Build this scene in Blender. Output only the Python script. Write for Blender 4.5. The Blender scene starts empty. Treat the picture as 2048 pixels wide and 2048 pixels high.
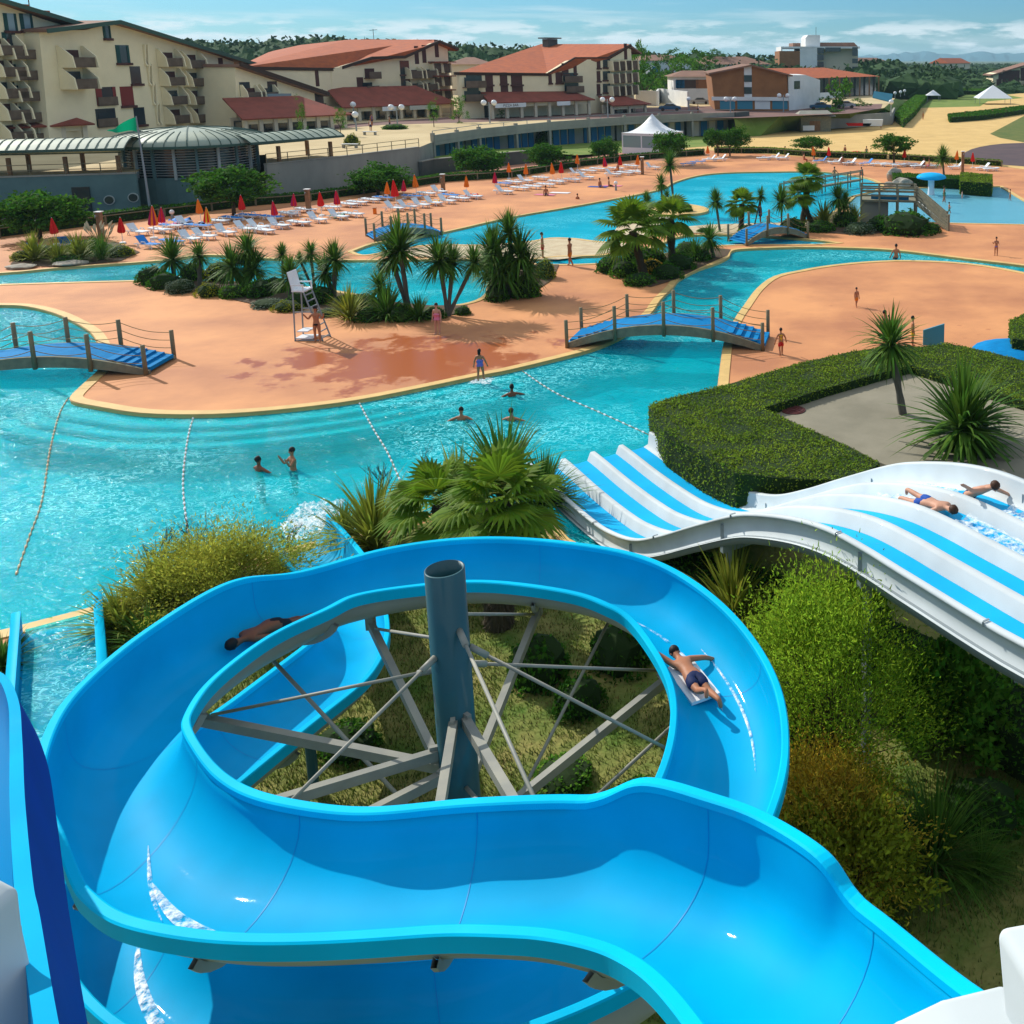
import bpy, bmesh, math, random
from mathutils import Vector, Matrix, noise
from mathutils.geometry import delaunay_2d_cdt
sc = bpy.context.scene
COL = sc.collection
R = math.radians
# ---------------------------------------------------------------- camera
CH, CF, CX, CY, CT = 13.0, 2020.0, 1640.0, 490.0, R(10.4)
cd = bpy.data.cameras.new('camera'); cam = bpy.data.objects.new('camera', cd); COL.objects.link(cam)
cam.location = (0, 0, CH); cam.rotation_euler = (R(90) - CT, 0, 0)
cd.sensor_width = 36; cd.lens = 36 * CF / 2048
cd.shift_x = (1024 - CX) / 2048; cd.shift_y = (CY - 1024) / 2048
cd.clip_start = .1; cd.clip_end = 30000
sc.camera = cam
# ---------------------------------------------------------------- light
SAZ, SEL = R(-54), R(34)          # sun azimuth from +Y towards +X, elevation
sd = Vector((math.sin(SAZ) * math.cos(SEL), math.cos(SAZ) * math.cos(SEL), math.sin(SEL)))
sl = bpy.data.lights.new('sun', 'SUN'); sl.energy = 5.0; sl.angle = R(.5); sl.color = (1, .95, .86)
so = bpy.data.objects.new('sun', sl); COL.objects.link(so)
so.rotation_euler = sd.to_track_quat('Z', 'Y').to_euler()
w = bpy.data.worlds.new('World'); sc.world = w; w.use_nodes = True
nt = w.node_tree; nt.nodes.clear()
def wn(t, **k):
    n = nt.nodes.new(t)
    for a, b in k.items(): setattr(n, a, b)
    return n
sky = wn('ShaderNodeTexSky', sky_type='NISHITA', sun_disc=False)
sky.sun_elevation = SEL; sky.sun_rotation = SAZ; sky.altitude = 0; sky.air_density = 1.0; sky.dust_density = .3; sky.ozone_density = 4
tc = wn('ShaderNodeTexCoord'); sx = wn('ShaderNodeSeparateXYZ'); nt.links.new(tc.outputs['Generated'], sx.inputs[0])
def wm(op, a, b=None, c=None, clamp=False):
    n = wn('ShaderNodeMath', operation=op, use_clamp=clamp)
    for i, v in enumerate((a, b, c)):
        if v is None: continue
        if hasattr(v, 'links') or hasattr(v, 'is_linked'): nt.links.new(v, n.inputs[i])
        else: n.inputs[i].default_value = v
    return n.outputs[0]
# clouds: noise laid out by compass direction and elevation, banked up near the horizon
azi = wm('ARCTAN2', sx.outputs[0], sx.outputs[1])
def cloud(sa, se, thr, soft, seed, det=7):
    cb = wn('ShaderNodeCombineXYZ')
    nt.links.new(wm('MULTIPLY', azi, sa), cb.inputs[0]); nt.links.new(wm('MULTIPLY', sx.outputs[2], se), cb.inputs[1]); cb.inputs[2].default_value = seed
    n = wn('ShaderNodeTexNoise'); n.inputs['Scale'].default_value = 1; n.inputs['Detail'].default_value = det; n.inputs['Roughness'].default_value = .56
    nt.links.new(cb.outputs[0], n.inputs['Vector'])
    mr = wn('ShaderNodeMapRange', interpolation_type='SMOOTHSTEP'); nt.links.new(n.outputs['Fac'], mr.inputs['Value'])
    mr.inputs['From Min'].default_value = thr; mr.inputs['From Max'].default_value = thr + soft
    return mr.outputs[0]
def band(lo0, lo1, hi0, hi1):
    a = wn('ShaderNodeMapRange', interpolation_type='SMOOTHSTEP'); a.inputs['From Min'].default_value = lo0; a.inputs['From Max'].default_value = lo1
    b = wn('ShaderNodeMapRange', interpolation_type='SMOOTHSTEP'); b.inputs['From Min'].default_value = hi1; b.inputs['From Max'].default_value = hi0
    nt.links.new(sx.outputs[2], a.inputs['Value']); nt.links.new(sx.outputs[2], b.inputs['Value'])
    return wm('MULTIPLY', a.outputs[0], b.outputs[0])
c1 = wm('MULTIPLY', cloud(17, 85, .44, .16, 3.1), band(.0, .012, .028, .042))
c2 = wm('MULTIPLY', cloud(6, 90, .52, .28, 8.4, 4), band(.02, .05, .3, .8))
c3 = wm('MULTIPLY', cloud(5, 60, .35, .5, 1.4, 4), band(-.1, .0, .012, .03))
c4 = wm('MULTIPLY', cloud(2.5, 3, .34, .2, 5.5, 5), band(.22, .5, 2.0, 3.0))  # unseen bright cloud layer overhead, added to raise the fill light
cl = wm('ADD', wm('MULTIPLY', c1, .8), wm('ADD', wm('MULTIPLY', c2, .45), wm('MULTIPLY', c3, .5)), clamp=True)
hue = wn('ShaderNodeMix', data_type='RGBA', blend_type='MULTIPLY'); hue.inputs[0].default_value = 1
nt.links.new(sky.outputs[0], hue.inputs[6]); hue.inputs[7].default_value = (.34, .68, .94, 1)
mx = wn('ShaderNodeMix', data_type='RGBA'); nt.links.new(cl, mx.inputs[0]); nt.links.new(hue.outputs[2], mx.inputs[6]); mx.inputs[7].default_value = (7.9, 8.8, 9.2, 1)
mx_fill = wn('ShaderNodeMix', data_type='RGBA'); nt.links.new(c4, mx_fill.inputs[0]); nt.links.new(mx.outputs[2], mx_fill.inputs[6]); mx_fill.inputs[7].default_value = (6.2, 6.9, 7.4, 1)
bg = wn('ShaderNodeBackground'); bg.inputs['Strength'].default_value = .115; nt.links.new(mx_fill.outputs[2], bg.inputs['Color'])
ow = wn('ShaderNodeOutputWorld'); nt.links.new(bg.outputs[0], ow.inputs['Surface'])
sc.view_settings.view_transform = 'Standard'; sc.view_settings.look = 'None'; sc.view_settings.exposure = -.05; sc.view_settings.gamma = 1
sc.render.engine = 'CYCLES'
cy = sc.cycles
cy.max_bounces = 6; cy.diffuse_bounces = 3; cy.glossy_bounces = 3; cy.transmission_bounces = 3; cy.transparent_max_bounces = 10
cy.sample_clamp_indirect = 6; cy.caustics_reflective = False; cy.caustics_refractive = False
# ---------------------------------------------------------------- from photo pixels (2048 wide) to places in the world
ct, st = math.cos(CT), math.sin(CT)
CAM = Vector((0, 0, CH))
def ray(px, py):
    a = (px - CX) / CF; b = -(py - CY) / CF
    return Vector((a, ct + b * st, -st + b * ct))
def G(px, py, z=0.0):
    d = ray(px, py); t = (z - CH) / d.z
    return CAM + d * t
def onplane(px, py, A, B):      # on the upright plane through A and B
    n = Vector((B.y - A.y, A.x - B.x, 0)); d = ray(px, py)
    return CAM + d * ((A - CAM).dot(n) / d.dot(n))
def V(*a): return Vector(a)
# ---------------------------------------------------------------- materials
MATS = {}
def mat(name, c, rough=.6, c2=None, scale=4.0, det=5, bump=0.0, bscale=None, coat=0, metal=0, spec=.25, island=0, transl=0, stretch=None, coord='Position', lo=.35, hi=.65, sheen=0):
    if name in MATS: return MATS[name]
    m = bpy.data.materials.new(name); m.use_nodes = True; t = m.node_tree; b = t.nodes['Principled BSDF']
    b.inputs['Base Color'].default_value = (*c, 1); b.inputs['Roughness'].default_value = rough; b.inputs['Metallic'].default_value = metal
    b.inputs['Specular IOR Level'].default_value = spec; b.inputs['Coat Weight'].default_value = coat; b.inputs['Coat Roughness'].default_value = .04
    if c2 or bump:
        if coord == 'Position': g = t.nodes.new('ShaderNodeNewGeometry'); src = g.outputs['Position']
        else: g = t.nodes.new('ShaderNodeTexCoord'); src = g.outputs['Object']
        if stretch:
            mp = t.nodes.new('ShaderNodeMapping'); mp.inputs['Scale'].default_value = stretch; t.links.new(src, mp.inputs[0]); src = mp.outputs[0]
    col = None
    if c2:
        n = t.nodes.new('ShaderNodeTexNoise'); n.inputs['Scale'].default_value = scale; n.inputs['Detail'].default_value = det; n.inputs['Roughness'].default_value = .6
        t.links.new(src, n.inputs['Vector'])
        r = t.nodes.new('ShaderNodeMapRange'); r.inputs['From Min'].default_value = lo; r.inputs['From Max'].default_value = hi
        t.links.new(n.outputs['Fac'], r.inputs['Value'])
        x = t.nodes.new('ShaderNodeMix'); x.data_type = 'RGBA'; x.inputs[6].default_value = (*c, 1); x.inputs[7].default_value = (*c2, 1)
        t.links.new(r.outputs[0], x.inputs[0]); col = x.outputs[2]
    if island:
        g2 = t.nodes.new('ShaderNodeNewGeometry')
        hs = t.nodes.new('ShaderNodeHueSaturation')
        if col: t.links.new(col, hs.inputs['Color'])
        else: hs.inputs['Color'].default_value = (*c, 1)
        rr = t.nodes.new('ShaderNodeMapRange'); rr.inputs['To Min'].default_value = 1 - island; rr.inputs['To Max'].default_value = 1 + island
        t.links.new(g2.outputs['Random Per Island'], rr.inputs['Value']); t.links.new(rr.outputs[0], hs.inputs['Value'])
        ml = t.nodes.new('ShaderNodeMath'); ml.operation = 'MULTIPLY'; ml.inputs[1].default_value = 37.7; t.links.new(g2.outputs['Random Per Island'], ml.inputs[0])
        fr = t.nodes.new('ShaderNodeMath'); fr.operation = 'FRACT'; t.links.new(ml.outputs[0], fr.inputs[0])
        r3 = t.nodes.new('ShaderNodeMapRange'); r3.inputs['To Min'].default_value = .478; r3.inputs['To Max'].default_value = .515
        t.links.new(fr.outputs[0], r3.inputs['Value']); t.links.new(r3.outputs[0], hs.inputs['Hue']); col = hs.outputs[0]
    if col: t.links.new(col, b.inputs['Base Color'])
    if bump:
        n = t.nodes.new('ShaderNodeTexNoise'); n.inputs['Scale'].default_value = bscale or scale * 4; n.inputs['Detail'].default_value = 4
        t.links.new(src, n.inputs['Vector']); bp = t.nodes.new('ShaderNodeBump'); bp.inputs['Strength'].default_value = 1; bp.inputs['Distance'].default_value = bump
        t.links.new(n.outputs['Fac'], bp.inputs['Height']); t.links.new(bp.outputs[0], b.inputs['Normal'])
    if transl:
        tr = t.nodes.new('ShaderNodeBsdfTranslucent'); ms = t.nodes.new('ShaderNodeMixShader'); ms.inputs[0].default_value = transl
        if col: t.links.new(col, tr.inputs['Color'])
        else: tr.inputs['Color'].default_value = (*c, 1)
        t.links.new(b.outputs[0], ms.inputs[1]); t.links.new(tr.outputs[0], ms.inputs[2]); t.links.new(ms.outputs[0], t.nodes['Material Output'].inputs['Surface'])
    MATS[name] = m; return m
# ---------------------------------------------------------------- mesh builder
class MB:
    def __init__(s): s.v = []; s.f = []; s.m = []; s.sm = []; s.cur = 0; s.smooth = False
    def add(s, vs, fs):
        o = len(s.v); s.v += [tuple(v) for v in vs]
        for f in fs: s.f.append([o + i for i in f]); s.m.append(s.cur); s.sm.append(s.smooth)
        return s
    def box(s, c, size, rz=0, M=None, taper=1):
        x, y, z = size[0] / 2, size[1] / 2, size[2] / 2
        vs = [V(a * x * (taper if k > 0 else 1), b * y * (taper if k > 0 else 1), k * z) for k in (-1, 1) for a, b in ((-1, -1), (1, -1), (1, 1), (-1, 1))]
        Mx = Matrix.Translation(Vector(c)) @ (M if M else Matrix.Rotation(rz, 4, 'Z'))
        return s.add([Mx @ v for v in vs], [(0, 3, 2, 1), (4, 5, 6, 7), (0, 1, 5, 4), (1, 2, 6, 5), (2, 3, 7, 6), (3, 0, 4, 7)])
    def bar(s, a, b, w, h=None, up=None):
        a, b = Vector(a), Vector(b); d = b - a
        if d.length < 1e-6: return s
        h = h or w; d.normalize(); up = Vector(up) if up else V(0, 0, 1)
        if abs(d.dot(up)) > .97: up = V(0, 1, 0)
        x = d.cross(up).normalized() * w / 2; y = x.cross(d).normalized() * h / 2
        return s.add([a - x - y, a + x - y, a + x + y, a - x + y, b - x - y, b + x - y, b + x + y, b - x + y], [(0, 3, 2, 1), (4, 5, 6, 7), (0, 1, 5, 4), (1, 2, 6, 5), (2, 3, 7, 6), (3, 0, 4, 7)])
    def tube(s, pts, rad, n=8, cap=True):
        pts = [Vector(p) for p in pts]; rs = rad if isinstance(rad, (list, tuple)) else [rad] * len(pts)
        rings = []; px = None
        for i, p in enumerate(pts):
            d = (pts[min(i + 1, len(pts) - 1)] - pts[max(i - 1, 0)])
            d = d.normalized() if d.length > 1e-9 else V(0, 0, 1)
            u = px if px is not None else (V(1, 0, 0) if abs(d.x) < .8 else V(0, 1, 0))
            u = (u - d * u.dot(d)).normalized(); px = u; v = d.cross(u)
            rings.append([p + (u * math.cos(2 * math.pi * k / n) + v * math.sin(2 * math.pi * k / n)) * rs[i] for k in range(n)])
        vs = [q for r in rings for q in r]; fs = []
        for i in range(len(pts) - 1):
            for k in range(n): fs.append((i * n + k, i * n + (k + 1) % n, (i + 1) * n + (k + 1) % n, (i + 1) * n + k))
        if cap: fs.append(tuple(range(n - 1, -1, -1))); fs.append(tuple(range((len(pts) - 1) * n, len(pts) * n)))
        return s.add(vs, fs)
    def lathe(s, c, prof, n=16, cap=False):
        c = Vector(c); vs = [c + V(r * math.cos(2 * math.pi * k / n), r * math.sin(2 * math.pi * k / n), z) for r, z in prof for k in range(n)]
        fs = [(i * n + k, i * n + (k + 1) % n, (i + 1) * n + (k + 1) % n, (i + 1) * n + k) for i in range(len(prof) - 1) for k in range(n)]
        return s.add(vs, fs)
    def prism(s, pts, off):         # closed polygon (3D) pushed along off
        pts = [Vector(p) for p in pts]; off = Vector(off); n = len(pts)
        return s.add(pts + [p + off for p in pts], [tuple(range(n)), tuple(range(2 * n - 1, n - 1, -1))] + [((i + 1) % n, i, n + i, n + (i + 1) % n) for i in range(n)])
    def blob(s, c, r, n=2, amp=.12, fq=1.5, seed=0):
        bm = bmesh.new(); bmesh.ops.create_icosphere(bm, subdivisions=n, radius=1)
        r = Vector(r) if hasattr(r, '__len__') else V(r, r, r); c = Vector(c); vs = []
        for v in bm.verts:
            k = 1 + amp * 2 * noise.noise(v.co * fq + V(seed * 7.3, seed, 0)); vs.append(V(c.x + v.co.x * r.x * k, c.y + v.co.y * r.y * k, c.z + v.co.z * r.z * k))
        fs = [[v.index for v in f.verts] for f in bm.faces]; bm.free(); return s.add(vs, fs)
    def build(s, name, mats, parent=None, smooth=None, loc=None, fixn=False):
        me = bpy.data.meshes.new(name); me.from_pydata(s.v, [], s.f)
        for m in (mats if isinstance(mats, (list, tuple)) else [mats]): me.materials.append(m)
        me.polygons.foreach_set('material_index', s.m)
        me.polygons.foreach_set('use_smooth', [bool(smooth)] * len(s.f) if smooth is not None else s.sm)
        me.update()
        if fixn:
            bm = bmesh.new(); bm.from_mesh(me); bmesh.ops.recalc_face_normals(bm, faces=bm.faces); bm.to_mesh(me); bm.free()
        o = bpy.data.objects.new(name, me); COL.objects.link(o)
        if parent is not None: o.parent = parent
        if loc is not None: o.location = loc
        return o
def tag(o, label=None, cat=None, group=None, kind=None):
    if label: o['label'] = label
    if cat: o['category'] = cat
    if group: o['group'] = group
    if kind: o['kind'] = kind
    return o
def empty(name, loc, label, cat, group=None, rz=0):
    o = bpy.data.objects.new(name, None); COL.objects.link(o); o.location = loc; o.rotation_euler = (0, 0, rz); o.empty_display_size = .2
    return tag(o, label, cat, group)
def dup(root, loc=None, rz=None, sc_=None, label=None, group=None):
    r = root.copy(); COL.objects.link(r)
    if loc is not None: r.location = loc
    if rz is not None: r.rotation_euler = (0, 0, rz)
    if sc_ is not None: r.scale = (sc_, sc_, sc_) if not hasattr(sc_, '__len__') else sc_
    if label: r['label'] = label
    if group: r['group'] = group
    for ch in list(root.children):
        c = ch.copy(); COL.objects.link(c); c.parent = r
        for g in ch.children:
            d = g.copy(); COL.objects.link(d); d.parent = c
    return r
def struct(o): o['kind'] = 'structure'; return o
def cr(pts, n):                     # Catmull-Rom through a list of equal-length tuples, n steps per span
    out = []
    for i in range(len(pts) - 1):
        p0, p1, p2, p3 = pts[max(i - 1, 0)], pts[i], pts[i + 1], pts[min(i + 2, len(pts) - 1)]
        for k in range(n):
            t = k / n
            out.append(tuple(.5 * (2 * b + (c - a) * t + (2 * a - 5 * b + 4 * c - d) * t * t + (3 * b - a - 3 * c + d) * t ** 3) for a, b, c, d in zip(p0, p1, p2, p3)))
    out.append(tuple(pts[-1])); return out
def inside(p, poly):
    x, y = p[0], p[1]; c = False; n = len(poly); j = n - 1
    for i in range(n):
        a, b = poly[i], poly[j]
        if (a[1] > y) != (b[1] > y) and x < (b[0] - a[0]) * (y - a[1]) / (b[1] - a[1]) + a[0]: c = not c
        j = i
    return c
def sheet(name, outer, holes, z, material, label=None, grid=0):
    vs = []; es = []
    for lp in [outer] + holes:
        o = len(vs); n = len(lp); vs += [Vector((p[0], p[1])) for p in lp]; es += [(o + i, o + (i + 1) % n) for i in range(n)]
    r = delaunay_2d_cdt(vs, es, [], 0, 1e-5)
    zz = z if callable(z) else (lambda x, y: z)
    mb = MB(); tris = []
    for f in r[2]:
        c = sum((r[0][i] for i in f), Vector((0, 0))) / len(f)
        if inside(c, outer) and not any(inside(c, h) for h in holes):
            a, b, d = [r[0][i] for i in f]
            tris.append(f if (b - a).cross(d - a) > 0 else f[::-1])
    mb.add([(v.x, v.y, zz(v.x, v.y)) for v in r[0]], tris)
    return struct(mb.build(name, material))
def gp(lst, z=0.0): return [G(a, b, z) for a, b in lst]
# ---------------------------------------------------------------- palette
mat('coping', (.74, .49, .18), .6, (.62, .41, .15), 1.2, bump=.004)
mat('pool_paint', (.02, .74, .84), .5, (.01, .60, .72), .5)
mat('pool_paint_deep', (.03, .42, .60), .5, (.02, .34, .52), .4)
mat('pool_paint_pale', (.36, .62, .72), .5, (.26, .55, .68), .25)
mat('step_paint', (.62, .90, .92), .5); mat('step_riser', (.02, .30, .36), .5)
mat('grass', (.085, .13, .022), .9, (.15, .155, .035), .35, bump=.03, bscale=5)
mat('lawn', (.12, .20, .025), .9, (.20, .25, .05), .3, bump=.02, bscale=6)
mat('garden_soil', (.085, .16, .02), .95, (.28, .25, .075), .9, det=8, bump=.05, bscale=7)
mat('terrain', (.05, .085, .025), .95, (.12, .13, .045), .02, bump=.2, bscale=.3)
mat('sand', (.70, .47, .18), .9, (.60, .39, .14), .25, det=8, bump=.03, bscale=1.2)
mat('plaza_sand', (.60, .47, .26), .9, (.50, .38, .20), .15)
mat('asphalt', (.085, .06, .065), .85, (.12, .08, .08), .3)
mat('red_path', (.50, .235, .15), .8, (.42, .19, .12), .3)
mat('road', (.22, .12, .10), .85, (.17, .10, .09), .2)
mat('pale_sand', (.62, .52, .34), .9, (.50, .38, .24), 1.2)
mat('bed_soil', (.07, .05, .03), .95, (.13, .08, .05), 2)
mat('concrete', (.30, .27, .20), .9, (.22, .20, .145), .5, det=8, bump=.006, bscale=9)
mat('concrete_wall', (.36, .34, .28), .9, (.28, .27, .23), .4, stretch=(1, 1, .5))
mat('concrete_dark', (.12, .125, .11), .9, (.09, .095, .09), .5)
mat('cream', (.94, .80, .52), .85, (.86, .73, .47), .35)
mat('cream_dark', (.70, .60, .43), .85)
mat('white_wall', (.84, .84, .81), .8, (.72, .73, .71), .3)
mat('roof_tile', (.46, .115, .035), .85, (.33, .085, .035), .8, det=9, bump=.05, bscale=3, stretch=(1, 1, 3))
mat('roof_dark', (.30, .075, .05), .85, (.22, .06, .04), .6, bump=.03, bscale=3)
mat('roof_brown', (.28, .15, .10), .85, (.22, .12, .085), .5)
mat('fascia', (.06, .035, .025), .8)
mat('gutter', (.045, .10, .075), .6)
mat('brick', (.34, .15, .06), .85, (.27, .12, .05), .6)
mat('glass_dark', (.02, .035, .045), .12, spec=.8)
mat('glass_pale', (.25, .33, .36), .15, spec=.8)
mat('shutter', (.09, .035, .03), .7)
mat('shutter_red', (.22, .035, .03), .7)
mat('shutter_green', (.015, .07, .065), .7)
mat('balcony', (.17, .12, .085), .85, (.12, .085, .06), 1)
mat('blue_door', (.01, .14, .28), .6)
mat('blue_panel', (.06, .25, .34), .7)
mat('zinc', (.36, .40, .31), .5, (.28, .33, .27), .5, metal=.1)
mat('zinc_rib', (.05, .10, .08), .6)
mat('teal_wall', (.13, .22, .21), .8, (.10, .17, .17), .4)
mat('louvre', (.42, .45, .42), .5)
mat('steel_grey', (.26, .30, .32), .45)
mat('wood', (.30, .165, .08), .8, (.22, .12, .06), 3, coord='Object')
mat('wood_grey', (.26, .24, .16), .8, (.18, .17, .12), 3, coord='Object')
mat('wood_post', (.17, .16, .10), .8, (.24, .18, .10), 3, coord='Object')
mat('blue_carpet', (.0, .22, .52), .8, (.0, .18, .44), 3, spec=.1)
mat('rope', (.26, .17, .07), .9)
mat('white_plastic', (.80, .81, .82), .35)
mat('mesh_fabric', (.70, .76, .80), .6)
mat('blue_fabric', (.02, .22, .62), .7)
mat('para_orange', (.85, .20, .01), .7); mat('para_red', (.70, .015, .012), .7); mat('para_magenta', (.45, .01, .09), .7); mat('para_yellow', (.85, .50, .03), .7)
mat('skin', (.42, .17, .085), .55); mat('skin_dark', (.22, .075, .035), .55); mat('skin_pale', (.56, .29, .19), .55)
mat('hair', (.015, .01, .008), .6); mat('hair_brown', (.06, .025, .012), .6)
for n_, c_ in dict(orange=(.80, .22, .01), red=(.55, .02, .02), yellow=(.75, .42, .02), purple=(.20, .16, .50), blue=(.01, .07, .35), black=(.012, .012, .015), white=(.8, .8, .8), green=(.03, .25, .12), navy=(.01, .02, .08), pink=(.7, .2, .3)).items(): mat('cloth_' + n_, c_, .75)
mat('green_flag', (.0, .42, .20), .7, transl=.3)
mat('bark', (.10, .075, .045), .9, (.05, .04, .025), 6, bump=.02, bscale=14, coord='Object')
mat('bark_grey', (.15, .14, .11), .9, (.09, .085, .07), 5, bump=.02, bscale=12, coord='Object')
mat('leaf_dark', (.05, .155, .014), .8, island=.5, transl=.35, spec=.08)
mat('leaf_mid', (.085, .22, .018), .8, spec=.08, island=.5, transl=.3)
mat('leaf_hedge', (.22, .32, .03), .8, (.11, .20, .02), .5, island=.6, transl=.4, spec=.08)
mat('leaf_yellow', (.24, .28, .02), .8, spec=.08, island=.45, transl=.35)
mat('leaf_rust', (.62, .42, .04), .8, spec=.08, island=.45, transl=.3)
mat('leaf_grey', (.11, .16, .10), .7, island=.35, transl=.2)
mat('blade', (.08, .18, .022), .6, spec=.12, island=.45, transl=.3)
mat('blade_yellow', (.24, .28, .035), .6, spec=.12, island=.45, transl=.3)
mat('fan', (.13, .23, .015), .6, spec=.12, island=.3, transl=.4)
mat('dry', (.22, .14, .05), .9, island=.4)
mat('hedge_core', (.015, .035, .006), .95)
mat('rock', (.42, .38, .31), .9, (.28, .25, .20), 1.5, bump=.05, bscale=4, coord='Object')
mat('forest', (.022, .06, .016), .95, (.04, .09, .02), .03, bump=.6, bscale=.3)
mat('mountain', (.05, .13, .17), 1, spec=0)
mat('iron', (.14, .035, .03), .6, (.10, .03, .03), 4)
# slide plastics
def slide_mat(name, c, rough=.5, wet=.006):
    m = mat(name, c, rough, coat=(.06 if name != 'slide_navy' else .0), spec=.03); t = m.node_tree; b = t.nodes['Principled BSDF']
    g = t.nodes.new('ShaderNodeNewGeometry'); n = t.nodes.new('ShaderNodeTexNoise'); n.inputs['Scale'].default_value = 1.6; n.inputs['Detail'].default_value = 5
    t.links.new(g.outputs['Position'], n.inputs['Vector'])
    bp = t.nodes.new('ShaderNodeBump'); bp.inputs['Distance'].default_value = wet; t.links.new(n.outputs['Fac'], bp.inputs['Height']); t.links.new(bp.outputs[0], b.inputs['Coat Normal'])
    n2 = t.nodes.new('ShaderNodeTexNoise'); n2.inputs['Scale'].default_value = .9; n2.inputs['Detail'].default_value = 3; t.links.new(g.outputs['Position'], n2.inputs['Vector'])
    hs = t.nodes.new('ShaderNodeHueSaturation'); hs.inputs['Color'].default_value = (*c, 1)
    r = t.nodes.new('ShaderNodeMapRange'); r.inputs['From Min'].default_value = .3; r.inputs['From Max'].default_value = .7; r.inputs['To Min'].default_value = .9; r.inputs['To Max'].default_value = 1.08
    t.links.new(n2.outputs['Fac'], r.inputs['Value']); t.links.new(r.outputs[0], hs.inputs['Value']); t.links.new(hs.outputs[0], b.inputs['Base Color'])
    return m
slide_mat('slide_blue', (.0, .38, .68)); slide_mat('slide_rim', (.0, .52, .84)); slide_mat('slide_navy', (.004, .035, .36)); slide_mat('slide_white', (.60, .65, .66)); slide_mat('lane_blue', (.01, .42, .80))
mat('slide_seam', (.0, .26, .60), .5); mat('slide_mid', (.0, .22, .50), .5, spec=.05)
mat('gelcoat', (.42, .44, .40), .5, (.34, .36, .34), .8)
mat('green_post', (.02, .085, .105), .4, (.025, .10, .12), 1.2, coat=.3)
mat('beam', (.34, .33, .27), .5, (.26, .26, .23), 2)
def water_mat(name, tint, body, bw, sc1=1.1, dist=.05, foam=.3):
    m = bpy.data.materials.new(name); m.use_nodes = True; t = m.node_tree; t.nodes.clear(); N = t.nodes.new; L = t.links.new
    g = N('ShaderNodeNewGeometry'); mp = N('ShaderNodeMapping'); mp.inputs['Scale'].default_value = (1, 1.5, 1); mp.inputs['Rotation'].default_value = (0, 0, .5); L(g.outputs['Position'], mp.inputs[0])
    def noi(s, d, dis=0, r=.55):
        n = N('ShaderNodeTexNoise'); n.inputs['Scale'].default_value = s; n.inputs['Detail'].default_value = d; n.inputs['Distortion'].default_value = dis; n.inputs['Roughness'].default_value = r; L(mp.outputs[0], n.inputs['Vector']); return n.outputs['Fac']
    def ma(op, a, b=0.0, cl=False):
        n = N('ShaderNodeMath'); n.operation = op; n.use_clamp = cl
        for i, v in enumerate((a, b)):
            if isinstance(v, float): n.inputs[i].default_value = v
            else: L(v, n.inputs[i])
        return n.outputs[0]
    a = noi(sc1, 6, .6, .62); b = noi(sc1 * 3.3, 4, 1.2)
    h = ma('ADD', a, ma('MULTIPLY', b, .4))
    bp = N('ShaderNodeBump'); bp.inputs['Strength'].default_value = 1; bp.inputs['Distance'].default_value = dist * 3; L(h, bp.inputs['Height'])
    # ridged noise: foam flecks plus the bright caustic web, its light painted into the colour
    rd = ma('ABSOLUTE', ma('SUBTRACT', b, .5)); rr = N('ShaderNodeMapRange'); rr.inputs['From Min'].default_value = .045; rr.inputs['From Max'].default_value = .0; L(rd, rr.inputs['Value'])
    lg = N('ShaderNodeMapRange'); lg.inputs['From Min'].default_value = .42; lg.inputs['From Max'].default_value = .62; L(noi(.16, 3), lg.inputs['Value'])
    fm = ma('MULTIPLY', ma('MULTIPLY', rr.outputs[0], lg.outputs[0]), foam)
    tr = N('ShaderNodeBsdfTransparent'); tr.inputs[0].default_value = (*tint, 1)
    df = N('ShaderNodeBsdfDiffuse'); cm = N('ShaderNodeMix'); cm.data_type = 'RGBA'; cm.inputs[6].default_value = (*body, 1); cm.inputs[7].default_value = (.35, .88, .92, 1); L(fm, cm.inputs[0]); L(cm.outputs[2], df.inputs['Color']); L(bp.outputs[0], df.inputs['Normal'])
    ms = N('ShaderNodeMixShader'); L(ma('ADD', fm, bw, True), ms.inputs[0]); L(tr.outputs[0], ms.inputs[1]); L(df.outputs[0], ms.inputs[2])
    gl = N('ShaderNodeBsdfGlossy'); gl.inputs['Roughness'].default_value = .09; L(bp.outputs[0], gl.inputs['Normal'])
    fr = N('ShaderNodeFresnel'); fr.inputs['IOR'].default_value = 1.33; L(bp.outputs[0], fr.inputs['Normal'])
    m2 = N('ShaderNodeMixShader'); L(ma('MULTIPLY', fr.outputs[0], .36), m2.inputs[0]); L(ms.outputs[0], m2.inputs[1]); L(gl.outputs[0], m2.inputs[2])
    o = N('ShaderNodeOutputMaterial'); L(m2.outputs[0], o.inputs['Surface']); MATS[name] = m; return m
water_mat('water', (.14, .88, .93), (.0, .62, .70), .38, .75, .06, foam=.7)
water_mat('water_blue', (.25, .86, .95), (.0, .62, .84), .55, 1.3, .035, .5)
water_mat('water_pale', (.6, .88, .95), (.22, .62, .76), .45, 1.2, .015, .1)
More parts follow.
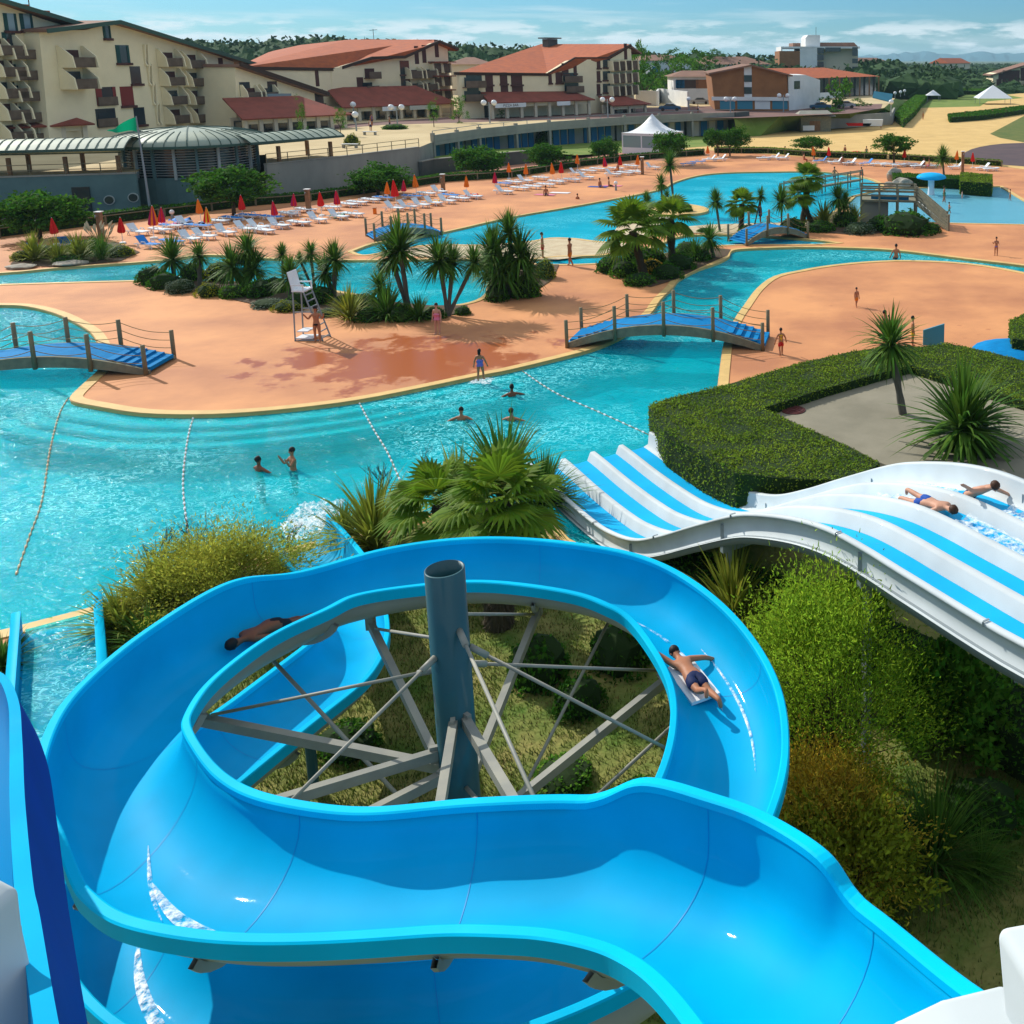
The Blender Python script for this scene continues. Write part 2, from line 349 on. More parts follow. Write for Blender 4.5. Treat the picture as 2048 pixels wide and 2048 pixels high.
# deck paint: terracotta resin with a soaked area by the basin
def deck_mat():
    m = mat('deck', (.72, .32, .13), .8, (.46, .185, .085), .16, det=14, bump=.004, bscale=12); t = m.node_tree; b = t.nodes['Principled BSDF']; N = t.nodes.new; L = t.links.new
    src = b.inputs['Base Color'].links[0].from_socket; g = N('ShaderNodeNewGeometry')
    c = G(830, 722); mp = N('ShaderNodeMapping'); mp.inputs['Location'].default_value = (-c.x / 7.5, -c.y / 4.6, 0); mp.inputs['Scale'].default_value = (1 / 7.5, 1 / 4.6, 0); L(g.outputs['Position'], mp.inputs[0])
    ln = N('ShaderNodeVectorMath'); ln.operation = 'LENGTH'; L(mp.outputs[0], ln.inputs[0])
    n = N('ShaderNodeTexNoise'); n.inputs['Scale'].default_value = .55; n.inputs['Detail'].default_value = 8; n.inputs['Roughness'].default_value = .65; L(g.outputs['Position'], n.inputs['Vector'])
    s = N('ShaderNodeMath'); s.operation = 'MULTIPLY_ADD'; s.inputs[1].default_value = -3.4; L(n.outputs['Fac'], s.inputs[0]); L(ln.outputs['Value'], s.inputs[2])
    r = N('ShaderNodeMapRange'); r.interpolation_type = 'SMOOTHSTEP'; r.inputs['From Min'].default_value = -.78; r.inputs['From Max'].default_value = -1.2; L(s.outputs[0], r.inputs['Value'])
    # scattered damp footprints and drips
    v = N('ShaderNodeTexVoronoi'); v.inputs['Scale'].default_value = .9; L(g.outputs['Position'], v.inputs['Vector'])
    d1 = N('ShaderNodeMapRange'); d1.inputs['From Min'].default_value = .14; d1.inputs['From Max'].default_value = .08; L(v.outputs['Distance'], d1.inputs['Value'])
    n3 = N('ShaderNodeTexNoise'); n3.inputs['Scale'].default_value = .12; n3.inputs['Detail'].default_value = 6; L(g.outputs['Position'], n3.inputs['Vector'])
    d2 = N('ShaderNodeMapRange'); d2.inputs['From Min'].default_value = .52; d2.inputs['From Max'].default_value = .58; L(n3.outputs['Fac'], d2.inputs['Value'])
    d3 = N('ShaderNodeMath'); d3.operation = 'MULTIPLY'; L(d1.outputs[0], d3.inputs[0]); L(d2.outputs[0], d3.inputs[1])
    d4 = N('ShaderNodeMath'); d4.operation = 'MULTIPLY_ADD'; d4.use_clamp = True; d4.inputs[1].default_value = .5; L(d3.outputs[0], d4.inputs[0]); L(r.outputs[0], d4.inputs[2])
    x = N('ShaderNodeMix'); x.data_type = 'RGBA'; L(d4.outputs[0], x.inputs[0]); L(src, x.inputs[6]); x.inputs[7].default_value = (.40, .105, .025, 1); L(x.outputs[2], b.inputs['Base Color'])
    r2 = N('ShaderNodeMapRange'); r2.inputs['To Min'].default_value = .75; r2.inputs['To Max'].default_value = .28; L(d4.outputs[0], r2.inputs['Value']); L(r2.outputs[0], b.inputs['Roughness'])
    return m
deck_mat()
# ---------------------------------------------------------------- ground, pools
def ring2(px, n=4, z=0):
    w_ = [(G(a, b, z).x, G(a, b, z).y) for a, b in px]; w_ = cr(w_ + [w_[0]], n)[:-1]; return w_
main_px = [(-420, 640), (-160, 614), (0, 611), (56, 614), (109, 627), (149, 645), (180, 664), (196, 686), (205, 712), (198, 738), (177, 759), (150, 784), (140, 797), (150, 805), (190, 813), (280, 827), (388, 830), (490, 826), (600, 816), (715, 801), (840, 777), (964, 751), (1026, 739), (1160, 706), (1211, 689), (1253, 668), (1302, 627), (1320, 601), (1346, 575), (1359, 559), (1398, 539), (1436, 526), (1458, 514), (1462, 504), (1480, 499),
  (1548, 496), (1600, 495), (1677, 496), (1789, 501), (1936, 519), (2048, 532), (2250, 562), (2300, 585), (2240, 588), (2048, 545), (1936, 527), (1820, 521), (1729, 524), (1652, 532), (1600, 541), (1548, 553), (1514, 577), (1488, 611), (1467, 642), (1449, 683), (1442, 722), (1436, 771), (1430, 815), (1450, 870), (1480, 930), (1460, 990), (1360, 1070), (1240, 1110), (1140, 1080), (1085, 1020), (1000, 1015), (850, 1030), (700, 1068), (600, 1092), (450, 1130), (300, 1183), (200, 1212), (25, 1257), (-60, 1282), (-420, 1420)]
b_px = [(-420, 565), (-200, 556), (0, 547), (124, 536), (320, 522), (380, 513), (435, 511), (543, 518), (640, 521), (760, 521), (900, 519), (950, 521), (972, 536), (974, 575), (961, 596), (926, 608), (880, 612), (836, 612), (760, 600), (700, 586), (600, 572), (500, 565), (400, 562), (280, 561), (0, 569), (-200, 576), (-420, 586)]
c_px = [(705, 503), (746, 488), (790, 480), (883, 466), (1026, 434), (1160, 411), (1315, 381), (1350, 365), (1395, 352), (1448, 346), (1536, 344), (1642, 344), (1721, 354), (1754, 364), (1762, 374), (1735, 385), (1688, 398), (1672, 418), (1640, 440), (1560, 455), (1480, 462), (1370, 463), (1300, 470), (1240, 484), (1190, 482), (1150, 477), (1100, 476), (1050, 484), (960, 490), (870, 489), (800, 497), (752, 507), (725, 510)]
e_px = [(1060, 520), (1118, 514), (1196, 512), (1290, 500), (1330, 485), (1372, 471), (1473, 470), (1548, 474), (1610, 479), (1672, 486), (1610, 489), (1548, 489), (1473, 490), (1400, 493), (1340, 505), (1270, 519), (1196, 527), (1118, 529), (1070, 527)]
d_px = [(1775, 377), (1880, 375), (2000, 373), (2048, 402), (2130, 445), (2048, 449), (1899, 446), (1850, 444), (1740, 438), (1702, 430), (1696, 408), (1712, 392)]
POOLS = [('main', ring2(main_px, 3)), ('river', ring2(b_px, 3)), ('lagoon', ring2(c_px, 3)), ('canal', ring2(e_px, 2)), ('paddling', [(p.x, p.y) for p in gp(d_px)])]
def area(p): return sum(p[i][0] * p[(i + 1) % len(p)][1] - p[(i + 1) % len(p)][0] * p[i][1] for i in range(len(p))) / 2
POOLS = [(n, p if area(p) > 0 else p[::-1]) for n, p in POOLS]
def offs(p, d):
    out = []; n = len(p)
    for i in range(n):
        a, b, c = Vector(p[i - 1]), Vector(p[i]), Vector(p[(i + 1) % n])
        t1 = (b - a).normalized(); t2 = (c - b).normalized(); n1 = Vector((t1.y, -t1.x)); n2 = Vector((t2.y, -t2.x)); m = n1 + n2
        m = m / max(m.length_squared / 2, .6) if m.length > .1 else n1
        q = b + m * d; out.append((q.x, q.y))
    return out
deck_px = [(-600, 500), (0, 467), (130, 450), (300, 430), (620, 395), (900, 345), (1100, 325), (1250, 311), (1330, 302), (1420, 299), (1500, 306), (1640, 315), (1774, 319), (1900, 327), (2010, 333), (2048, 338), (2500, 372)]
dk = [(p.x, p.y) for p in gp(deck_px)] + [(45, 20), (45, -12), (-75, -12), (-75, 30)]
holes = [offs(p, -.02) for n, p in POOLS]
sheet('pool_deck', dk, holes, 0, MATS['deck'])
far = [(-4000, -300), (4000, -300), (4000, 9000), (-4000, 9000)]
sheet('ground', far, [dk], -.02, MATS['terrain'])
sheet('pool_floor', [(-90, 0), (60, 0), (60, 120), (-90, 120)], [], -1.35, MATS['pool_paint'])
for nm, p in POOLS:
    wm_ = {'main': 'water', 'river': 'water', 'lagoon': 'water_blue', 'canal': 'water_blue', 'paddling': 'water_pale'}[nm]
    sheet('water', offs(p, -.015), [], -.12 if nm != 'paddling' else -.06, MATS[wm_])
    q = offs(p, .32 if nm != 'main' else .42); mb = MB(); n = len(p)
    for i in range(n):
        j = (i + 1) % n
        mb.cur = 0
        mb.add([(*p[i], .035), (*p[j], .035), (*q[j], .035), (*q[i], .035)], [(3, 2, 1, 0)]); mb.add([(*q[i], .035), (*q[j], .035), (*q[j], -.03), (*q[i], -.03)], [(3, 2, 1, 0)])
        mb.add([(*p[i], .035), (*p[j], .035), (*p[j], -.16), (*p[i], -.16)], [(0, 1, 2, 3)])
        mb.cur = 1; mb.add([(*p[i], -.16), (*p[j], -.16), (*p[j], -1.36), (*p[i], -1.36)], [(0, 1, 2, 3)])
    struct(mb.build('pool_coping', [MATS['coping'], MATS['pool_paint_deep']]))
sheet('paddling_floor', offs(POOLS[4][1], -.05), [], -.32, MATS['pool_paint_pale'])
# steps under water along the round terrace
stp = cr([(G(a, b).x, G(a, b).y) for a, b in main_px[11:23]], 4)
for k in range(3):
    mb = MB(); d0, d1, z_ = .3 + .7 * k, 1.0 + .7 * k, -.19 - .13 * k
    def od(i, d):
        a, b = Vector(stp[max(i - 1, 0)]), Vector(stp[min(i + 1, len(stp) - 1)]); t = (b - a).normalized(); return Vector(stp[i]) + Vector((t.y, -t.x)) * d
    for i in range(4, len(stp) - 1):
        a, b, c, d = od(i, -.1), od(i + 1, -.1), od(i + 1, d1 - .08), od(i, d1 - .08)
        mb.add([(*a, z_), (*b, z_), (*c, z_), (*d, z_)], [(0, 3, 2, 1)]); mb.cur = 1; e_, f_ = od(i, d1 - .26), od(i + 1, d1 - .26); mb.add([(*e_, z_ + .012), (*f_, z_ + .012), (*c, z_ + .012), (*d, z_ + .012)], [(0, 3, 2, 1)]); mb.add([(*d, z_), (*c, z_), (*c, z_ - .3), (*d, z_ - .3)], [(0, 1, 2, 3)]); mb.cur = 0
    struct(mb.build('pool_step', [MATS['step_paint'], MATS['step_riser']]))
def flat(name, px, z, m, sm=0):
    p = [(q.x, q.y) for q in gp(px)]
    if sm: p = cr(p + [p[0]], sm)[:-1]
    return sheet(name, p, [], z, MATS[m])
# garden on the near side
gd = [(p.x, p.y) for p in gp([(1449, 790), (1446, 815), (1468, 870), (1500, 930), (1480, 1000), (1372, 1085), (1240, 1130), (1125, 1098), (1070, 1036), (1000, 1033), (850, 1047), (700, 1086), (600, 1110), (450, 1150), (300, 1204), (200, 1234), (25, 1282), (-60, 1308), (-420, 1450)])]
sheet('garden_ground', gd + [(-40, 12), (-60, -10), (44, -10), (44, 60)] + [(G(2048, 720).x + 12, G(2048, 720).y), (G(2048, 735).x, G(2048, 735).y), (G(1840, 700).x, G(1840, 700).y), (G(1600, 745).x, G(1600, 745).y)], [], .012, MATS['garden_soil'])
# beyond the rail
flat('asphalt_path', [(-700, 500), (0, 455), (130, 447), (300, 430), (620, 398), (760, 378), (840, 356), (540, 392), (280, 420), (0, 430), (-700, 450)], .006, 'asphalt')
flat('verge', [(-600, 497), (0, 470), (130, 453), (300, 433), (620, 399), (760, 379), (900, 357), (900, 347), (760, 371), (620, 391), (300, 423), (130, 443), (0, 458), (-600, 480)], .014, 'grass')
flat('red_path', [(640, 392), (700, 375), (860, 352), (1060, 324), (1080, 306), (1200, 298), (1330, 310), (1330, 322), (1250, 318), (1100, 332), (900, 352), (760, 380)], .018, 'red_path')
flat('beach_sand', [(1330, 306), (1420, 301), (1640, 316), (1774, 320), (1900, 328), (2010, 334), (2048, 339), (2700, 372), (2700, 225), (2048, 222), (1960, 214), (1830, 213), (1780, 232), (1560, 250), (1500, 262), (1440, 277), (1340, 292)], .02, 'sand')
flat('upper_sand', [(1780, 230), (1830, 214), (1900, 203), (1950, 196), (2048, 186), (2300, 180), (2300, 230), (2048, 226), (1900, 222)], .028, 'sand')
flat('tarmac_circle', [(1925, 308), (1960, 294), (2048, 286), (2300, 290), (2300, 350), (2048, 333), (1960, 326), (1930, 318)], .03, 'asphalt', 3)
flat('dune_grass', [(1470, 262), (1475, 240), (1530, 236), (1560, 245), (1545, 252), (1500, 262)], .034, 'grass', 3)
flat('dune_grass', [(1980, 268), (2048, 232), (2300, 235), (2300, 290), (2048, 285), (2000, 276)], .034, 'grass')
flat('park_grass', [(1840, 216), (1870, 196), (1900, 184), (1990, 186), (2048, 196), (1975, 203), (1960, 213)], .036, 'lawn')
# the lawn slopes from the terrace wall down to the beach tent
lw = [(862, 345, 1.6), (1062, 325, 1.6), (1150, 318, .5), (1240, 306, .04), (1420, 292, .04), (1440, 276, .04), (1385, 272, .1), (1250, 280, .2), (1100, 291, .5), (960, 301, 1.1), (870, 313, 1.4)]
mb = MB(); lp = [G(868, 346), G(1062, 326), G(1150, 318), G(1240, 306)] + [G(a, b, c) for a, b, c in lw[4:]]
lp[0].z = lp[1].z = 1.57; lp[2].z = .5; lp[3].z = .03
r_ = delaunay_2d_cdt([Vector((p.x, p.y)) for p in lp], [(i, (i + 1) % len(lp)) for i in range(len(lp))], [], 1, 1e-4)
mb.add([(v.x, v.y, min(lp, key=lambda q: (q.x - v.x) ** 2 + (q.y - v.y) ** 2).z) for v in r_[0]], [tuple(f) for f in r_[2]])
struct(mb.build('lawn', MATS['lawn'], fixn=True))

# sloping bank from the promenade down to the sand
ut = [(1468, 236), (1500, 234), (1560, 232), (1700, 226), (1768, 216), (1790, 197)]; lt = [(1475, 274), (1520, 272), (1575, 261), (1700, 252), (1796, 232), (1822, 204)]
up_ = [G(a, b, 3.19) for a, b in ut]; lo_ = [G(a, b, .04) for a, b in lt]; mb = MB(); n = len(up_)
mb.add(up_ + lo_, [(k, n + k, n + k + 1, k + 1) for k in range(n - 1)]); struct(mb.build('grass_bank', MATS['lawn'], fixn=True))
# ---------------------------------------------------------------- spiral slide
# stations: inner rim pixel, outer rim pixel, rim height, extra splash guard inner / outer
S1 = [((2060, 2080), (1680, 2460), 7.5, 0, 0), ((1902, 1980), (1560, 2290), 6.95, 0, 0), ((1705, 1813), (1430, 2085), 6.5, 0, 0), ((1639, 1725), (1332, 1962), 6.3, .38, 0), ((1525, 1646), (1250, 1905), 6.1, .38, 0),
 ((1419, 1607), (1180, 1880), 6.0, .38, 0), ((1279, 1572), (1100, 1863), 5.85, .36, 0), ((1180, 1608), (1020, 1857), 5.75, 0, 0), ((980, 1613), (900, 1854), 5.6, 0, 0), ((880, 1620), (760, 1864), 5.5, 0, 0),
 ((760, 1632), (600, 1872), 5.4, 0, 0), ((660, 1630), (450, 1870), 5.3, 0, 0), ((540, 1610), (320, 1852), 5.2, 0, 0), ((470, 1585), (230, 1825), 5.1, 0, 0), ((420, 1548), (172, 1775), 5.05, 0, 0),
 ((385, 1500), (128, 1672), 5.0, 0, .38), ((365, 1462), (92, 1590), 4.95, 0, .38), ((368, 1436), (90, 1525), 4.9, 0, .38), ((398, 1385), (125, 1430), 4.8, 0, .38), ((452, 1334), (192, 1352), 4.7, 0, .38), ((543, 1269), (308, 1258), 4.6, 0, .38), ((652, 1219), (471, 1164), 4.5, 0, .38),
 ((709, 1190), (601, 1150), 4.43, 0, .1), ((853, 1169), (780, 1100), 4.3, 0, .1), ((980, 1162), (975, 1079), 4.2, 0, .1), ((1143, 1183), (1179, 1096), 4.1, 0, .1), ((1215, 1208), (1321, 1132), 4.0, 0, .1), ((1270, 1241), (1453, 1225), 3.9, 0, .1), ((1335, 1338), (1542, 1353), 3.8, 0, .1), ((1355, 1420), (1566, 1485), 3.7, 0, .1),
 ((1340, 1524), (1545, 1600), 3.6, 0, .1), ((1285, 1640), (1480, 1740), 3.5, 0, .15), ((1210, 1750), (1375, 1880), 3.4, 0, .3), ((1090, 1850), (1205, 1990), 3.3, 0, .32), ((920, 1905), (960, 2080), 3.2, 0, .32), ((700, 1921), (700, 2130), 3.1, 0, .32), ((520, 1905), (440, 2120), 3.0, 0, .3), ((385, 1850), (225, 2040), 2.9, 0, .3), ((330, 1750), (110, 1865), 2.75, 0, .3), ((370, 1650), (175, 1660), 2.6, 0, .2), ((455, 1579), (310, 1520), 2.45, 0, .1),
 ((630, 1436), (470, 1405), 2.2, 0, 0), ((730, 1357), (585, 1318), 2.0, 0, 0), ((768, 1285), (640, 1270), 1.8, .1, 0), ((768, 1225), (640, 1210), 1.5, .15, 0), ((745, 1150), (612, 1165), 1.1, .1, 0), ((720, 1109), (582, 1128), .9, 0, 0), ((652, 1031), (528, 1066), .55, 0, 0)]
st1 = []
for a, b, z, ga, gb in S1:
    A, B = G(*a, z + ga), G(*b, z + gb); st1.append((A.x, A.y, B.x, B.y, z, ga, gb))
st1 = cr(st1, 8)
def smooth_rows(rows, cols, it=3):
    for _ in range(it):
        rows = [rows[0]] + [tuple((rows[i - 1][k] + 2 * rows[i][k] + rows[i + 1][k]) / 4 if k in cols else rows[i][k] for k in range(len(rows[i]))) for i in range(1, len(rows) - 1)] + [rows[-1]]
    return rows
st1 = smooth_rows(st1, (0, 1, 2, 3, 4), 10); st1 = smooth_rows(st1, (5, 6), 3)
def chute_sections(rows, depth=.62):
    fr = []
    for ax, ay, bx, by, z, ga, gb in rows:
        A = V(ax, ay, z); B = V(bx, by, z); l = (B - A); w_ = l.length; l = l / w_; M = (A + B) / 2; fr.append((A, B, M, l, w_ / 2, z, max(ga, 0), max(gb, 0)))
    return fr
def sweep(fr, prof, n0=0, n1=None):       # prof(frame) -> list of (lateral, z offset)
    mb = MB(); mb.smooth = True; rows = fr[n0:n1]; P_ = []
    for f in rows: P_.append([f[2] + f[3] * u + V(0, 0, v) for u, v in prof(f)])
    n = len(P_[0]); mb.add([p for r_ in P_ for p in r_], [(i * n + k, (i + 1) * n + k, (i + 1) * n + k + 1, i * n + k + 1) for i in range(len(P_) - 1) for k in range(n - 1)])
    return mb
def U(f, off=0.0, n=16, dep=.62):
    h = f[4] + off; pts = []
    for k in range(n + 1):
        a = math.pi * k / n; u = -math.cos(a); v = -abs(math.sin(a)) ** .8 * (dep + off)
        pts.append((u * h, v))
    out = []
    if True: out.append((-h, f[6] + .0))
    out += pts
    out.append((h, f[7] + .0))
    return out
fr1 = chute_sections(st1)
slide = empty('spiral_water_slide', G(885, 1610, 0), 'big bright blue spiral water slide coiling round a dark green steel column', 'water slide')
def ch(o, p): o.parent = p; o.matrix_parent_inverse = Matrix.Translation(-p.location) @ Matrix.Identity(4); return o
def place(o, p):                     # world-built mesh under an unrotated empty
    o.data.transform(Matrix.Translation(-p.location)); o.parent = p; return o
inner = place(sweep(fr1, lambda f: U(f)).build('chute', MATS['slide_blue']), slide)
place(sweep(fr1, lambda f: U(f, .035)[::-1]).build('outer_shell', MATS['gelcoat']), slide)
def rimprof(side):
    def g(f):
        u = (-1 if side < 0 else 1); top = f[6] if side < 0 else f[7]; a, b = f[4] - .012, f[4] + .115
        pts = [(u * a, top - .05), (u * a, top + .02), (u * (a + .02), top + .035), (u * (b - .02), top + .035), (u * b, top + .02), (u * b, top - .15), (u * (b - .02), top - .15), (u * (b - .03), top - .0)]
        return pts if side < 0 else pts[::-1]
    return g
for s_ in (-1, 1): place(sweep(fr1, rimprof(s_)).build('rim', MATS['slide_rim'], smooth=False), slide)
# joint seams across the chute, with bolted tabs beneath
for i in range(14, len(fr1) - 6, 26):
    f = fr1[i]; d = (fr1[i + 1][2] - f[2]).normalized(); mb = MB(); mb.smooth = True
    pr = U(f, -.004); pts = [f[2] + f[3] * u + V(0, 0, v) for u, v in pr]; n = len(pts)
    mb.add([p - d * .005 for p in pts] + [p + d * .005 for p in pts], [(k, k + 1, n + k + 1, n + k) for k in range(n - 1)])
    place(mb.build('seam', MATS['slide_seam']), slide)
    mb = MB(); pr = U(f, .04); pts = [f[2] + f[3] * u + V(0, 0, v) for u, v in pr[3:-3]]; cen = f[2]
    q = [p + (p - cen).normalized() * .09 for p in pts]; n = len(pts)
    mb.add([p - d * .03 for p in pts] + [x - d * .03 for x in q] + [p + d * .03 for p in pts] + [x + d * .03 for x in q], [(k, k + 1, n + k + 1, n + k) for k in range(n - 1)] + [(2 * n + k, 3 * n + k, 3 * n + k + 1, 2 * n + k + 1) for k in range(n - 1)] + [(n + k, n + k + 1, 3 * n + k + 1, 3 * n + k) for k in range(n - 1)])
    place(mb.build('joint_flange', MATS['gelcoat']), slide)
# column, arms and tie rods
CC = V(-5.2, 12.35, 0)
CC = G(889, 1138, 6.35); CC.z = 0; rad = .255
col = MB(); col.smooth = True
col.lathe(CC, [(rad, 0), (rad, 6.35), (rad - .02, 6.36), (rad - .02, 6.1), (rad - .02, 5.9), (0, 5.9)], 40); place(col.build('support_column', MATS['green_post']), slide)
mb = MB(); mb.box(CC + V(0, 0, 6.0), (.22, .2, .12), .5); mb.tube([CC + V(-.07 + .14 * k / 8, 0, 6.02 + .12 * math.sin(math.pi * k / 8)) for k in range(9)], .012, 6)
place(mb.build('lifting_eye', MATS['beam']), slide)
def near_f(az, lo, hi):
    best = None
    for i in range(lo, hi):
        v = fr1[i][2] - CC; a = math.atan2(v.y, v.x); e = abs((a - az + math.pi) % (2 * math.pi) - math.pi)
        if best is None or e < best[0]: best = (e, i)
    return best[1]
N8 = 8; k0 = 7 * N8; kmid = 14 * N8; kend = 31 * N8
for j, deg in enumerate((-160, -118, -75, -38, 8, 48, 92, 128, 172)):
    az = R(deg); i = near_f(az, 6 * N8, 30 * N8) if deg not in (-160, -118, -75) else near_f(az, 8 * N8, 16 * N8)
    f = fr1[i]; tgt = f[2] + V(0, 0, -.74); hub = CC + V(math.cos(az) * rad, math.sin(az) * rad, tgt.z - .55 - .35 * (j % 2)); mb = MB()
    mb.bar(hub, tgt + V(0, 0, -.12), .11, .14); mb.bar(tgt + V(0, 0, -.2), tgt + V(0, 0, .08), .13, .13)
    mb.box(hub, (.2, .06, .26), az); place(mb.build('support_arm', MATS['beam']), slide)
    top = CC + V(math.cos(az) * rad, math.sin(az) * rad, 5.55 - .35 * (j % 3)); low = hub + (tgt - hub) * .93
    if deg not in (-160, -118, -75) or deg == -118:
        mb = MB(); mb.smooth = True; mb.tube([top, low], .024, 8); mb.tube([top, top + (low - top) * .07], .045, 8); place(mb.build('tie_rod', MATS['beam']), slide)
    mb = MB(); mb.smooth = True; az2 = az + R(24); i2 = near_f(az2, 6 * N8, 30 * N8); t2 = fr1[i2][2] + V(0, 0, -.72); h2 = CC + V(math.cos(az2) * rad, math.sin(az2) * rad, max(1.2, t2.z - 1.9)); mb.tube([h2, t2], .03, 6); place(mb.build('tie_rod', MATS['beam']), slide)
for i in (41 * N8 + 4, 37 * N8, 44 * N8):
    f = fr1[i]; mb = MB(); b = f[2] + V(0, 0, -.74); mb.tube([V(b.x, b.y, 0), b], .09, 12); place(mb.build('support_post', MATS['green_post']), slide)
for i in (4 * N8, 2 * N8):
    f = fr1[i]; mb = MB(); mb.smooth = True; b = f[2] + V(0, 0, -.74); mb.tube([V(b.x, b.y, 0), b], .11, 12); place(mb.build('support_post', MATS['green_post']), slide)
# white water streaks running in the chute
def foam_mat():
    m = bpy.data.materials.new('foam'); m.use_nodes = True; t = m.node_tree; b = t.nodes['Principled BSDF']; b.inputs['Base Color'].default_value = (.85, .92, .95, 1); b.inputs['Roughness'].default_value = .5
    g = t.nodes.new('ShaderNodeNewGeometry'); n = t.nodes.new('ShaderNodeTexNoise'); n.inputs['Scale'].default_value = 7; n.inputs['Detail'].default_value = 6; n.inputs['Roughness'].default_value = .7; t.links.new(g.outputs['Position'], n.inputs['Vector'])
    r = t.nodes.new('ShaderNodeMapRange'); r.inputs['From Min'].default_value = .42; r.inputs['From Max'].default_value = .66; t.links.new(n.outputs['Fac'], r.inputs['Value']); t.links.new(r.outputs[0], b.inputs['Alpha']); MATS['foam'] = m; return m
foam_mat()
def streak(i0, i1, u0, u1, wd):
    mb = MB(); mb.smooth = True; n = i1 - i0; vs = []
    for k in range(n + 1):
        f = fr1[i0 + k]; t = k / n; u = u0 + (u1 - u0) * t; hw = wd * math.sin(math.pi * t) ** .7 + .01
        for uu in (u - hw / f[4] / 2, u, u + hw / f[4] / 2):
            uu = max(-.97, min(.97, uu)); v = -abs(math.sin(math.acos(-uu))) ** .8 * .62; vs.append(f[2] + f[3] * uu * f[4] + V(0, 0, v + .02 + (.012 if uu == u else 0)))
    mb.add(vs, [(3 * k + a, 3 * k + a + 1, 3 * k + a + 4, 3 * k + a + 3) for k in range(n) for a in (0, 1)])
    o = mb.build('water_foam', MATS['foam']); tag(o, None, None, None, 'stuff'); return o
for a in ((10 * N8, 14 * N8, .62, .12, .15), (9 * N8 + 4, 11 * N8, .82, .80, .1), (13 * N8, 15 * N8, .4, -.1, .05), (36 * N8 + 2, 38 * N8, .4, -.3, .17), (5 * N8, 7 * N8, .4, .5, .05), (27 * N8, 29 * N8, .45, .5, .04), (26 * N8, 28 * N8, -.1, .1, .05)): streak(*a)
# ---------------------------------------------------------------- white multi-lane slide
TH = R(-54); MD = V(math.cos(TH), math.sin(TH), 0); MN = V(-MD.y, MD.x, 0)
KS = .9705; MP = V(-6.95 * KS, 31.3 * KS, 0)
prof = [(-1.3, .13), (-.45, .12), (1.5, .06), (3.5, .09), (4.9, .22), (6.5, .62), (8, 1.32), (9.8, 2.3), (11.5, 3.2), (12.5, 3.63), (13.9, 4.08), (15.1, 4.33), (16.2, 4.4), (17.5, 4.4), (20, 4.45), (22, 4.8), (25, 6.2), (29, 8.6)]
prof = [(t * KS, 13 - (13 - z) * KS) for t, z in prof]; prof = cr(prof, 6)
fr2 = [(None, None, MP + MD * t + V(0, 0, z - .02), MN, 2.1, z, 0, 0) for t, z in prof]
mslide = empty('multi_lane_slide', MP + MD * 9 - V(0, 0, .0), 'wide white wavy slide with four blue lanes running down into the pool', 'water slide')
def rib(u, hgt=.27, wt=.15, wb=.40): return lambda f: [(u - wb / 2, -.42), (u - wt / 2 - .02, -.42 + hgt - .03), (u - wt / 2 + .01, -.42 + hgt), (u + wt / 2 - .01, -.42 + hgt), (u + wt / 2 + .02, -.42 + hgt - .03), (u + wb / 2, -.42)][::-1]
U4 = (-2.02, -.99, .02, 1.03, 2.02)
for k in range(4):
    place(sweep(fr2, lambda f: [(U4[k + 1] - .1, -.415), ((U4[k] + U4[k + 1]) / 2, -.445), (U4[k] + .1, -.415)]).build('lane', MATS['lane_blue']), mslide)
for k in (1, 2, 3): place(sweep(fr2, rib(U4[k])).build('lane_divider', MATS['slide_white']), mslide)
place(sweep(fr2, lambda f: [(-1.85, -.42), (-2.02, -.36), (-2.06, -.02), (-2.08, .0), (-2.2, .0), (-2.2, -.07), (-2.1, -.08), (-2.1, -.5), (-2.2, -.52)]).build('side_wall', MATS['slide_white']), mslide)
place(sweep(fr2, lambda f: [(1.85, -.42), (2.02, -.36), (2.06, .02), (2.08, .06), (2.2, .06), (2.2, -.05), (2.1, -.08), (2.1, -.5), (2.2, -.52)][::-1]).build('side_wall', MATS['slide_white']), mslide)
place(sweep(fr2, lambda f: [(-2.1, -.5), (2.1, -.5)]).build('under_shell', MATS['gelcoat']), mslide)
for s_ in (-1, 1): place(sweep(fr2, lambda f: [(s_ * 2.1 - .05, -.5), (s_ * 2.1 + .05, -.5), (s_ * 2.1 + .05, -.68), (s_ * 2.1 - .05, -.68), (s_ * 2.1 - .05, -.5)]).build('edge_beam', MATS['steel_grey']), mslide)
def mz(t):
    for a, b in zip(prof, prof[1:]):
        if a[0] <= t <= b[0]: return a[1] + (b[1] - a[1]) * (t - a[0]) / (b[0] - a[0])
for t in (6.1, 10.8, 15.6, 20.5, 25.5):
    z = mz(t) - .7; mb = MB(); c = MP + MD * t
    mb.bar(c + MN * -2.15 + V(0, 0, z - .06), c + MN * 2.15 + V(0, 0, z - .06), .12, .16)
    for s_ in (-1.95, 1.95):
        mb.box(c + MN * s_ + V(0, 0, z / 2 - .05), (.13, .13, max(z, .2)), TH); mb.bar(c + MN * s_ * 1.07 + V(0, 0, z), c + MN * s_ * 1.07 + V(0, 0, z + .5), .14, .06)
    place(mb.build('support_frame', MATS['steel_grey']), mslide)
for i, t in enumerate((3.9, 7.6, 11.3, 15.0, 18.7)):
    mb = MB(); z = mz(t)
    for (u0, v0, u1, v1) in ((-2.085, .004, -2.2, .004), (-2.212, .0, -2.212, -.08)): mb.bar(MP + MD * t + MN * u0 + V(0, 0, z + v0), MP + MD * t + MN * u1 + V(0, 0, z + v1), .03, .012)
    place(mb.build('seam', MATS['steel_grey']), mslide)
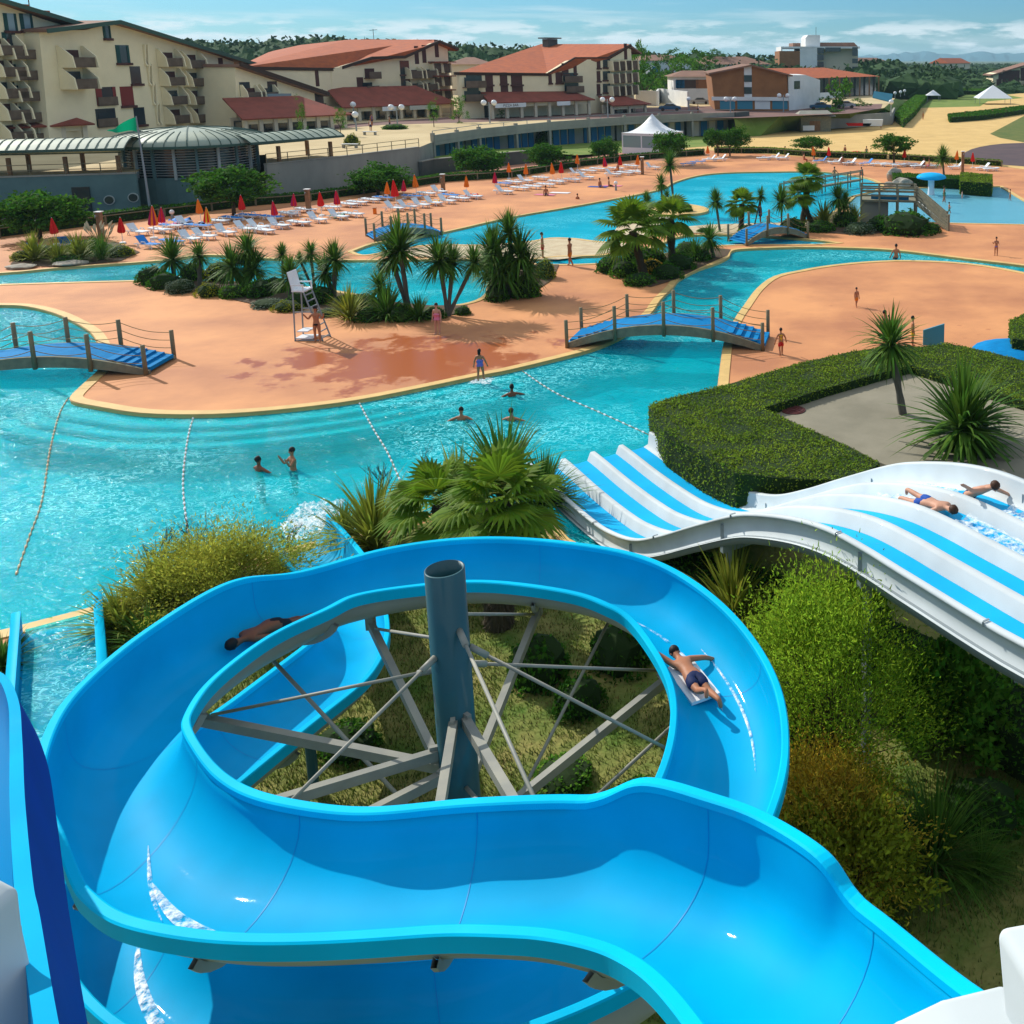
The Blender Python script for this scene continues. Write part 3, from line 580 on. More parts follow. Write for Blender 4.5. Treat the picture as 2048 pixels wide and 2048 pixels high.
# ---------------------------------------------------------------- straight slide, run-out at the left
run = empty('straight_slide', (-15.5, 20, 0), 'straight blue slide run-out full of sparkling water at the left edge', 'water slide')
rd = V(-.60, .80, 0); rn = V(-.80, -.60, 0)
RL, RR = G(33, 1225, .75), G(192, 1178, .75); RL2, RR2 = G(30, 1330, .85), G(190, 1275, .85)
rc = (RL + RR) / 2; rd = (((RL - RL2).normalized() + (RR - RR2).normalized())); rd.z = 0; rd.normalize(); rn = V(-rd.y, rd.x, 0); rw = abs((RL - RR).dot(rn)) / 2
fr3 = [(None, None, V(rc.x, rc.y, .72 + (.0 if t < 6 else (t - 6) ** 2 * .025)) - rd * t, rn, rw, 0, 0, 0) for t in [k * .5 for k in range(0, 27)]]
place(sweep(fr3, lambda f: [(-rw + .07, 0), (-rw + .05, -.55), (-rw + .15, -.62), (rw - .15, -.62), (rw - .05, -.55), (rw - .07, 0)]).build('chute', MATS['slide_blue']), run)
for s_ in (-1, 1): place(sweep(fr3, lambda f: [(s_ * (rw - .07), 0), (s_ * (rw + .10), 0), (s_ * (rw + .10), -.7), (s_ * (rw - .0), -.7)][::(1 if s_ < 0 else -1)]).build('side_wall', MATS['slide_rim']), run)
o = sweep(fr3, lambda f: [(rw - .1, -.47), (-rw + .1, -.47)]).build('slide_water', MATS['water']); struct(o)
for t in (1, 6, 11):
    mb = MB(); c = fr3[t * 2][2]; mb.box(V(c.x, c.y, (c.z - .7) / 2), (rw * 2, .3, max(.1, c.z - .7)), math.atan2(rn.y, rn.x)); place(mb.build('support_block', MATS['gelcoat']), run)
# near slide beside the tower, left edge of the view
near = empty('steep_slide', (-6, 6, 0), 'steep blue slide with a dark navy outer wall at the lower left', 'water slide')
E1 = [(150, 2200, 9.9), (112, 2048, 9.7), (76, 1837, 9.45), (62, 1765, 9.35), (47, 1602, 8.95), (42, 1480, 8.5), (34, 1400, 8.0), (5, 1350, 7.4), (-50, 1330, 6.6)]
E2 = [(270, 2230), (203, 2048), (150, 1850), (123, 1761), (84, 1600), (58, 1480), (40, 1404), (8, 1362), (-46, 1345)]
A1 = cr([tuple(G(*e)) for e in E1], 5)
B1 = []
for (a, b), e in zip(E2, E1):
    p = G(*e); q = onplane(a, b, p, p + V(-.5, .866, 0)); B1.append((q.x, q.y, q.z))
B1 = [tuple(V(*a) + V(.14, .02, -1.25 + .9 * (i / len(A1)) ** .7)) for i, a in enumerate(A1)]
mb = MB(); mb.smooth = True; n = len(A1)
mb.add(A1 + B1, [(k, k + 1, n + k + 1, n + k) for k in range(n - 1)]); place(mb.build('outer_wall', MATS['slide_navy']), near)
mb = MB(); mb.smooth = True
C1 = [tuple(V(*a) + V(-.06, -.02, .015)) for a in A1]; D1 = [tuple(V(*a) + V(-.12, -.03, -.6)) for a in A1]; F1 = [tuple(V(*a) + V(-1.6, -.4, -.62)) for a in A1]; H1 = [tuple(V(*a) + V(-1.66, -.4, .0)) for a in A1]
A2 = [tuple(V(*a) + V(0.01, 0, .015)) for a in A1]
mb.add(A2 + C1, [(k, n + k, n + k + 1, k + 1) for k in range(n - 1)]); place(mb.build('rim', MATS['slide_blue']), near)
mb = MB(); mb.smooth = True; mb.add(C1 + D1 + F1 + H1, [(j * n + k, (j + 1) * n + k, (j + 1) * n + k + 1, j * n + k + 1) for j in range(3) for k in range(n - 1)]); place(mb.build('chute', MATS['slide_mid']), near)
mb = MB(); q = V(*A1[26]); mb.tube([V(q.x - .8, q.y, 0), V(q.x - .8, q.y, q.z - .7)], .12, 12); place(mb.build('support_post', MATS['green_post']), near)
# ---------------------------------------------------------------- white tower panels close to the camera
def rounded(mb, pts, off, r=.05, seg=5):       # prism with bevelled edges
    bm = bmesh.new(); vs = [bm.verts.new(p) for p in pts]; vt = [bm.verts.new(Vector(p) + Vector(off)) for p in pts]; n = len(pts)
    bm.faces.new(vs); bm.faces.new(vt[::-1])
    for i in range(n): bm.faces.new((vs[(i + 1) % n], vs[i], vt[i], vt[(i + 1) % n]))
    bmesh.ops.recalc_face_normals(bm, faces=bm.faces)
    bmesh.ops.bevel(bm, geom=list(bm.edges), offset=r, segments=seg, profile=.5, affect='EDGES')
    bm.verts.index_update(); o = len(mb.v); mb.v += [tuple(v.co) for v in bm.verts]
    for f in bm.faces: mb.f.append([o + v.index for v in f.verts]); mb.m.append(mb.cur); mb.sm.append(True)
    bm.free()
tub = empty('slide_start_tub', (1.0, 3.5, 8.5), 'white moulded plastic tub of the slide start at the lower right corner', 'slide start')
def dpt(px, py, z_):                 # point at camera depth z_
    return CAM + ray(px, py) * z_
mb = MB(); dz = 4.26
rounded(mb, [dpt(1700, 2085, dz), dpt(1790, 2035, dz), dpt(1880, 1992, dz), dpt(2012, 1960, dz), dpt(2032, 2085, dz)], V(.25, -.75, -.1), .035); place(mb.build('side_wall', MATS['slide_white']), tub)
dz = 4.18; mb = MB(); rounded(mb, [dpt(1988, 1848, dz), dpt(2130, 1822, dz), dpt(2130, 2150, dz), dpt(2008, 2085, dz)], V(.3, -.8, -.05), .045); place(mb.build('end_wall', MATS['slide_white']), tub)
tub2 = empty('slide_start_tub', (-3.3, 3.0, 8.5), 'white moulded plastic tub end beside the navy slide at the lower left corner', 'slide start')
mb = MB(); dz = 3.9
rounded(mb, [dpt(-60, 1735, dz), dpt(5, 1752, dz), dpt(44, 1772, dz), dpt(52, 1850, dz), dpt(70, 1930, dz), dpt(92, 2090, dz), dpt(-60, 2090, dz)], V(-.25, -.7, -.1), .03); place(mb.build('end_wall', MATS['slide_white']), tub2)
# ---------------------------------------------------------------- terrace level, walls
PZ = 3.2
wl = [(-500, 452), (0, 431), (280, 420), (540, 396), (700, 374), (842, 351)]
W = [G(a, b) for a, b in wl]
cf = [(868, 313, 1.4), (960, 301, 1.1), (1100, 291, .5), (1250, 281, .2), (1385, 273, .1), (1468, 270, .05)]
CFB = [G(a, b, c) for a, b, c in cf]
aw = V(W[3].x, W[3].y, 0).normalized() * 13
top = [(p.x, p.y) for p in W[:3]] + [(W[2].x + aw.x * .9, W[2].y + aw.y * .9), (W[3].x + aw.x * .9, W[3].y + aw.y * .9)] + [(p.x, p.y) for p in W[3:]] + [(p.x, p.y) for p in CFB]
back = [(G(a, b, PZ).x, G(a, b, PZ).y) for a, b in ((1500, 234), (1560, 232), (1700, 226), (1768, 216), (1790, 197), (1700, 180), (1200, 176), (700, 180), (0, 200), (-900, 230))]
sheet('terrace', top + back, [], PZ, MATS['plaza_sand'])


sheet('promenade_road', [(G(a, b, PZ).x, G(a, b, PZ).y) for a, b in [(1000, 243), (1250, 236), (1480, 236), (1560, 233), (1700, 227), (1762, 217), (1765, 208), (1500, 210), (1300, 216), (900, 234), (500, 262), (520, 272), (760, 250)]], [], PZ + .01, MATS['road'])
def wallrun(name, pts, z0, z1, th, m, label, cat='wall', cap=None, capm=None):
    root = empty(name, pts[0], label, cat); mb = MB(); mc = MB()
    for a, b in zip(pts, pts[1:]):
        d = (b - a); d.z = 0; d.normalize(); n = V(-d.y, d.x, 0) * th
        q = [V(a.x, a.y, z0), V(b.x, b.y, z0), V(b.x, b.y, z0) + n, V(a.x, a.y, z0) + n]
        mb.prism(q[::-1], (0, 0, z1 - z0))
        if cap: q = [V(a.x, a.y, z1) - n * .15, V(b.x, b.y, z1) - n * .15, V(b.x, b.y, z1) + n * 1.15, V(a.x, a.y, z1) + n * 1.15]; mc.prism(q[::-1], (0, 0, cap))
    place(mb.build('wall_body', MATS[m], fixn=True), root)
    if cap: place(mc.build('coping', MATS[capm or m], fixn=True), root)
    return root
def railrun(name, pts, h, label, m='steel_grey', step=2.2, rails=(1, .55), th=.05, cat='railing', parent=None, post=None, group=None):
    root = parent or empty(name, pts[0], label, cat, group)
    for r_ in rails:
        mb = MB(); mb.tube([p + V(0, 0, h * r_) for p in pts], th / 1.6, 5); place(mb.build('rail', MATS[m]), root)
    pm = MB(); pm.bar((0, 0, 0), (0, 0, h * 1.02), post or th * 1.2); po = pm.build('post', MATS[m]); first = True
    for i, (a, b) in enumerate(zip(pts, pts[1:])):
        n = max(1, int((b - a).length / step))
        for k in range(0 if i == 0 else 1, n + 1):
            q = po if first else po.copy()
            if not first: COL.objects.link(q)
            first = False; q.parent = root; q.location = a.lerp(b, k / n) - pts[0]
    return root
wallrun('retaining_wall', W[:3], 0, PZ - .01, .4, 'teal_wall', 'dark teal concrete wall with round windows left of the round pavilion', cap=.12, capm='concrete_wall')
wallrun('retaining_wall', W[3:], 0, PZ - .01, .4, 'concrete_wall', 'grey concrete retaining wall right of the round pavilion behind the sunbathers', cap=.1)
wallrun('retaining_wall', [G(846, 352), G(868, 346.5), G(1062, 326.5)], 0, 1.58, .4, 'concrete_dark', 'lower grey wall holding up the lawn', cap=.1, capm='concrete_wall')
wallrun('retaining_wall', [V(W[-1].x, W[-1].y, 0), V(CFB[0].x, CFB[0].y, 0)], 0, PZ - .01, .4, 'concrete_wall', 'short grey wall end at the corner above the lawn')
rp = [V(p.x, p.y, PZ) for p in W]
railrun('railing', rp[:3], 1.0, 'thin metal railing on the teal wall left of the pavilion', 'wood_post')
railrun('railing', rp[3:], 1.0, 'thin metal railing on the grey wall right of the pavilion', 'wood_post')
# round windows in the teal wall
for px, py in ((219, 400), (267, 395)):
    p = onplane(px, py, W[1], W[2]); d = (W[2] - W[1]).normalized(); n = V(d.y, -d.x, 0)
    if n.y > 0: n = -n
    mb = MB(); mb.tube([p + n * .02, p + n * .1], .42, 20); o = mb.build('round_window', MATS['louvre'])
    c = empty('round_window', p, 'round porthole window in the teal wall, ' + ('left one of the two' if px < 240 else 'right one beside the pavilion'), 'window'); place(o, c); o.name = 'frame'
    mb = MB(); mb.tube([p + n * .03, p + n * .12], .34, 20); place(mb.build('pane', MATS['glass_dark']), c)
p0, p1 = onplane(150, 416, W[1], W[2]), onplane(185, 412, W[1], W[2]); mb = MB(); mb.prism([V(p0.x, p0.y - .05, 0.02), V(p1.x, p1.y - .05, 0.02), V(p1.x, p1.y - .05, 2.2), V(p0.x, p0.y - .05, 2.2)], (0, -.08, 0))
tag(mb.build('doorway', MATS['glass_dark'], fixn=True), 'dark doorway in the teal wall behind the left garden tree', 'door')
# banner on the wall
a, b = onplane(715, 311, W[4], W[5]), onplane(796, 298, W[4], W[5]); n = V(-.3, -.85, 0); hh = 1.1
for k, (u0, u1, m_) in enumerate(((0, .62, 'glass_pale'), (.64, 1, 'white_wall'))):
    A, B = a.lerp(b, u0), a.lerp(b, u1); z = PZ - 1.0; mb = MB(); mb.prism([V(A.x, A.y, z) + n, V(B.x, B.y, z) + n, V(B.x, B.y, z + hh) + n, V(A.x, A.y, z + hh) + n], (0.02, .05, 0)); bn = mb.build('wall_banner', MATS[m_], fixn=True)
    tag(bn, ('pale green banner' if k == 0 else 'small white banner') + ' hanging on the grey retaining wall', 'banner')
# ---------------------------------------------------------------- round pavilion with zinc roof
KA, KB = G(275, 418), G(525, 398); kc = G(395, 404); KR = (G(525, 405) - G(262, 405)).length / 2 * .93
kc = G(393, 405); kc += V(kc.x, kc.y, 0).normalized() * KR * .9; kc.z = 0
kz = 5.25
pav = empty('round_pavilion', kc, 'round pavilion with shallow ribbed zinc dome and louvred glass walls', 'pavilion')
mb = MB(); mb.lathe(kc, [(KR, 0), (KR, 2.2), (KR + .05, 2.2), (KR + .05, 2.4), (KR, 2.4)], 40); place(mb.build('base_wall', MATS['teal_wall']), pav)
mb = MB(); mb.lathe(kc, [(KR - .35, 2.3), (KR - .35, kz)], 40); place(mb.build('glass_wall', MATS['glass_dark']), pav)
mb = MB()
for z in [2.55 + .24 * k for k in range(11)]: mb.lathe(kc, [(KR - .16, z), (KR - .04, z + .05), (KR - .04, z + .09), (KR - .16, z + .05)], 40)
place(mb.build('louvres', MATS['louvre']), pav)
for k in range(20):
    a = 2 * math.pi * k / 20; mb = MB(); p = kc + V(math.cos(a) * KR, math.sin(a) * KR, 0); mb.box(p + V(0, 0, (2.2 + kz) / 2), (.22, .22, kz - 2.2), a); place(mb.build('column', MATS['teal_wall' if k % 2 else 'louvre']), pav)
KE = KR + 1.25
dome = [(KE * math.cos(t) , kz + .05 + 1.4 * math.sin(t)) for t in [math.pi / 2 * k / 8 for k in range(9)]]
mb = MB(); mb.smooth = True; mb.lathe(kc, [(KE - .3, kz - .15), (KE, kz - .15)] + dome[:-1] + [(.02, kz + 1.45)], 56); place(mb.build('roof', MATS['zinc'], fixn=True), pav)
mb = MB()
for k in range(48):
    a = 2 * math.pi * k / 48; pts = [kc + V(math.cos(a) * r_, math.sin(a) * r_, z + .02) for r_, z in (dome if k % 4 == 0 else dome[:6])]
    for p, q in zip(pts, pts[1:]): mb.bar(p, q, .10 if k % 4 == 0 else .05, .07)
place(mb.build('roof_ribs', MATS['zinc_rib']), pav)
mb = MB(); mb.lathe(kc, [(KE - .1, kz - .16), (KE + .05, kz - .16), (KE + .05, kz + .06), (KE - .02, kz + .08)], 56); place(mb.build('gutter', MATS['gutter']), pav)
# vaulted canopies
def canopy(name, a, b, wd, z, rise, n, label, posts):
    root = empty(name, a, label, 'canopy'); d = (b - a).normalized(); s = V(-d.y, d.x, 0); L = (b - a).length; mb = MB(); mb.smooth = True; m2 = MB(); rows = []
    for k in range(n + 1):
        c = a + d * L * k / n; rows.append([V(c.x, c.y, z) + s * wd * (u - .5) + V(0, 0, rise * math.sin(math.pi * (.15 + .85 * u))) for u in [j / 8 for j in range(9)]])
    mb.add([p for r_ in rows for p in r_], [(i * 9 + j, (i + 1) * 9 + j, (i + 1) * 9 + j + 1, i * 9 + j + 1) for i in range(n) for j in range(8)])
    mb.add([p + V(0, 0, -.12) for r_ in rows for p in r_], [(i * 9 + j, i * 9 + j + 1, (i + 1) * 9 + j + 1, (i + 1) * 9 + j) for i in range(n) for j in range(8)])
    for r_ in rows:
        for p, q in zip(r_, r_[1:]): m2.bar(p + V(0, 0, .03), q + V(0, 0, .03), .05, .06)
    for j in (0, 8):
        for r0, r1 in zip(rows, rows[1:]): m2.bar(r0[j] - V(0, 0, .05), r1[j] - V(0, 0, .05), .12, .22)
    place(mb.build('roof', MATS['zinc'], fixn=True), root); place(m2.build('roof_ribs', MATS['zinc_rib']), root)
    for u in posts:
        c = a + d * L * u
        for sgn in (-.3, .3):
            p = c + s * wd * sgn; mb = MB(); mb.box(V(p.x, p.y, (PZ + z) / 2), (.28, .28, z - PZ), math.atan2(d.y, d.x)); place(mb.build('post', MATS['wood']), root)
    return root
d_ = (W[2] - W[1]).normalized(); sb = V(-d_.y, d_.x, 0); sb = sb if sb.y > 0 else -sb
ca = V(W[1].x, W[1].y, 0) + sb * 3.2 - d_ * 9; cb_ = V(W[2].x, W[2].y, 0) + sb * 2.8 - d_ * .5
canopy('vaulted_canopy', ca, cb_, 6.2, 4.75, 1.5, 26, 'long pale vaulted zinc canopy left of the round pavilion', (.08, .3, .52, .74, .95))
d_ = (W[4] - W[3]).normalized(); sb = V(-d_.y, d_.x, 0); sb = sb if sb.y > 0 else -sb
c0 = W[3] + sb * 2.7 - d_ * 1.5; c1 = c0 + d_ * 10.5; canopy('vaulted_canopy', c0, c1, 5.6, 4.75, 1.3, 12, 'short pale vaulted zinc canopy right of the round pavilion', (.35, .92))
# green flag on a leaning pole
b0 = G(302, 430); t0 = onplane(272, 232, b0, b0 + V(1, 0, 0)); fl = empty('flagpole', b0, 'tall grey pole flying a bright green pennant before the round pavilion', 'flagpole')
mb = MB(); mb.tube([b0, t0], [.11, .05], 8); place(mb.build('pole', MATS['steel_grey']), fl)
pts = [onplane(272, 234, b0, b0 + V(1, 0, 0)), onplane(274, 264, b0, b0 + V(1, 0, 0))]
mb = MB(); mb.smooth = True; n = 10; vs = []
for k in range(n + 1):
    t = k / n; up = pts[0].lerp(onplane(213, 262, b0, b0 + V(1, 0, 0)), t); dn = pts[1].lerp(onplane(213, 263, b0, b0 + V(1, 0, 0)), t); w_ = V(0, .25 * math.sin(t * 9), .12 * math.sin(t * 7)); vs += [up + w_, dn + w_ * .8]
mb.add(vs, [(2 * k, 2 * k + 1, 2 * k + 3, 2 * k + 2) for k in range(n)]); place(mb.build('flag', MATS['green_flag']), fl)
# ---------------------------------------------------------------- curved beach cabin row
cab = empty('beach_cabin_row', CFB[2], 'long curved row of concrete beach cabins with blue doors under the promenade', 'building')
for (a, b) in zip(CFB, CFB[1:]):
    d = (b - a); d.z = 0; L = d.length; d.normalize(); n = V(-d.y, d.x, 0); n = n if n.y > 0 else -n; zb = 0
    A, B = V(a.x, a.y, 0), V(b.x, b.y, 0)
    mb = MB(); mb.prism([A + n * 2.2, B + n * 2.2, B + n * 2.5, A + n * 2.5], (0, 0, PZ - .05)); place(mb.build('back_wall', MATS['concrete_wall'], fixn=True), cab)
    mb = MB(); mb.prism([A - n * .25 + V(0, 0, PZ - .45), B - n * .25 + V(0, 0, PZ - .45), B + n * 2.6 + V(0, 0, PZ - .45), A + n * 2.6 + V(0, 0, PZ - .45)], (0, 0, .44)); mb.prism([A - n * .26 + V(0, 0, PZ), B - n * .26 + V(0, 0, PZ), B + V(0, 0, PZ), A + V(0, 0, PZ)], (0, 0, .8)); place(mb.build('parapet', MATS['concrete_wall'], fixn=True), cab)
    k = max(1, int(L / 5.5))
    for i in range(k):
        p = A.lerp(B, i / k); mb = MB(); mb.box(p + V(0, 0, 2.1), (.4, .4, 4.3), math.atan2(d.y, d.x)); place(mb.build('pillar', MATS['concrete_wall']), cab)
        for q in range(4):
            c = A.lerp(B, (i + .2 + q * .2) / k) + n * 2.1; mb = MB(); wd = L / k * .15; mb.box(V(c.x, c.y, 1.25), (wd, .12, 2.5), math.atan2(d.y, d.x)); place(mb.build('door' if (a.x + q) % 2 else 'shutter', MATS['blue_panel' if (CFB.index(a) == 0) else ('blue_door' if CFB.index(a) < 3 or q % 2 else 'cream_dark')]), cab)
ep = CFB[-1]; mb = MB(); mb.prism([V(ep.x, ep.y, 0), V(ep.x + 2, ep.y + 4, 0), V(ep.x + 2.5, ep.y + 3.5, 0), V(ep.x + .5, ep.y - .3, 0)], (0, 0, PZ + .8)); place(mb.build('end_wall', MATS['concrete_dark'], fixn=True), cab)
# ---------------------------------------------------------------- apartment buildings
def facade(root, A, B, outline, depth, wallm='cream', name='wall'):
    """upright wall through ground points A,B; outline given in photo pixels; pushed back by depth"""
    pts = [onplane(x, y, A, B) for x, y in outline]
    mb = MB(); mb.prism(pts, depth); place(mb.build(name, MATS[wallm], fixn=True), root); return pts
def win(root, A, B, px, py, w_, h_, m='glass_dark', fm=None, name='window', dep=.08, sill=True):
    p = onplane(px, py, A, B); d = (B - A); d.z = 0; d.normalize(); n = V(d.y, -d.x, 0); n = n if n.dot(CAM - p) > 0 else -n
    n.z = 0; u = V(0, 0, 1); mb = MB()
    def q(cx, cz, ww, hh, t0, t1): mb.prism([p + d * (cx - ww / 2) + u * (cz - hh / 2) + n * t0, p + d * (cx + ww / 2) + u * (cz - hh / 2) + n * t0, p + d * (cx + ww / 2) + u * (cz + hh / 2) + n * t0, p + d * (cx - ww / 2) + u * (cz + hh / 2) + n * t0], n * (t1 - t0))
    mb.cur = 0; q(0, 0, w_, h_, .0, .03)
    if fm is not None:
        mb.cur = 1; q(-w_ * .36, 0, w_ * .28, h_, .032, .09); q(w_ * .42, 0, w_ * .16, h_, .032, .09)
    if sill: mb.cur = 2; q(0, -h_ / 2 - .15, w_ * 1.15, .3, .0, .3)
    place(mb.build(name, [MATS[m], MATS[fm or m], MATS['shutter']], fixn=True), root)
def balc(root, A, B, px, py, w_, h_=1.0, dep=1.3, fins=True, lift=2.7, roofed=False):
    p = onplane(px, py, A, B); d = (B - A); d.z = 0; d.normalize(); n = V(d.y, -d.x, 0); n = n if n.dot(CAM - p) > 0 else -n; u = V(0, 0, 1); mb = MB(); M4 = Matrix(((d.x, n.x, 0, 0), (d.y, n.y, 0, 0), (0, 0, 1, 0), (0, 0, 0, 1)))
    mb.cur = 0; mb.box(p + n * (dep - .06), (w_, .12, h_), M=M4); mb.box(p + n * dep / 2 - u * h_ / 2, (w_, dep, .16), M=M4)
    mb.cur = 1
    if fins:
        for s_ in (-1, 1):
            c = p + d * s_ * (w_ / 2 + .12); mb.prism([c + n * .02 - u * (h_ / 2 + .1), c + n * (dep + .25) - u * (h_ / 2 + .1), c + n * (dep + .05) + u * h_ * .6, c + n * .35 + u * (lift - h_), c + n * .02 + u * (lift - h_)], d * .2)
    place(mb.build('balcony', [MATS['balcony'], MATS['cream']], fixn=True), root)
    win(root, A, B, px, py - 0.0, w_ * .9, 0.01, 'glass_dark', sill=False, name='window') if 0 else None
    mb = MB(); mb.prism([p - d * w_ * .4 + n * .03 - u * h_ / 2, p + d * w_ * .4 + n * .03 - u * h_ / 2, p + d * w_ * .4 + n * .03 + u * (lift - h_ - .5), p - d * w_ * .4 + n * .03 + u * (lift - h_ - .5)], n * .05); place(mb.build('balcony_door', MATS['shutter' if int(px) % 3 else 'glass_dark'], fixn=True), root)
def slab(root, pts, t, m, name='roof'):
    mb = MB(); n = (pts[1] - pts[0]).cross(pts[2] - pts[0]).normalized(); n = n if n.z > 0 else -n
    mb.prism([p - n * t for p in pts], n * t); place(mb.build(name, MATS[m], fixn=True), root)
rnd = random.Random(5)
# 1: large left block with stepped gables
b1 = empty('apartment_building', G(300, 262, PZ), 'large cream apartment block with stepped gables at the upper left', 'building')
A, B = G(0, 302, PZ), G(478, 253, PZ); dn = (B - A).normalized(); bk = V(-dn.y, dn.x, 0); bk = bk if bk.x < 0 else -bk; bk = bk * 16
A2, B2 = A - bk * .10, B - bk * .10
A3, B3 = A + bk * .12, B + bk * .12
facade(b1, A3, B3, [(-60, 310), (-60, -8), (0, 8), (85, 38), (140, 55), (185, 90), (185, 290)], bk)
facade(b1, A, B, [(100, 295), (78, 62), (170, 60), (222, 48), (290, 66), (405, 100), (468, 124), (480, 255), (290, 262)], bk)
for x, y in ((20, 44), (52, 44), (18, 82), (62, 84), (66, 130), (75, 172), (80, 210)): win(b1, A3, B3, x, y, 1.7, 1.9, 'glass_pale' if y < 50 else 'glass_dark', 'shutter_green' if y < 90 else None)
for r_ in range(5): balc(b1, A3, B3, 2 + r_ * 5, 100 + r_ * 43, 3.0); balc(b1, A3, B3, 30 + r_ * 6, 108 + r_ * 42, 3.2)
for x, y, w_, h_ in ((213, 64, 1.2, 1.5), (245, 108, 2.2, 2.2), (271, 150, 1.8, 2.2), (279, 232, 1.9, 2.2)): win(b1, A, B, x, y, w_, h_, 'glass_dark', 'shutter_green' if y < 120 else None)
win(b1, A, B, 254, 192, 2.2, 2.4, 'shutter_red')
for y in (192, 235):
    win(b1, A, B, 212, y, 3.2, 2.2, 'glass_dark', 'shutter_red' if y < 200 else None, sill=False); balc(b1, A, B, 213, y + 10, 3.1, 1.0, .3, False)
for k, y in enumerate((124, 167)): balc(b1, A, B, 140 + 4 * k, y, 3.4, 1.1, 1.8, True, 3.0)
for r_ in range(4):
    for c_ in range(3):
        if r_ == 0 and c_ == 2: continue
        balc(b1, A, B, 332 + c_ * 47 + r_ * 5, 124 + c_ * 4 + r_ * 38 - c_ * r_ * 2, 3.2, 1.05, 1.2, True, 2.8)
    balc(b1, A, B, 292 + r_ * 8, 128 + r_ * 39, .3, .3, .1, True, 2.8)
win(b1, A, B, 442, 134, 1.0, 2.6, 'shutter')
for y in (171, 207): p = onplane(452, y, A, B); mb = MB(); mb.box(p - bk * .04, (.9, 2.6, .16), math.atan2(dn.y, dn.x) - math.pi / 2); place(mb.build('awning', MATS['roof_tile']), b1)
up = V(0, 0, .2)
def gable(root, A_, B_, ridge, eaveL, eaveR, over, m='roof_brown'):
    r0 = onplane(*ridge, A_, B_) + up; l0 = onplane(*eaveL, A_, B_) + up; e0 = onplane(*eaveR, A_, B_) + up
    f = -bk.normalized() * 1.2; b = bk + bk.normalized() * 1.0
    slab(root, [r0 + f, e0 + f, e0 + b, r0 + b], .35, m); slab(root, [r0 + f, l0 + f, l0 + b, r0 + b], .35, m)
    mb = MB(); mb.bar(r0 + f * 1.03 - up, e0 + f * 1.03 - up, .12, .5); mb.bar(r0 + f * 1.03 - up, l0 + f * 1.03 - up, .12, .5); place(mb.build('fascia', MATS['gutter']), root)
gable(b1, A, B, (222, 44), (74, 62), (502, 130), 1)
gable(b1, A3, B3, (-60, -12), (-200, -40), (190, 62), 1)
gable(b1, A2, B2, (330, 80), (268, 94), (345, 84), 1) if 0 else None
for x, y, w_ in ((100, 30, 2.6), (140, 42, 2.8)):
    p = onplane(x, y, A3, B3) + bk * .3; mb = MB(); mb.box(p, (w_, 1.6, 2.2), math.atan2(dn.y, dn.x)); mb.box(p + V(0, 0, 1.2), (w_ + .5, 2, .2), math.atan2(dn.y, dn.x)); place(mb.build('chimney', MATS['roof_tile']), b1)
p = onplane(137, 34, A3, B3) + bk * .3; mb = MB(); mb.bar(p, p + V(0, 0, 3), .08); mb.bar(p + V(0, 0, 3) - dn * 1.6, p + V(0, 0, 3) + dn * 2.4, .07); mb.bar(p + V(0, 0, 2.4) - dn * .8, p + V(0, 0, 2.4) + dn * .8, .05); place(mb.build('aerial', MATS['fascia']), b1)
# low shop arcade with tiled roof in front, left
def arcade(px0, px1, py_eave0, py_eave1, base0, base1, depth, rise, label, n=6, roofm='roof_dark', sign=None):
    a, b = G(px0, base0, PZ), G(px1, base1, PZ); d = (b - a).normalized(); n_ = V(-d.y, d.x, 0); n_ = n_ if n_.dot(CAM - a) < 0 else -n_
    ea, eb = onplane(px0, py_eave0, a, b), onplane(px1, py_eave1, a, b); root = empty('shop_arcade', a, label, 'shop front')
    h = (ea.z + eb.z) / 2; L = (b - a).length; f = -n_ * 1.0
    slab(root, [V(a.x, a.y, h) + f - d * .8, V(b.x, b.y, h) + f + d * .8, V(b.x, b.y, h + rise) + n_ * depth - d * depth * .5, V(a.x, a.y, h + rise) + n_ * depth + d * .5], .18, roofm)
    slab(root, [V(b.x, b.y, h - .02) + f + d * .8, V(b.x, b.y, h - .02) + n_ * depth + d * .8, V(b.x, b.y, h + rise) + n_ * depth - d * depth * .5], .18, roofm)
    mb = MB(); mb.prism([V(a.x, a.y, PZ) + n_ * depth * .6, V(b.x, b.y, PZ) + n_ * depth * .6, V(b.x, b.y, h) + n_ * depth * .6, V(a.x, a.y, h) + n_ * depth * .6], n_ * .3); place(mb.build('shop_wall', MATS['cream_dark'], fixn=True), root)
    mb = MB(); mb.prism([V(a.x, a.y, h - .8), V(b.x, b.y, h - .8), V(b.x, b.y, h - .1), V(a.x, a.y, h - .1)], n_ * .3); place(mb.build('lintel', MATS['cream'], fixn=True), root)
    for k in range(n + 1):
        p = a.lerp(b, k / n); mb = MB(); mb.box(V(p.x, p.y, (PZ + h) / 2 - .1), (.5, .5, h - PZ - .2), math.atan2(d.y, d.x)); place(mb.build('pillar', MATS['cream_dark']), root)
        if k < n:
            q = a.lerp(b, (k + .5) / n) + n_ * (depth * .6 - .06); mb = MB(); mb.box(V(q.x, q.y, PZ + (h - PZ) * .4), (L / n * .6, .1, (h - PZ) * .75), math.atan2(d.y, d.x)); place(mb.build('shop_window', MATS['glass_dark']), root)
    return root, a, b, h, n_, d
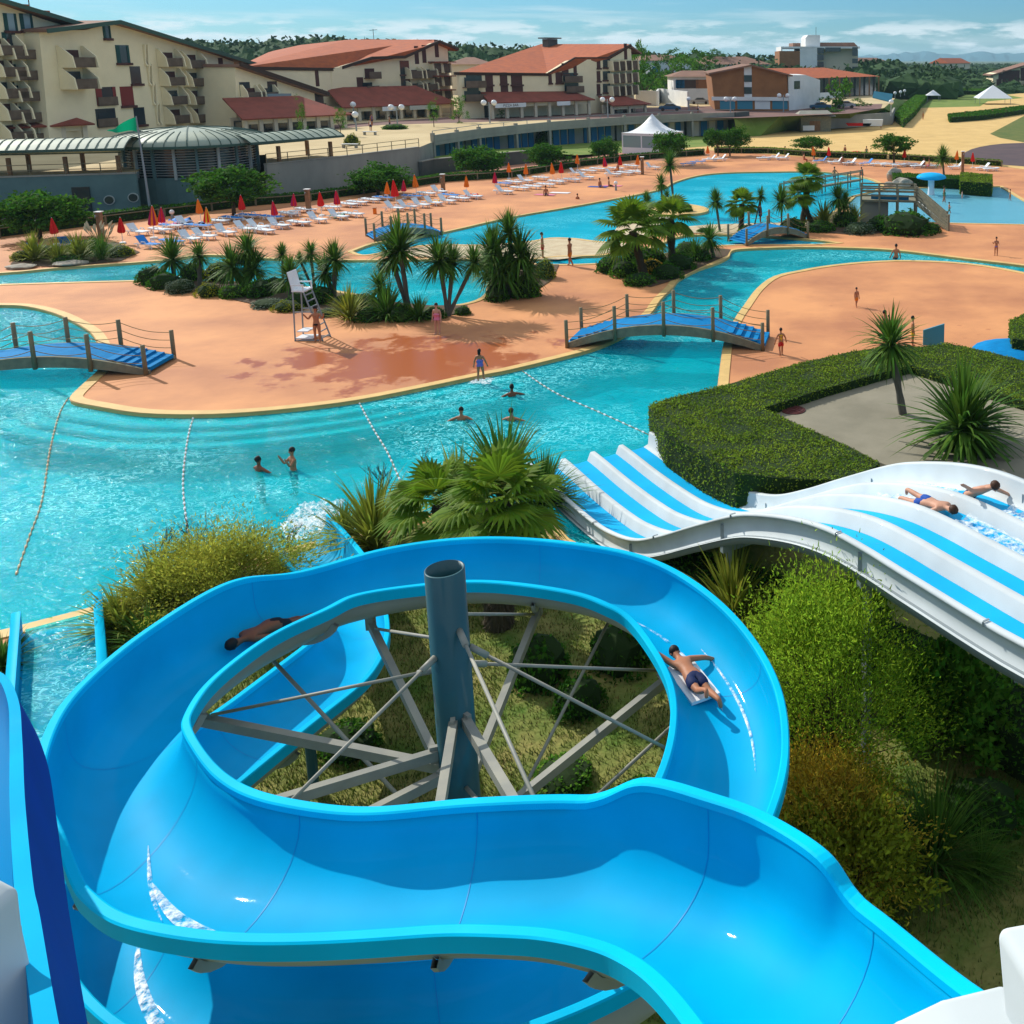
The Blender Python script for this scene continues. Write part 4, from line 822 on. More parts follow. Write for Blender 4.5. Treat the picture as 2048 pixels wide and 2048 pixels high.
def sign(root, a, b, h, n_, u0, u1, text, m='white_wall', tm='fascia', hh=.7):
    A_, B_ = a.lerp(b, u0), a.lerp(b, u1); p = (A_ + B_) / 2; d = (B_ - A_); L = d.length; d.normalize(); nn = -n_
    mb = MB(); mb.prism([V(A_.x, A_.y, h - .85) + nn * 1.08, V(B_.x, B_.y, h - .85) + nn * 1.08, V(B_.x, B_.y, h - .85 + hh) + nn * 1.08, V(A_.x, A_.y, h - .85 + hh) + nn * 1.08], nn * .1); s = place(mb.build('sign_board', MATS[m], fixn=True), root)
    if not text: return
    cu = bpy.data.curves.new('t', 'FONT'); cu.body = text; cu.size = hh * .85; cu.align_x = 'CENTER'; cu.align_y = 'CENTER'; to = bpy.data.objects.new('t', cu); me = to.to_mesh() if 0 else None
    COL.objects.link(to); bpy.context.view_layer.update(); me = bpy.data.meshes.new_from_object(to.evaluated_get(bpy.context.evaluated_depsgraph_get())); bpy.data.objects.remove(to)
    wx = max(v.co.x for v in me.vertices) - min(v.co.x for v in me.vertices); k = min(1.0, L * .92 / wx)
    M_ = Matrix(((d.x, 0, nn.x, p.x + nn.x * 1.2), (d.y, 0, nn.y, p.y + nn.y * 1.2), (0, 1, 0, h - .85 + hh / 2), (0, 0, 0, 1)))
    me.transform(M_ @ Matrix.Diagonal((k, k, 1, 1))); me.materials.append(MATS[tm]); o = bpy.data.objects.new('lettering', me); COL.objects.link(o); place(o, root)
arcade(-60, 172, 258, 247, 300, 286, 5, 2.2, 'shop arcade with dark red tiled roof below the large left block', 5)
arcade(492, 690, 239, 226, 268, 256, 6, 2.6, 'shop arcade with red tiled roof left of the plaza trees', 7, 'roof_dark')
ar, a, b, h, n_, d = arcade(690, 905, 214, 206, 243, 232, 6, 3.0, 'arcade of shops with dark red hipped roof below the middle block', 8)
sign(ar, a, b, h, n_, .3, .42, '', 'white_wall'); sign(ar, a, b, h, n_, .55, .8, '', 'glass_pale')
ar, a, b, h, n_, d = arcade(985, 1178, 205, 199, 238, 229, 6, 2.6, 'arcade of shops with white sign boards below the right block', 7)
sign(ar, a, b, h, n_, .0, .3, 'PIZZA BAR', 'white_wall'); sign(ar, a, b, h, n_, .62, .76, '', 'white_wall')
arcade(1225, 1290, 211, 207, 228, 224, 4, 1.6, 'small kiosk with dark red roof right of the arcade shops', 2)
# 2: middle block
b2 = empty('apartment_building', G(700, 238, PZ), 'cream apartment block with broad orange tiled roof behind the plaza', 'building')
A, B = G(540, 252, PZ), G(668, 240, PZ); C = G(905, 224, PZ)
bk2 = (B - A).normalized(); bk = V(-bk2.y, bk2.x, 0); bk = (bk if bk.x < 0 else -bk) * 26
n2 = (C - B).normalized(); bb = V(-n2.y, n2.x, 0); bb = (bb if bb.x < 0 else -bb) * 14
P1 = G(470, 258, PZ)
facade(b2, A, B, [(478, 258), (478, 138), (668, 139), (674, 241)], bk * .03)
facade(b2, B, C, [(668, 241), (662, 139), (735, 118), (800, 116), (866, 86), (895, 98), (905, 226)], bb * .05)
l0, l1 = onplane(470, 136, A, B), onplane(672, 139, A, B); r1, r2, r3, r4 = onplane(735, 116, B, C), onplane(800, 114, B, C), onplane(870, 83, B, C), onplane(908, 99, B, C)
f2 = -bb.normalized() * 1.0
def HZ(px, py, z): return G(px, py, z)
hr = r3.z + .8
slab(b2, [l0, l1, r1 + f2, r2 + f2, r3 + f2, HZ(870, 79, hr), HZ(700, 79, hr)], .3, 'roof_tile')
slab(b2, [l0, HZ(700, 79, hr), HZ(600, 90, hr), HZ(540, 103, hr - 1)], .3, 'roof_tile')
slab(b2, [r3 + f2, r4 + f2, r4 + bb * .8, HZ(870, 79, hr)], .3, 'roof_tile')
mb = MB()
for p, q in ((l0, l1), (l1, r1 + f2), (r1 + f2, r2 + f2), (r2 + f2, r3 + f2), (r3 + f2, r4 + f2)): mb.bar(p, q, .35, .5)
place(mb.build('fascia', MATS['fascia']), b2)
for x, y in ((600, 127), (645, 104), (740, 92), (828, 85)): p = HZ(x, y, hr - (y - 79) * .06); mb = MB(); mb.blob(p + V(0, 0, .1), (1.6, 1.6, .7), 2, .02); place(mb.build('skylight', MATS['white_wall']), b2)
mb = MB(); p = HZ(748, 84, hr + .5); mb.box(p, (6, 3, 1.4), 1.2); place(mb.build('chimney', MATS['roof_dark']), b2)
mb = MB(); mb.bar(p, p + V(0, 0, 3.4), .1); mb.bar(p + V(-1, 0, 3), p + V(1, 0, 3.2), .1); place(mb.build('aerial', MATS['fascia']), b2)
win(b2, A, B, 634, 155, .9, 2.8, 'shutter', sill=False)
for x, y in ((720, 164), (719, 194)): win(b2, B, C, x, y, 1.4, 1.6, 'shutter')
for x, y in ((739, 150), (735, 178)): balc(b2, B, C, x, y, 2.6, 1.1, 1.4, False)
for x, y in ((833, 110), (848, 108), (873, 97)): win(b2, B, C, x, y, 1.0, 3.2, 'shutter', sill=False)
for r_ in range(3):
    win(b2, B, C, 809 + r_ * 2, 135 + r_ * 28, 2.2, 2.4, 'glass_dark')
    for c_ in range(2): balc(b2, B, C, 826 + c_ * 23 + r_ * 2, 149 + r_ * 27 - c_, 3.6, 1.3, 1.2, True, 2.6)
    for c_ in range(2): balc(b2, B, C, 868 + c_ * 16 + r_, 137 + r_ * 26 - c_, 2.2, 1.6, .9, True, 2.4); p = onplane(868 + c_ * 18, 124 + r_ * 28, B, C); mb = MB(); mb.box(p + f2 * .8, (3.2, 1.8, .2), math.atan2(n2.y, n2.x)); place(mb.build('awning', MATS['roof_dark']), b2)
# low wing with sloping roof, left of block 2
b2b = empty('apartment_building', G(560, 262, PZ), 'low cream wing with a long sloping dark eave beside the left block', 'building')
A, B = G(478, 262, PZ), G(650, 246, PZ); d_ = (B - A).normalized(); bq = V(-d_.y, d_.x, 0); bq = (bq if bq.x < 0 else -bq) * 10
facade(b2b, A, B, [(474, 262), (470, 134), (560, 160), (640, 186), (645, 247)], bq)
a, b = onplane(468, 128, A, B), onplane(648, 188, A, B); fq = -bq.normalized() * .9
slab(b2b, [a + fq, b + fq, b + bq, a + bq], .4, 'roof_brown'); mb = MB(); mb.bar(a + fq, b + fq, .2, .6); place(mb.build('fascia', MATS['fascia']), b2b)
for x, y in ((490, 180), (545, 178), (497, 206), (638, 193)): win(b2b, A, B, x, y, 2.0, 2.2)
for x, y in ((500, 192), (528, 192), (500, 215)): balc(b2b, A, B, x, y, 3.4, 1.1, 1.0)
mb = MB(); q0, q1 = onplane(522, 210, A, B), onplane(568, 206, A, B); mb.prism([q0, q1, q1 + V(0, 0, 1.4), q0 + V(0, 0, 1.6)], fq * 1.5); place(mb.build('glazed_veranda', MATS['glass_pale'], fixn=True), b2b)
# 3: right block
b3 = empty('apartment_building', G(1180, 230, PZ), 'cream apartment block with hipped orange roof right of the middle block', 'building')
A, B = G(925, 238, PZ), G(1082, 232, PZ); C = G(1180, 227, PZ); D = G(1270, 222, PZ)
d_ = (D - C).normalized(); bq = V(-d_.y, d_.x, 0); bq = (bq if bq.x < 0 else -bq) * 14
facade(b3, A, C, [(925, 238), (918, 150), (1090, 150), (1135, 122), (1150, 119), (1182, 119), (1180, 227)], bq * .05)
facade(b3, C, D, [(1180, 227), (1176, 119), (1218, 118), (1252, 95), (1262, 99), (1270, 222)], bq * .05)
e = [onplane(908, 147, A, C), onplane(1096, 149, A, C), onplane(1150, 117, A, C), onplane(1216, 117, C, D), onplane(1262, 90, C, D)]; hr = e[4].z + .6
slab(b3, e + [HZ(1255, 88, hr), HZ(1082, 88, hr), HZ(1040, 108, hr - 1.5)], .3, 'roof_tile')
slab(b3, [e[4], onplane(1284, 106, C, D), onplane(1284, 106, C, D) + bq, HZ(1255, 88, hr)], .3, 'roof_brown')
mb = MB()
for p, q in zip(e, e[1:]): mb.bar(p, q, .35, .5)
place(mb.build('fascia', MATS['fascia']), b3)
for x, y in ((1087, 106), (1075, 138)): p = HZ(x, y, hr - (y - 88) * .06); mb = MB(); mb.blob(p, (1.6, 1.6, .6), 2, .02); place(mb.build('skylight', MATS['white_wall']), b3)
for x, y, s_ in ((1100, 86, 2.4), (1130, 107, 4.5), (1103, 120, 2)): p = HZ(x, y, hr - (y - 88) * .06); mb = MB(); mb.box(p, (s_, 2, 1.6), .9); mb.box(p + V(0, 0, 1), (s_ + 1.4, 3, .25), .9); place(mb.build('chimney', MATS['concrete_dark' if s_ < 4 else 'roof_tile']), b3)
for x, y, w_ in ((1033, 158, 3), (1035, 182, 3), (1100, 155, 1), (1118, 155, 2), (1130, 137, 2), (1150, 136, 1), (948, 158, 4), (978, 158, 2), (1007, 156, 2), (946, 182, 3), (979, 184, 2), (1009, 182, 2)): win(b3, A, C, x, y, w_ * .7, 1.9, 'shutter' if x > 970 else 'glass_dark')
for x, y in ((1140, 158), (1143, 178), (945, 168), (945, 195)): balc(b3, A, C, x, y, 3.6, 1.1, 1.4, False)
for r_ in range(3):
    win(b3, C, D, 1197, 126 + r_ * 26, .9, 1.8, 'shutter'); win(b3, C, D, 1213, 126 + r_ * 25, 1.8, 1.6, 'glass_dark')
    for c_ in range(3): balc(b3, C, D, 1228 + c_ * 13, 132 + r_ * 25 - c_, 3.0, 1.6, 1.3, True, 2.6)
win(b3, C, D, 1251, 103, .8, 3.0, 'shutter', sill=False)
# 3b: low tile-roofed houses behind
def box_house(name, label, px0, px1, base0, base1, h, dep, wallm, roofm, z=PZ, rise=2.5, wins=(), cat='house', flatroof=False):
    a, b = G(px0, base0, z), G(px1, base1, z); d = (b - a).normalized(); n = V(-d.y, d.x, 0); n = n if n.dot(CAM - a) < 0 else -n; root = empty(name, a, label, cat)
    mb = MB(); mb.prism([a, b, b + n * dep, a + n * dep], (0, 0, h)); place(mb.build('wall', MATS[wallm], fixn=True), root); u = V(0, 0, 1)
    o_ = .8; A_, B_, C_, D_ = a - n * o_ - d * o_ + u * h, b - n * o_ + d * o_ + u * h, b + n * (dep + o_) + d * o_ + u * h, a + n * (dep + o_) - d * o_ + u * h
    if flatroof: mb = MB(); mb.prism([A_, B_, C_, D_], (0, 0, .35)); place(mb.build('roof', MATS[roofm], fixn=True), root)
    else:
        r0, r1 = (A_ + D_) / 2 + u * rise + d * dep * .3, (B_ + C_) / 2 + u * rise - d * dep * .3; mb = MB()
        mb.add([A_, B_, C_, D_, r0, r1], [(0, 1, 5, 4), (1, 2, 5), (2, 3, 4, 5), (3, 0, 4), (3, 2, 1, 0)]); place(mb.build('roof', MATS[roofm], fixn=True), root)
    for (x, y, w_, h_, m_) in wins: win(root, a, b, x, y, w_, h_, m_, sill=False)
    return root, a, b, n, d
box_house('terraced_house', 'low house with brown tiled roof just left of the right block', 905, 990, 190, 189, 8.5, 18, 'cream_dark', 'roof_brown', rise=2)
box_house('white_house', 'white house with long brown roof behind the green trees', 1300, 1385, 176, 174, 9.5, 16, 'white_wall', 'roof_brown', rise=2, wins=((1312, 145, 3, 4, 'blue_door'),))
box_house('holiday_house', 'brown roofed holiday house behind the brick building', 1415, 1540, 172, 170, 8, 20, 'white_wall', 'roof_brown', rise=3, wins=((1432, 141, 3, 3, 'shutter'), (1470, 141, 2, 3, 'shutter')))
box_house('beach_restaurant', 'two storey building with white balconies left of the brick building', 1348, 1440, 207, 206, 6.0, 12, 'white_wall', 'roof_brown', rise=1.3, wins=((1375, 168, 5, 2.0, 'glass_dark'), (1405, 168, 3, 2.0, 'brick'), (1360, 168, 2, 1.8, 'blue_door')))
wallrun('garden_wall', [G(1272, 211, PZ), G(1316, 212, PZ), G(1320, 205, PZ), G(1375, 214, PZ)], PZ, PZ + 3.2, .4, 'white_wall', 'tall white garden wall beside the promenade')
# 4: brick building with a white strip
A, B = G(1422, 221, PZ), G(1578, 222, PZ); b4 = empty('brick_building', A, 'brown brick building with low gable and white window strip', 'building')
facade(b4, A, B, [(1430, 220), (1422, 146), (1502, 131), (1574, 149), (1578, 222)], V(-4, 26, 0), 'brick')
a, r_, b = onplane(1416, 146, A, B), onplane(1502, 129, A, B), onplane(1584, 150, A, B); of = V(.2, -.8, 0); ob = V(-4, 27, 0)
slab(b4, [a + of, r_ + of, r_ + ob, a + ob], .3, 'roof_brown'); slab(b4, [r_ + of, b + of, b + ob, r_ + ob], .3, 'roof_brown')
win(b4, A, B, 1496, 165, 1.5, 6.2, 'white_wall', sill=False, name='white_strip')
for y in (157, 181): p = onplane(1496, y, A, B) + V(0, -.1, 0); mb = MB(); mb.box(p, (1.5, .1, 1.3)); place(mb.build('window', MATS['glass_dark']), b4)
mb = MB(); p, q = onplane(1424, 197, A, B), onplane(1578, 198, A, B); mb.bar(p, q, .6, .7); place(mb.build('band', MATS['white_wall']), b4)
for x in (1455, 1490, 1525, 1560): win(b4, A, B, x, 210, 3.0, 1.6, 'blue_panel' if x != 1525 else 'white_wall', sill=False, name='shop_window')
A5, B5 = G(1580, 221, PZ), G(1640, 214, PZ); b5 = empty('glazed_annex', A5, 'glazed side of the brick building with green hedges below', 'building')
facade(b5, A5, B5, [(1578, 221), (1576, 150), (1612, 150), (1640, 160), (1640, 215)], V(-2, 14, 0), 'white_wall')
for y in (170,): win(b5, A5, B5, 1594, y, 3, 1.6, 'glass_dark', sill=False); 
# restaurant with spreading roofs
rr, a, b, n_, d = box_house('terrace_restaurant', 'long restaurant with spreading orange brown roofs and a glazed deck', 1585, 1752, 200, 190, 5.2, 26, 'glass_dark', 'roof_tile', rise=2.4, cat='restaurant')
for k in range(9): p = a.lerp(b, k / 8) - n_ * .8; mb = MB(); mb.box(p + V(0, 0, 2.6), (.4, .4, 5.2)); place(mb.build('post', MATS['wood']), rr)
mb = MB(); mb.prism([a - n_ * 1.2, a.lerp(b, .5) - n_ * 1.2, a.lerp(b, .5) - n_ * 1.2 + V(0, 0, 1.5), a - n_ * 1.2 + V(0, 0, 1.5)], n_ * .2); place(mb.build('balustrade', MATS['white_wall'], fixn=True), rr)
mb = MB(); p = G(1745, 196, 4.5); mb.prism([p, p + V(4.2, -.8, -1), p + V(4.6, .8, .7), p + V(.4, 1.6, 1.3)], (0, 0, .2)); tag(mb.build('blue_awning', MATS['blue_panel'], fixn=True), 'sloping blue and white striped awning beside the restaurant', 'awning')
# 5: hotel
b6 = empty('hotel_building', G(1640, 178, PZ), 'tall white flat-roofed hotel with stair tower on the skyline', 'building')
A, B = G(1600, 170, PZ), G(1716, 170, PZ); A0 = G(1560, 170, PZ)
facade(b6, A, B, [(1600, 172), (1600, 94), (1635, 94), (1634, 172)], V(-3, 26, 0), 'white_wall', 'stair_wall')
facade(b6, A + V(0, 3, 0), B + V(0, 3, 0), [(1634, 172), (1635, 96), (1705, 96), (1716, 100), (1716, 172)], V(-3, 26, 0), 'cream_dark')
facade(b6, A0, B, [(1559, 172), (1559, 102), (1600, 102), (1600, 172)], V(-3, 26, 0), 'brick')
facade(b6, A0, B, [(1562, 102), (1562, 93), (1720, 93), (1720, 97), (1565, 97), (1565, 102)], V(-3, 26, 0), 'white_wall', 'roof_edge')
facade(b6, A + V(0, 4, 0), B + V(0, 4, 0), [(1611, 94), (1611, 76), (1616, 70), (1640, 70), (1640, 94)], V(-2, 12, 0), 'white_wall', 'lift_tower')
facade(b6, A + V(0, 6, 0), B + V(0, 6, 0), [(1640, 93), (1640, 85), (1708, 85), (1716, 93)], V(-2, 22, 0), 'roof_brown', 'roof')
facade(b6, A0 + V(0, 6, 0), B + V(0, 6, 0), [(1586, 94), (1586, 86), (1601, 86), (1601, 94)], V(-2, 12, 0), 'roof_brown', 'roof')
for y in (101, 115, 129): win(b6, A, B, 1641, y, 2.6, 2.1, 'glass_dark', sill=False)
for y in (99, 107, 122, 138): win(b6, A, B, 1710, y, 2.2, 1.8, 'glass_dark', sill=False)
win(b6, A, B, 1666, 99, 6, 1.6, 'glass_dark', sill=False)
mb = MB(); p = onplane(1632, 70, A, B); mb.bar(p, p + V(0, 0, 3), .15); place(mb.build('aerial', MATS['fascia']), b6)
box_house('white_house', 'small white house just right of the tall hotel', 1722, 1780, 152, 150, 8, 16, 'white_wall', 'roof_brown', rise=3, wins=((1735, 141, 6, 3, 'glass_dark'),))
box_house('hillside_house', 'lone tile-roofed house among the green dunes on the right', 1895, 1940, 146, 144, 7, 14, 'cream_dark', 'roof_tile', rise=4, wins=((1912, 138, 3, 3, 'shutter'), (1925, 138, 3, 3, 'shutter')))
A, B = G(1986, 176, 0), G(2110, 176, 0); b7 = empty('chalet_building', A, 'cream chalet with broad gable at the right edge', 'building')
facade(b7, A, B, [(1986, 176), (1986, 148), (2060, 128), (2110, 128), (2110, 176)], V(0, 20, 0))
a, b = onplane(1980, 150, A, B), onplane(2064, 125, A, B); slab(b7, [a + V(0, -1.5, 0), b + V(0, -1.5, 0), b + V(0, 22, 0), a + V(0, 22, 0)], .5, 'roof_brown')
for x, y in ((2002, 153), (1998, 165), (2046, 142), (2046, 155)): win(b7, A, B, x, y, 2.4, 3, 'shutter', sill=False)
win(b7, A, B, 2022, 158, 8, 8, 'shutter', sill=False, name='timber_bay')
# beach hut
rr, a, b, n_, d = box_house('beach_hut', 'small wooden beach kiosk with grey roof on the sand', 1602, 1662, 264, 263, 2.8, 3.5, 'wood_grey', 'concrete_wall', z=0.02, rise=1.0, cat='hut', wins=((1630, 252, 2.0, 1.8, 'wood'),))
sign(rr, a, b, 1.2, n_, .02, .4, '', 'white_wall', 'para_red', .9)
wallrun('low_wall', [G(1655, 243, 1.6), G(1785, 239, 1.2), G(1790, 228, 1.2)], .2, 2.6, .4, 'concrete_wall', 'low concrete wall behind the beach hut')
# white marquee by the lawn
tc_ = [G(883 + 0, 0 + 307), G(1238 - 0, 307)]
ta, tb = G(1246, 307), G(1322, 310); d = (tb - ta).normalized(); n_ = V(-d.y, d.x, 0); L = (tb - ta).length
te = empty('white_marquee', ta, 'white pagoda marquee with clear plastic walls beside the lawn', 'tent')
hh = 2.9; c4 = [ta, tb, tb + n_ * L, ta + n_ * L]; cc_ = (ta + tb) / 2 + n_ * L / 2
mb = MB(); mb.smooth = True; rows = []
for k in range(9):
    t = k / 8; z = hh + 2.6 * t ** 2.2; rows.append([cc_ + (p - cc_) * (1.05 * (1 - t)) + V(0, 0, z) for p in c4])
mb.add([p for r_ in rows for p in r_], [(i * 4 + j, i * 4 + (j + 1) % 4, (i + 1) * 4 + (j + 1) % 4, (i + 1) * 4 + j) for i in range(8) for j in range(4)]); place(mb.build('roof', MATS['white_plastic']), te)
mb = MB()
for i in range(4): p, q = c4[i], c4[(i + 1) % 4]; o_ = ((p + q) / 2 - cc_).normalized() * .03; mb.prism([p + o_ + V(0, 0, hh - .35), q + o_ + V(0, 0, hh - .35), q + o_ + V(0, 0, hh), p + o_ + V(0, 0, hh)], o_); mb.prism([p + V(0, 0, .02), q + V(0, 0, .02), q + V(0, 0, .9), p + V(0, 0, .9)], o_)
place(mb.build('valance', MATS['white_plastic'], fixn=True), te)
mb = MB()
for i in range(4):
    p, q = c4[i], c4[(i + 1) % 4]; mb.prism([p + V(0, 0, .9), q + V(0, 0, .9), q + V(0, 0, hh - .35), p + V(0, 0, hh - .35)], ((p + q) / 2 - cc_).normalized() * .02)
place(mb.build('clear_wall', MATS['glass_pale'], fixn=True), te)
for p in c4 + [ta.lerp(tb, .5)]: mb = MB(); mb.bar(p, p + V(0, 0, hh), .16); place(mb.build('pole', MATS['white_plastic']), te)
# far small marquee
for nm, px, py, w_ in (('white_marquee', 1985, 208, 10), ('white_parasol', 1866, 202, 4.5)):
    c = G(px, py); t = empty(nm, c, 'far white pyramid tent on the upper sand' if w_ > 6 else 'tiny white parasol on the far grass', 'tent' if w_ > 6 else 'parasol')
    mb = MB(); z0 = 1.8; mb.add([c + V(-w_ / 2, -w_ / 2, z0), c + V(w_ / 2, -w_ / 2, z0), c + V(w_ / 2, w_ / 2, z0), c + V(-w_ / 2, w_ / 2, z0), c + V(0, 0, z0 + w_ * .38)], [(0, 1, 4), (1, 2, 4), (2, 3, 4), (3, 0, 4), (3, 2, 1, 0)]); place(mb.build('roof', MATS['white_plastic']), t)
    for a_, b_ in ((-1, -1), (1, -1), (1, 1), (-1, 1)): mb = MB(); mb.bar(c + V(a_ * w_ * .45, b_ * w_ * .45, 0), c + V(a_ * w_ * .45, b_ * w_ * .45, z0), .12); place(mb.build('pole', MATS['steel_grey']), t)
# ---------------------------------------------------------------- forest, hills, mountains
def ridge(name, pts, dist_, th, m, jag, step, seed, kind='structure'):
    """pts: (px, py of skyline); built as a long hill at the given distance"""
    rn_ = random.Random(seed); mb = MB(); mb.smooth = False; rows = []
    x0, x1 = pts[0][0], pts[-1][0]; n = int((x1 - x0) / step)
    for k in range(n + 1):
        x = x0 + (x1 - x0) * k / n
        for a, b in zip(pts, pts[1:]):
            if a[0] <= x <= b[0]: y = a[1] + (b[1] - a[1]) * (x - a[0]) / max(1, b[0] - a[0]); break
        t = dist_ / ray(x, 120).y; p = CAM + ray(x, y) * t; j = rn_.uniform(-1, 1) * jag + noise.noise(V(k * .13, seed, 0)) * jag * 1.6
        h = p.z + j
        rows.append([V(p.x, p.y - th, -2), V(p.x + rn_.uniform(-1, 1) * jag, p.y - th * .75, h * .45 + rn_.uniform(-1, 1) * jag), V(p.x + rn_.uniform(-1, 1) * jag, p.y - th * .4, h * .8 + rn_.uniform(-1, 1) * jag), V(p.x, p.y, h), V(p.x, p.y + th, h * .8), V(p.x, p.y + th * 2, -2)])
    mb.add([p for r_ in rows for p in r_], [(i * 6 + j, (i + 1) * 6 + j, (i + 1) * 6 + j + 1, i * 6 + j + 1) for i in range(n) for j in range(5)])
    o = mb.build(name, MATS[m], fixn=False); tag(o, None, None, None, kind); return o
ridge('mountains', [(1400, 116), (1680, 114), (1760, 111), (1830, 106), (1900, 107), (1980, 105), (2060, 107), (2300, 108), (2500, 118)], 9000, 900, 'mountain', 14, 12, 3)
# ---------------------------------------------------------------- foliage builders
def leaf(mb, p, s, r, asp=.55):
    a = V(r.gauss(0, 1), r.gauss(0, 1), r.gauss(0, .8)).normalized(); b = a.cross(V(r.gauss(0, 1), r.gauss(0, 1), r.gauss(0, 1))).normalized() * s * asp; a = a * s
    mb.add([p - a * .5, p + b * .5, p + a * .5, p - b * .5], [(0, 1, 2, 3)])
def crown_mesh(seed, n_cl=60, per=85, ls=.12, flat=.62, hole=.25):
    """unit crown: leaf clumps on limbs, uneven, with gaps"""
    r = random.Random(seed); mb = MB()
    for c in range(n_cl):
        while 1:
            d = V(r.uniform(-1, 1), r.uniform(-1, 1), r.uniform(-.75, 1))
            if hole < d.length < 1: break
        d = V(d.x, d.y, d.z * flat) * r.uniform(.8, 1.05); s = r.uniform(.13, .27)
        for k in range(per):
            q = V(r.gauss(0, 1), r.gauss(0, 1), r.gauss(0, .65)) * s * .62; leaf(mb, d + q, ls * r.uniform(.6, 1.3), r)
    return mb
CM = {}
def crown(kind):
    return CM[kind]
def addcm(kind, mb, m): me = mb.build('crown', m); d = me.data; bpy.data.objects.remove(me); CM[kind] = d; return d
for k in range(3): addcm('tree%d' % k, crown_mesh(11 + k), MATS['leaf_dark'])
for k in range(2): addcm('tall%d' % k, crown_mesh(31 + k, 26, 60, .09, 1.3), MATS['leaf_mid'])
addcm('far0', crown_mesh(41, 22, 40, .16, .8, .1), MATS['leaf_dark']); addcm('far1', crown_mesh(42, 22, 40, .16, .8, .1), MATS['leaf_mid'])
def put(kind, name, parent, loc, s, rz=0):
    o = bpy.data.objects.new(name, CM[kind]); COL.objects.link(o); o.parent = parent; o.location = loc; o.scale = s if hasattr(s, '__len__') else (s, s, s); o.rotation_euler = (0, 0, rz); return o
def put_top(kind, name, loc, s, rz, label, cat, group=None):
    o = bpy.data.objects.new(name, CM[kind]); COL.objects.link(o); o.location = loc; o.scale = s if hasattr(s, '__len__') else (s, s, s); o.rotation_euler = (0, 0, rz); return tag(o, label, cat, group)
TR = MB(); TR.smooth = True
def limbs(seed, h=1.0, spread=.75, th=.07, n=6):
    r = random.Random(seed); mb = MB(); mb.smooth = True
    mb.tube([V(0, 0, -.02), V(.02, .01, h * .35), V(.0, .03, h * .55)], [th, th * .8, th * .6], 8)
    for k in range(n):
        a = 2 * math.pi * k / n + r.uniform(-.3, .3); e = V(math.cos(a) * spread, math.sin(a) * spread, h * r.uniform(.85, 1.05)); m = V(math.cos(a) * spread * .4, math.sin(a) * spread * .4, h * .72)
        mb.tube([V(0, .02, h * .45), m, e], [th * .5, th * .33, th * .12], 6, False)
        for q in range(2): e2 = m.lerp(e, .5) + V(r.uniform(-.3, .3), r.uniform(-.3, .3), h * .2) * spread; mb.tube([m.lerp(e, .3), e2], [th * .25, th * .08], 5, False)
    o = mb.build('trunk', MATS['bark']); d = o.data; bpy.data.objects.remove(o); return d
CM['trunk0'] = limbs(3); CM['trunk1'] = limbs(4, n=5)
def tree(bx, by, cx, cy_, wpx, hpx, label, kind='tree0', z=0, cat='tree', name='tree', group=None, flat=None, seed=0):
    b = G(bx, by, z); top = onplane(cx, cy_, b, b + V(1, 0, 0)); s = CF / ((b - CAM).dot(V(0, ct, -st))); w_ = wpx / s / 2; h_ = hpx / s / 2
    root = empty(name, b, label, cat, group); hz = max(.5, top.z - b.z)
    t = put('trunk%d' % (seed % 2), 'trunk', root, (0, 0, 0), (w_ * .8, w_ * .8, hz * 1.0), seed); t.location = (0, 0, 0)
    c = put(kind, 'crown', root, (top.x - b.x, 0, hz), (w_, w_, h_ / .62), seed * 1.7); return root
tl = [(80, 478, 78, 424, 160, 84, 'broad leafy garden tree at the far left beside the teal wall'), (468, 430, 463, 371, 150, 72, 'broad leafy garden tree in front of the round pavilion'), (757, 390, 757, 356, 120, 54, 'broad leafy garden tree before the grey retaining wall with the banner'),
 (968, 350, 956, 319, 110, 54, 'leafy garden tree behind the orange parasols left of the lawn'), (1098, 338, 1093, 312, 92, 46, 'round leafy tree on the lawn edge left of the marquee path'), (1208, 322, 1208, 296, 60, 40, 'small leafy tree just left of the white marquee'), (1336, 330, 1340, 287, 74, 48, 'leafy tree in front of the white marquee corner'),
 (1436, 312, 1430, 277, 50, 36, 'left one of the small tree pair behind the beach hedge'), (1460, 312, 1472, 276, 62, 42, 'right one of the small tree pair behind the beach hedge'), (1628, 318, 1622, 286, 70, 26, 'flat topped tree on the beach hedge right of the tree pair'), (1788, 328, 1787, 288, 82, 36, 'flat topped tree beside the open beach, rightmost of the hedge trees')]
for i, (a, b, c, d, e, f, l) in enumerate(tl): tree(a, b, c, d, e, f, l, 'tree%d' % (i % 3), seed=i, group='leafy trees along the hedge')
pl = [(602, 268, 603, 235, 26, 50, 'slim young tree left of the low tiled arcade'), (682, 272, 680, 238, 30, 30, 'young plaza tree beside the globe lamps'), (868, 254, 866, 220, 30, 28, 'small plaza tree right of the double globe lamp'), (918, 246, 920, 224, 40, 42, 'bushy tree between the middle and right apartment blocks'), (514, 262, 512, 236, 20, 18, 'tiny plaza tree above the pavilion dome'), (1004, 236, 1003, 228, 22, 12, 'low bush beside the lamp before the right arcade'),
 (968, 262, 968, 256, 40, 0, '')]
for i, (a, b, c, d, e, f, l) in enumerate(pl):
    if l: tree(a, b, c, d, e, f, l, 'tall%d' % (i % 2), z=PZ, seed=i + 3, group='young trees on the plaza')
fl_ = [(1290, 205, 1290, 160, 70, 60), (1335, 200, 1335, 172, 74, 40), (1318, 195, 1316, 150, 50, 50), (1365, 195, 1372, 138, 70, 50), (1400, 190, 1402, 122, 74, 34), (1262, 195, 1276, 130, 46, 80), (1345, 178, 1345, 112, 60, 22), (1300, 185, 1300, 190, 50, 26), (1430, 170, 1432, 112, 60, 18)]
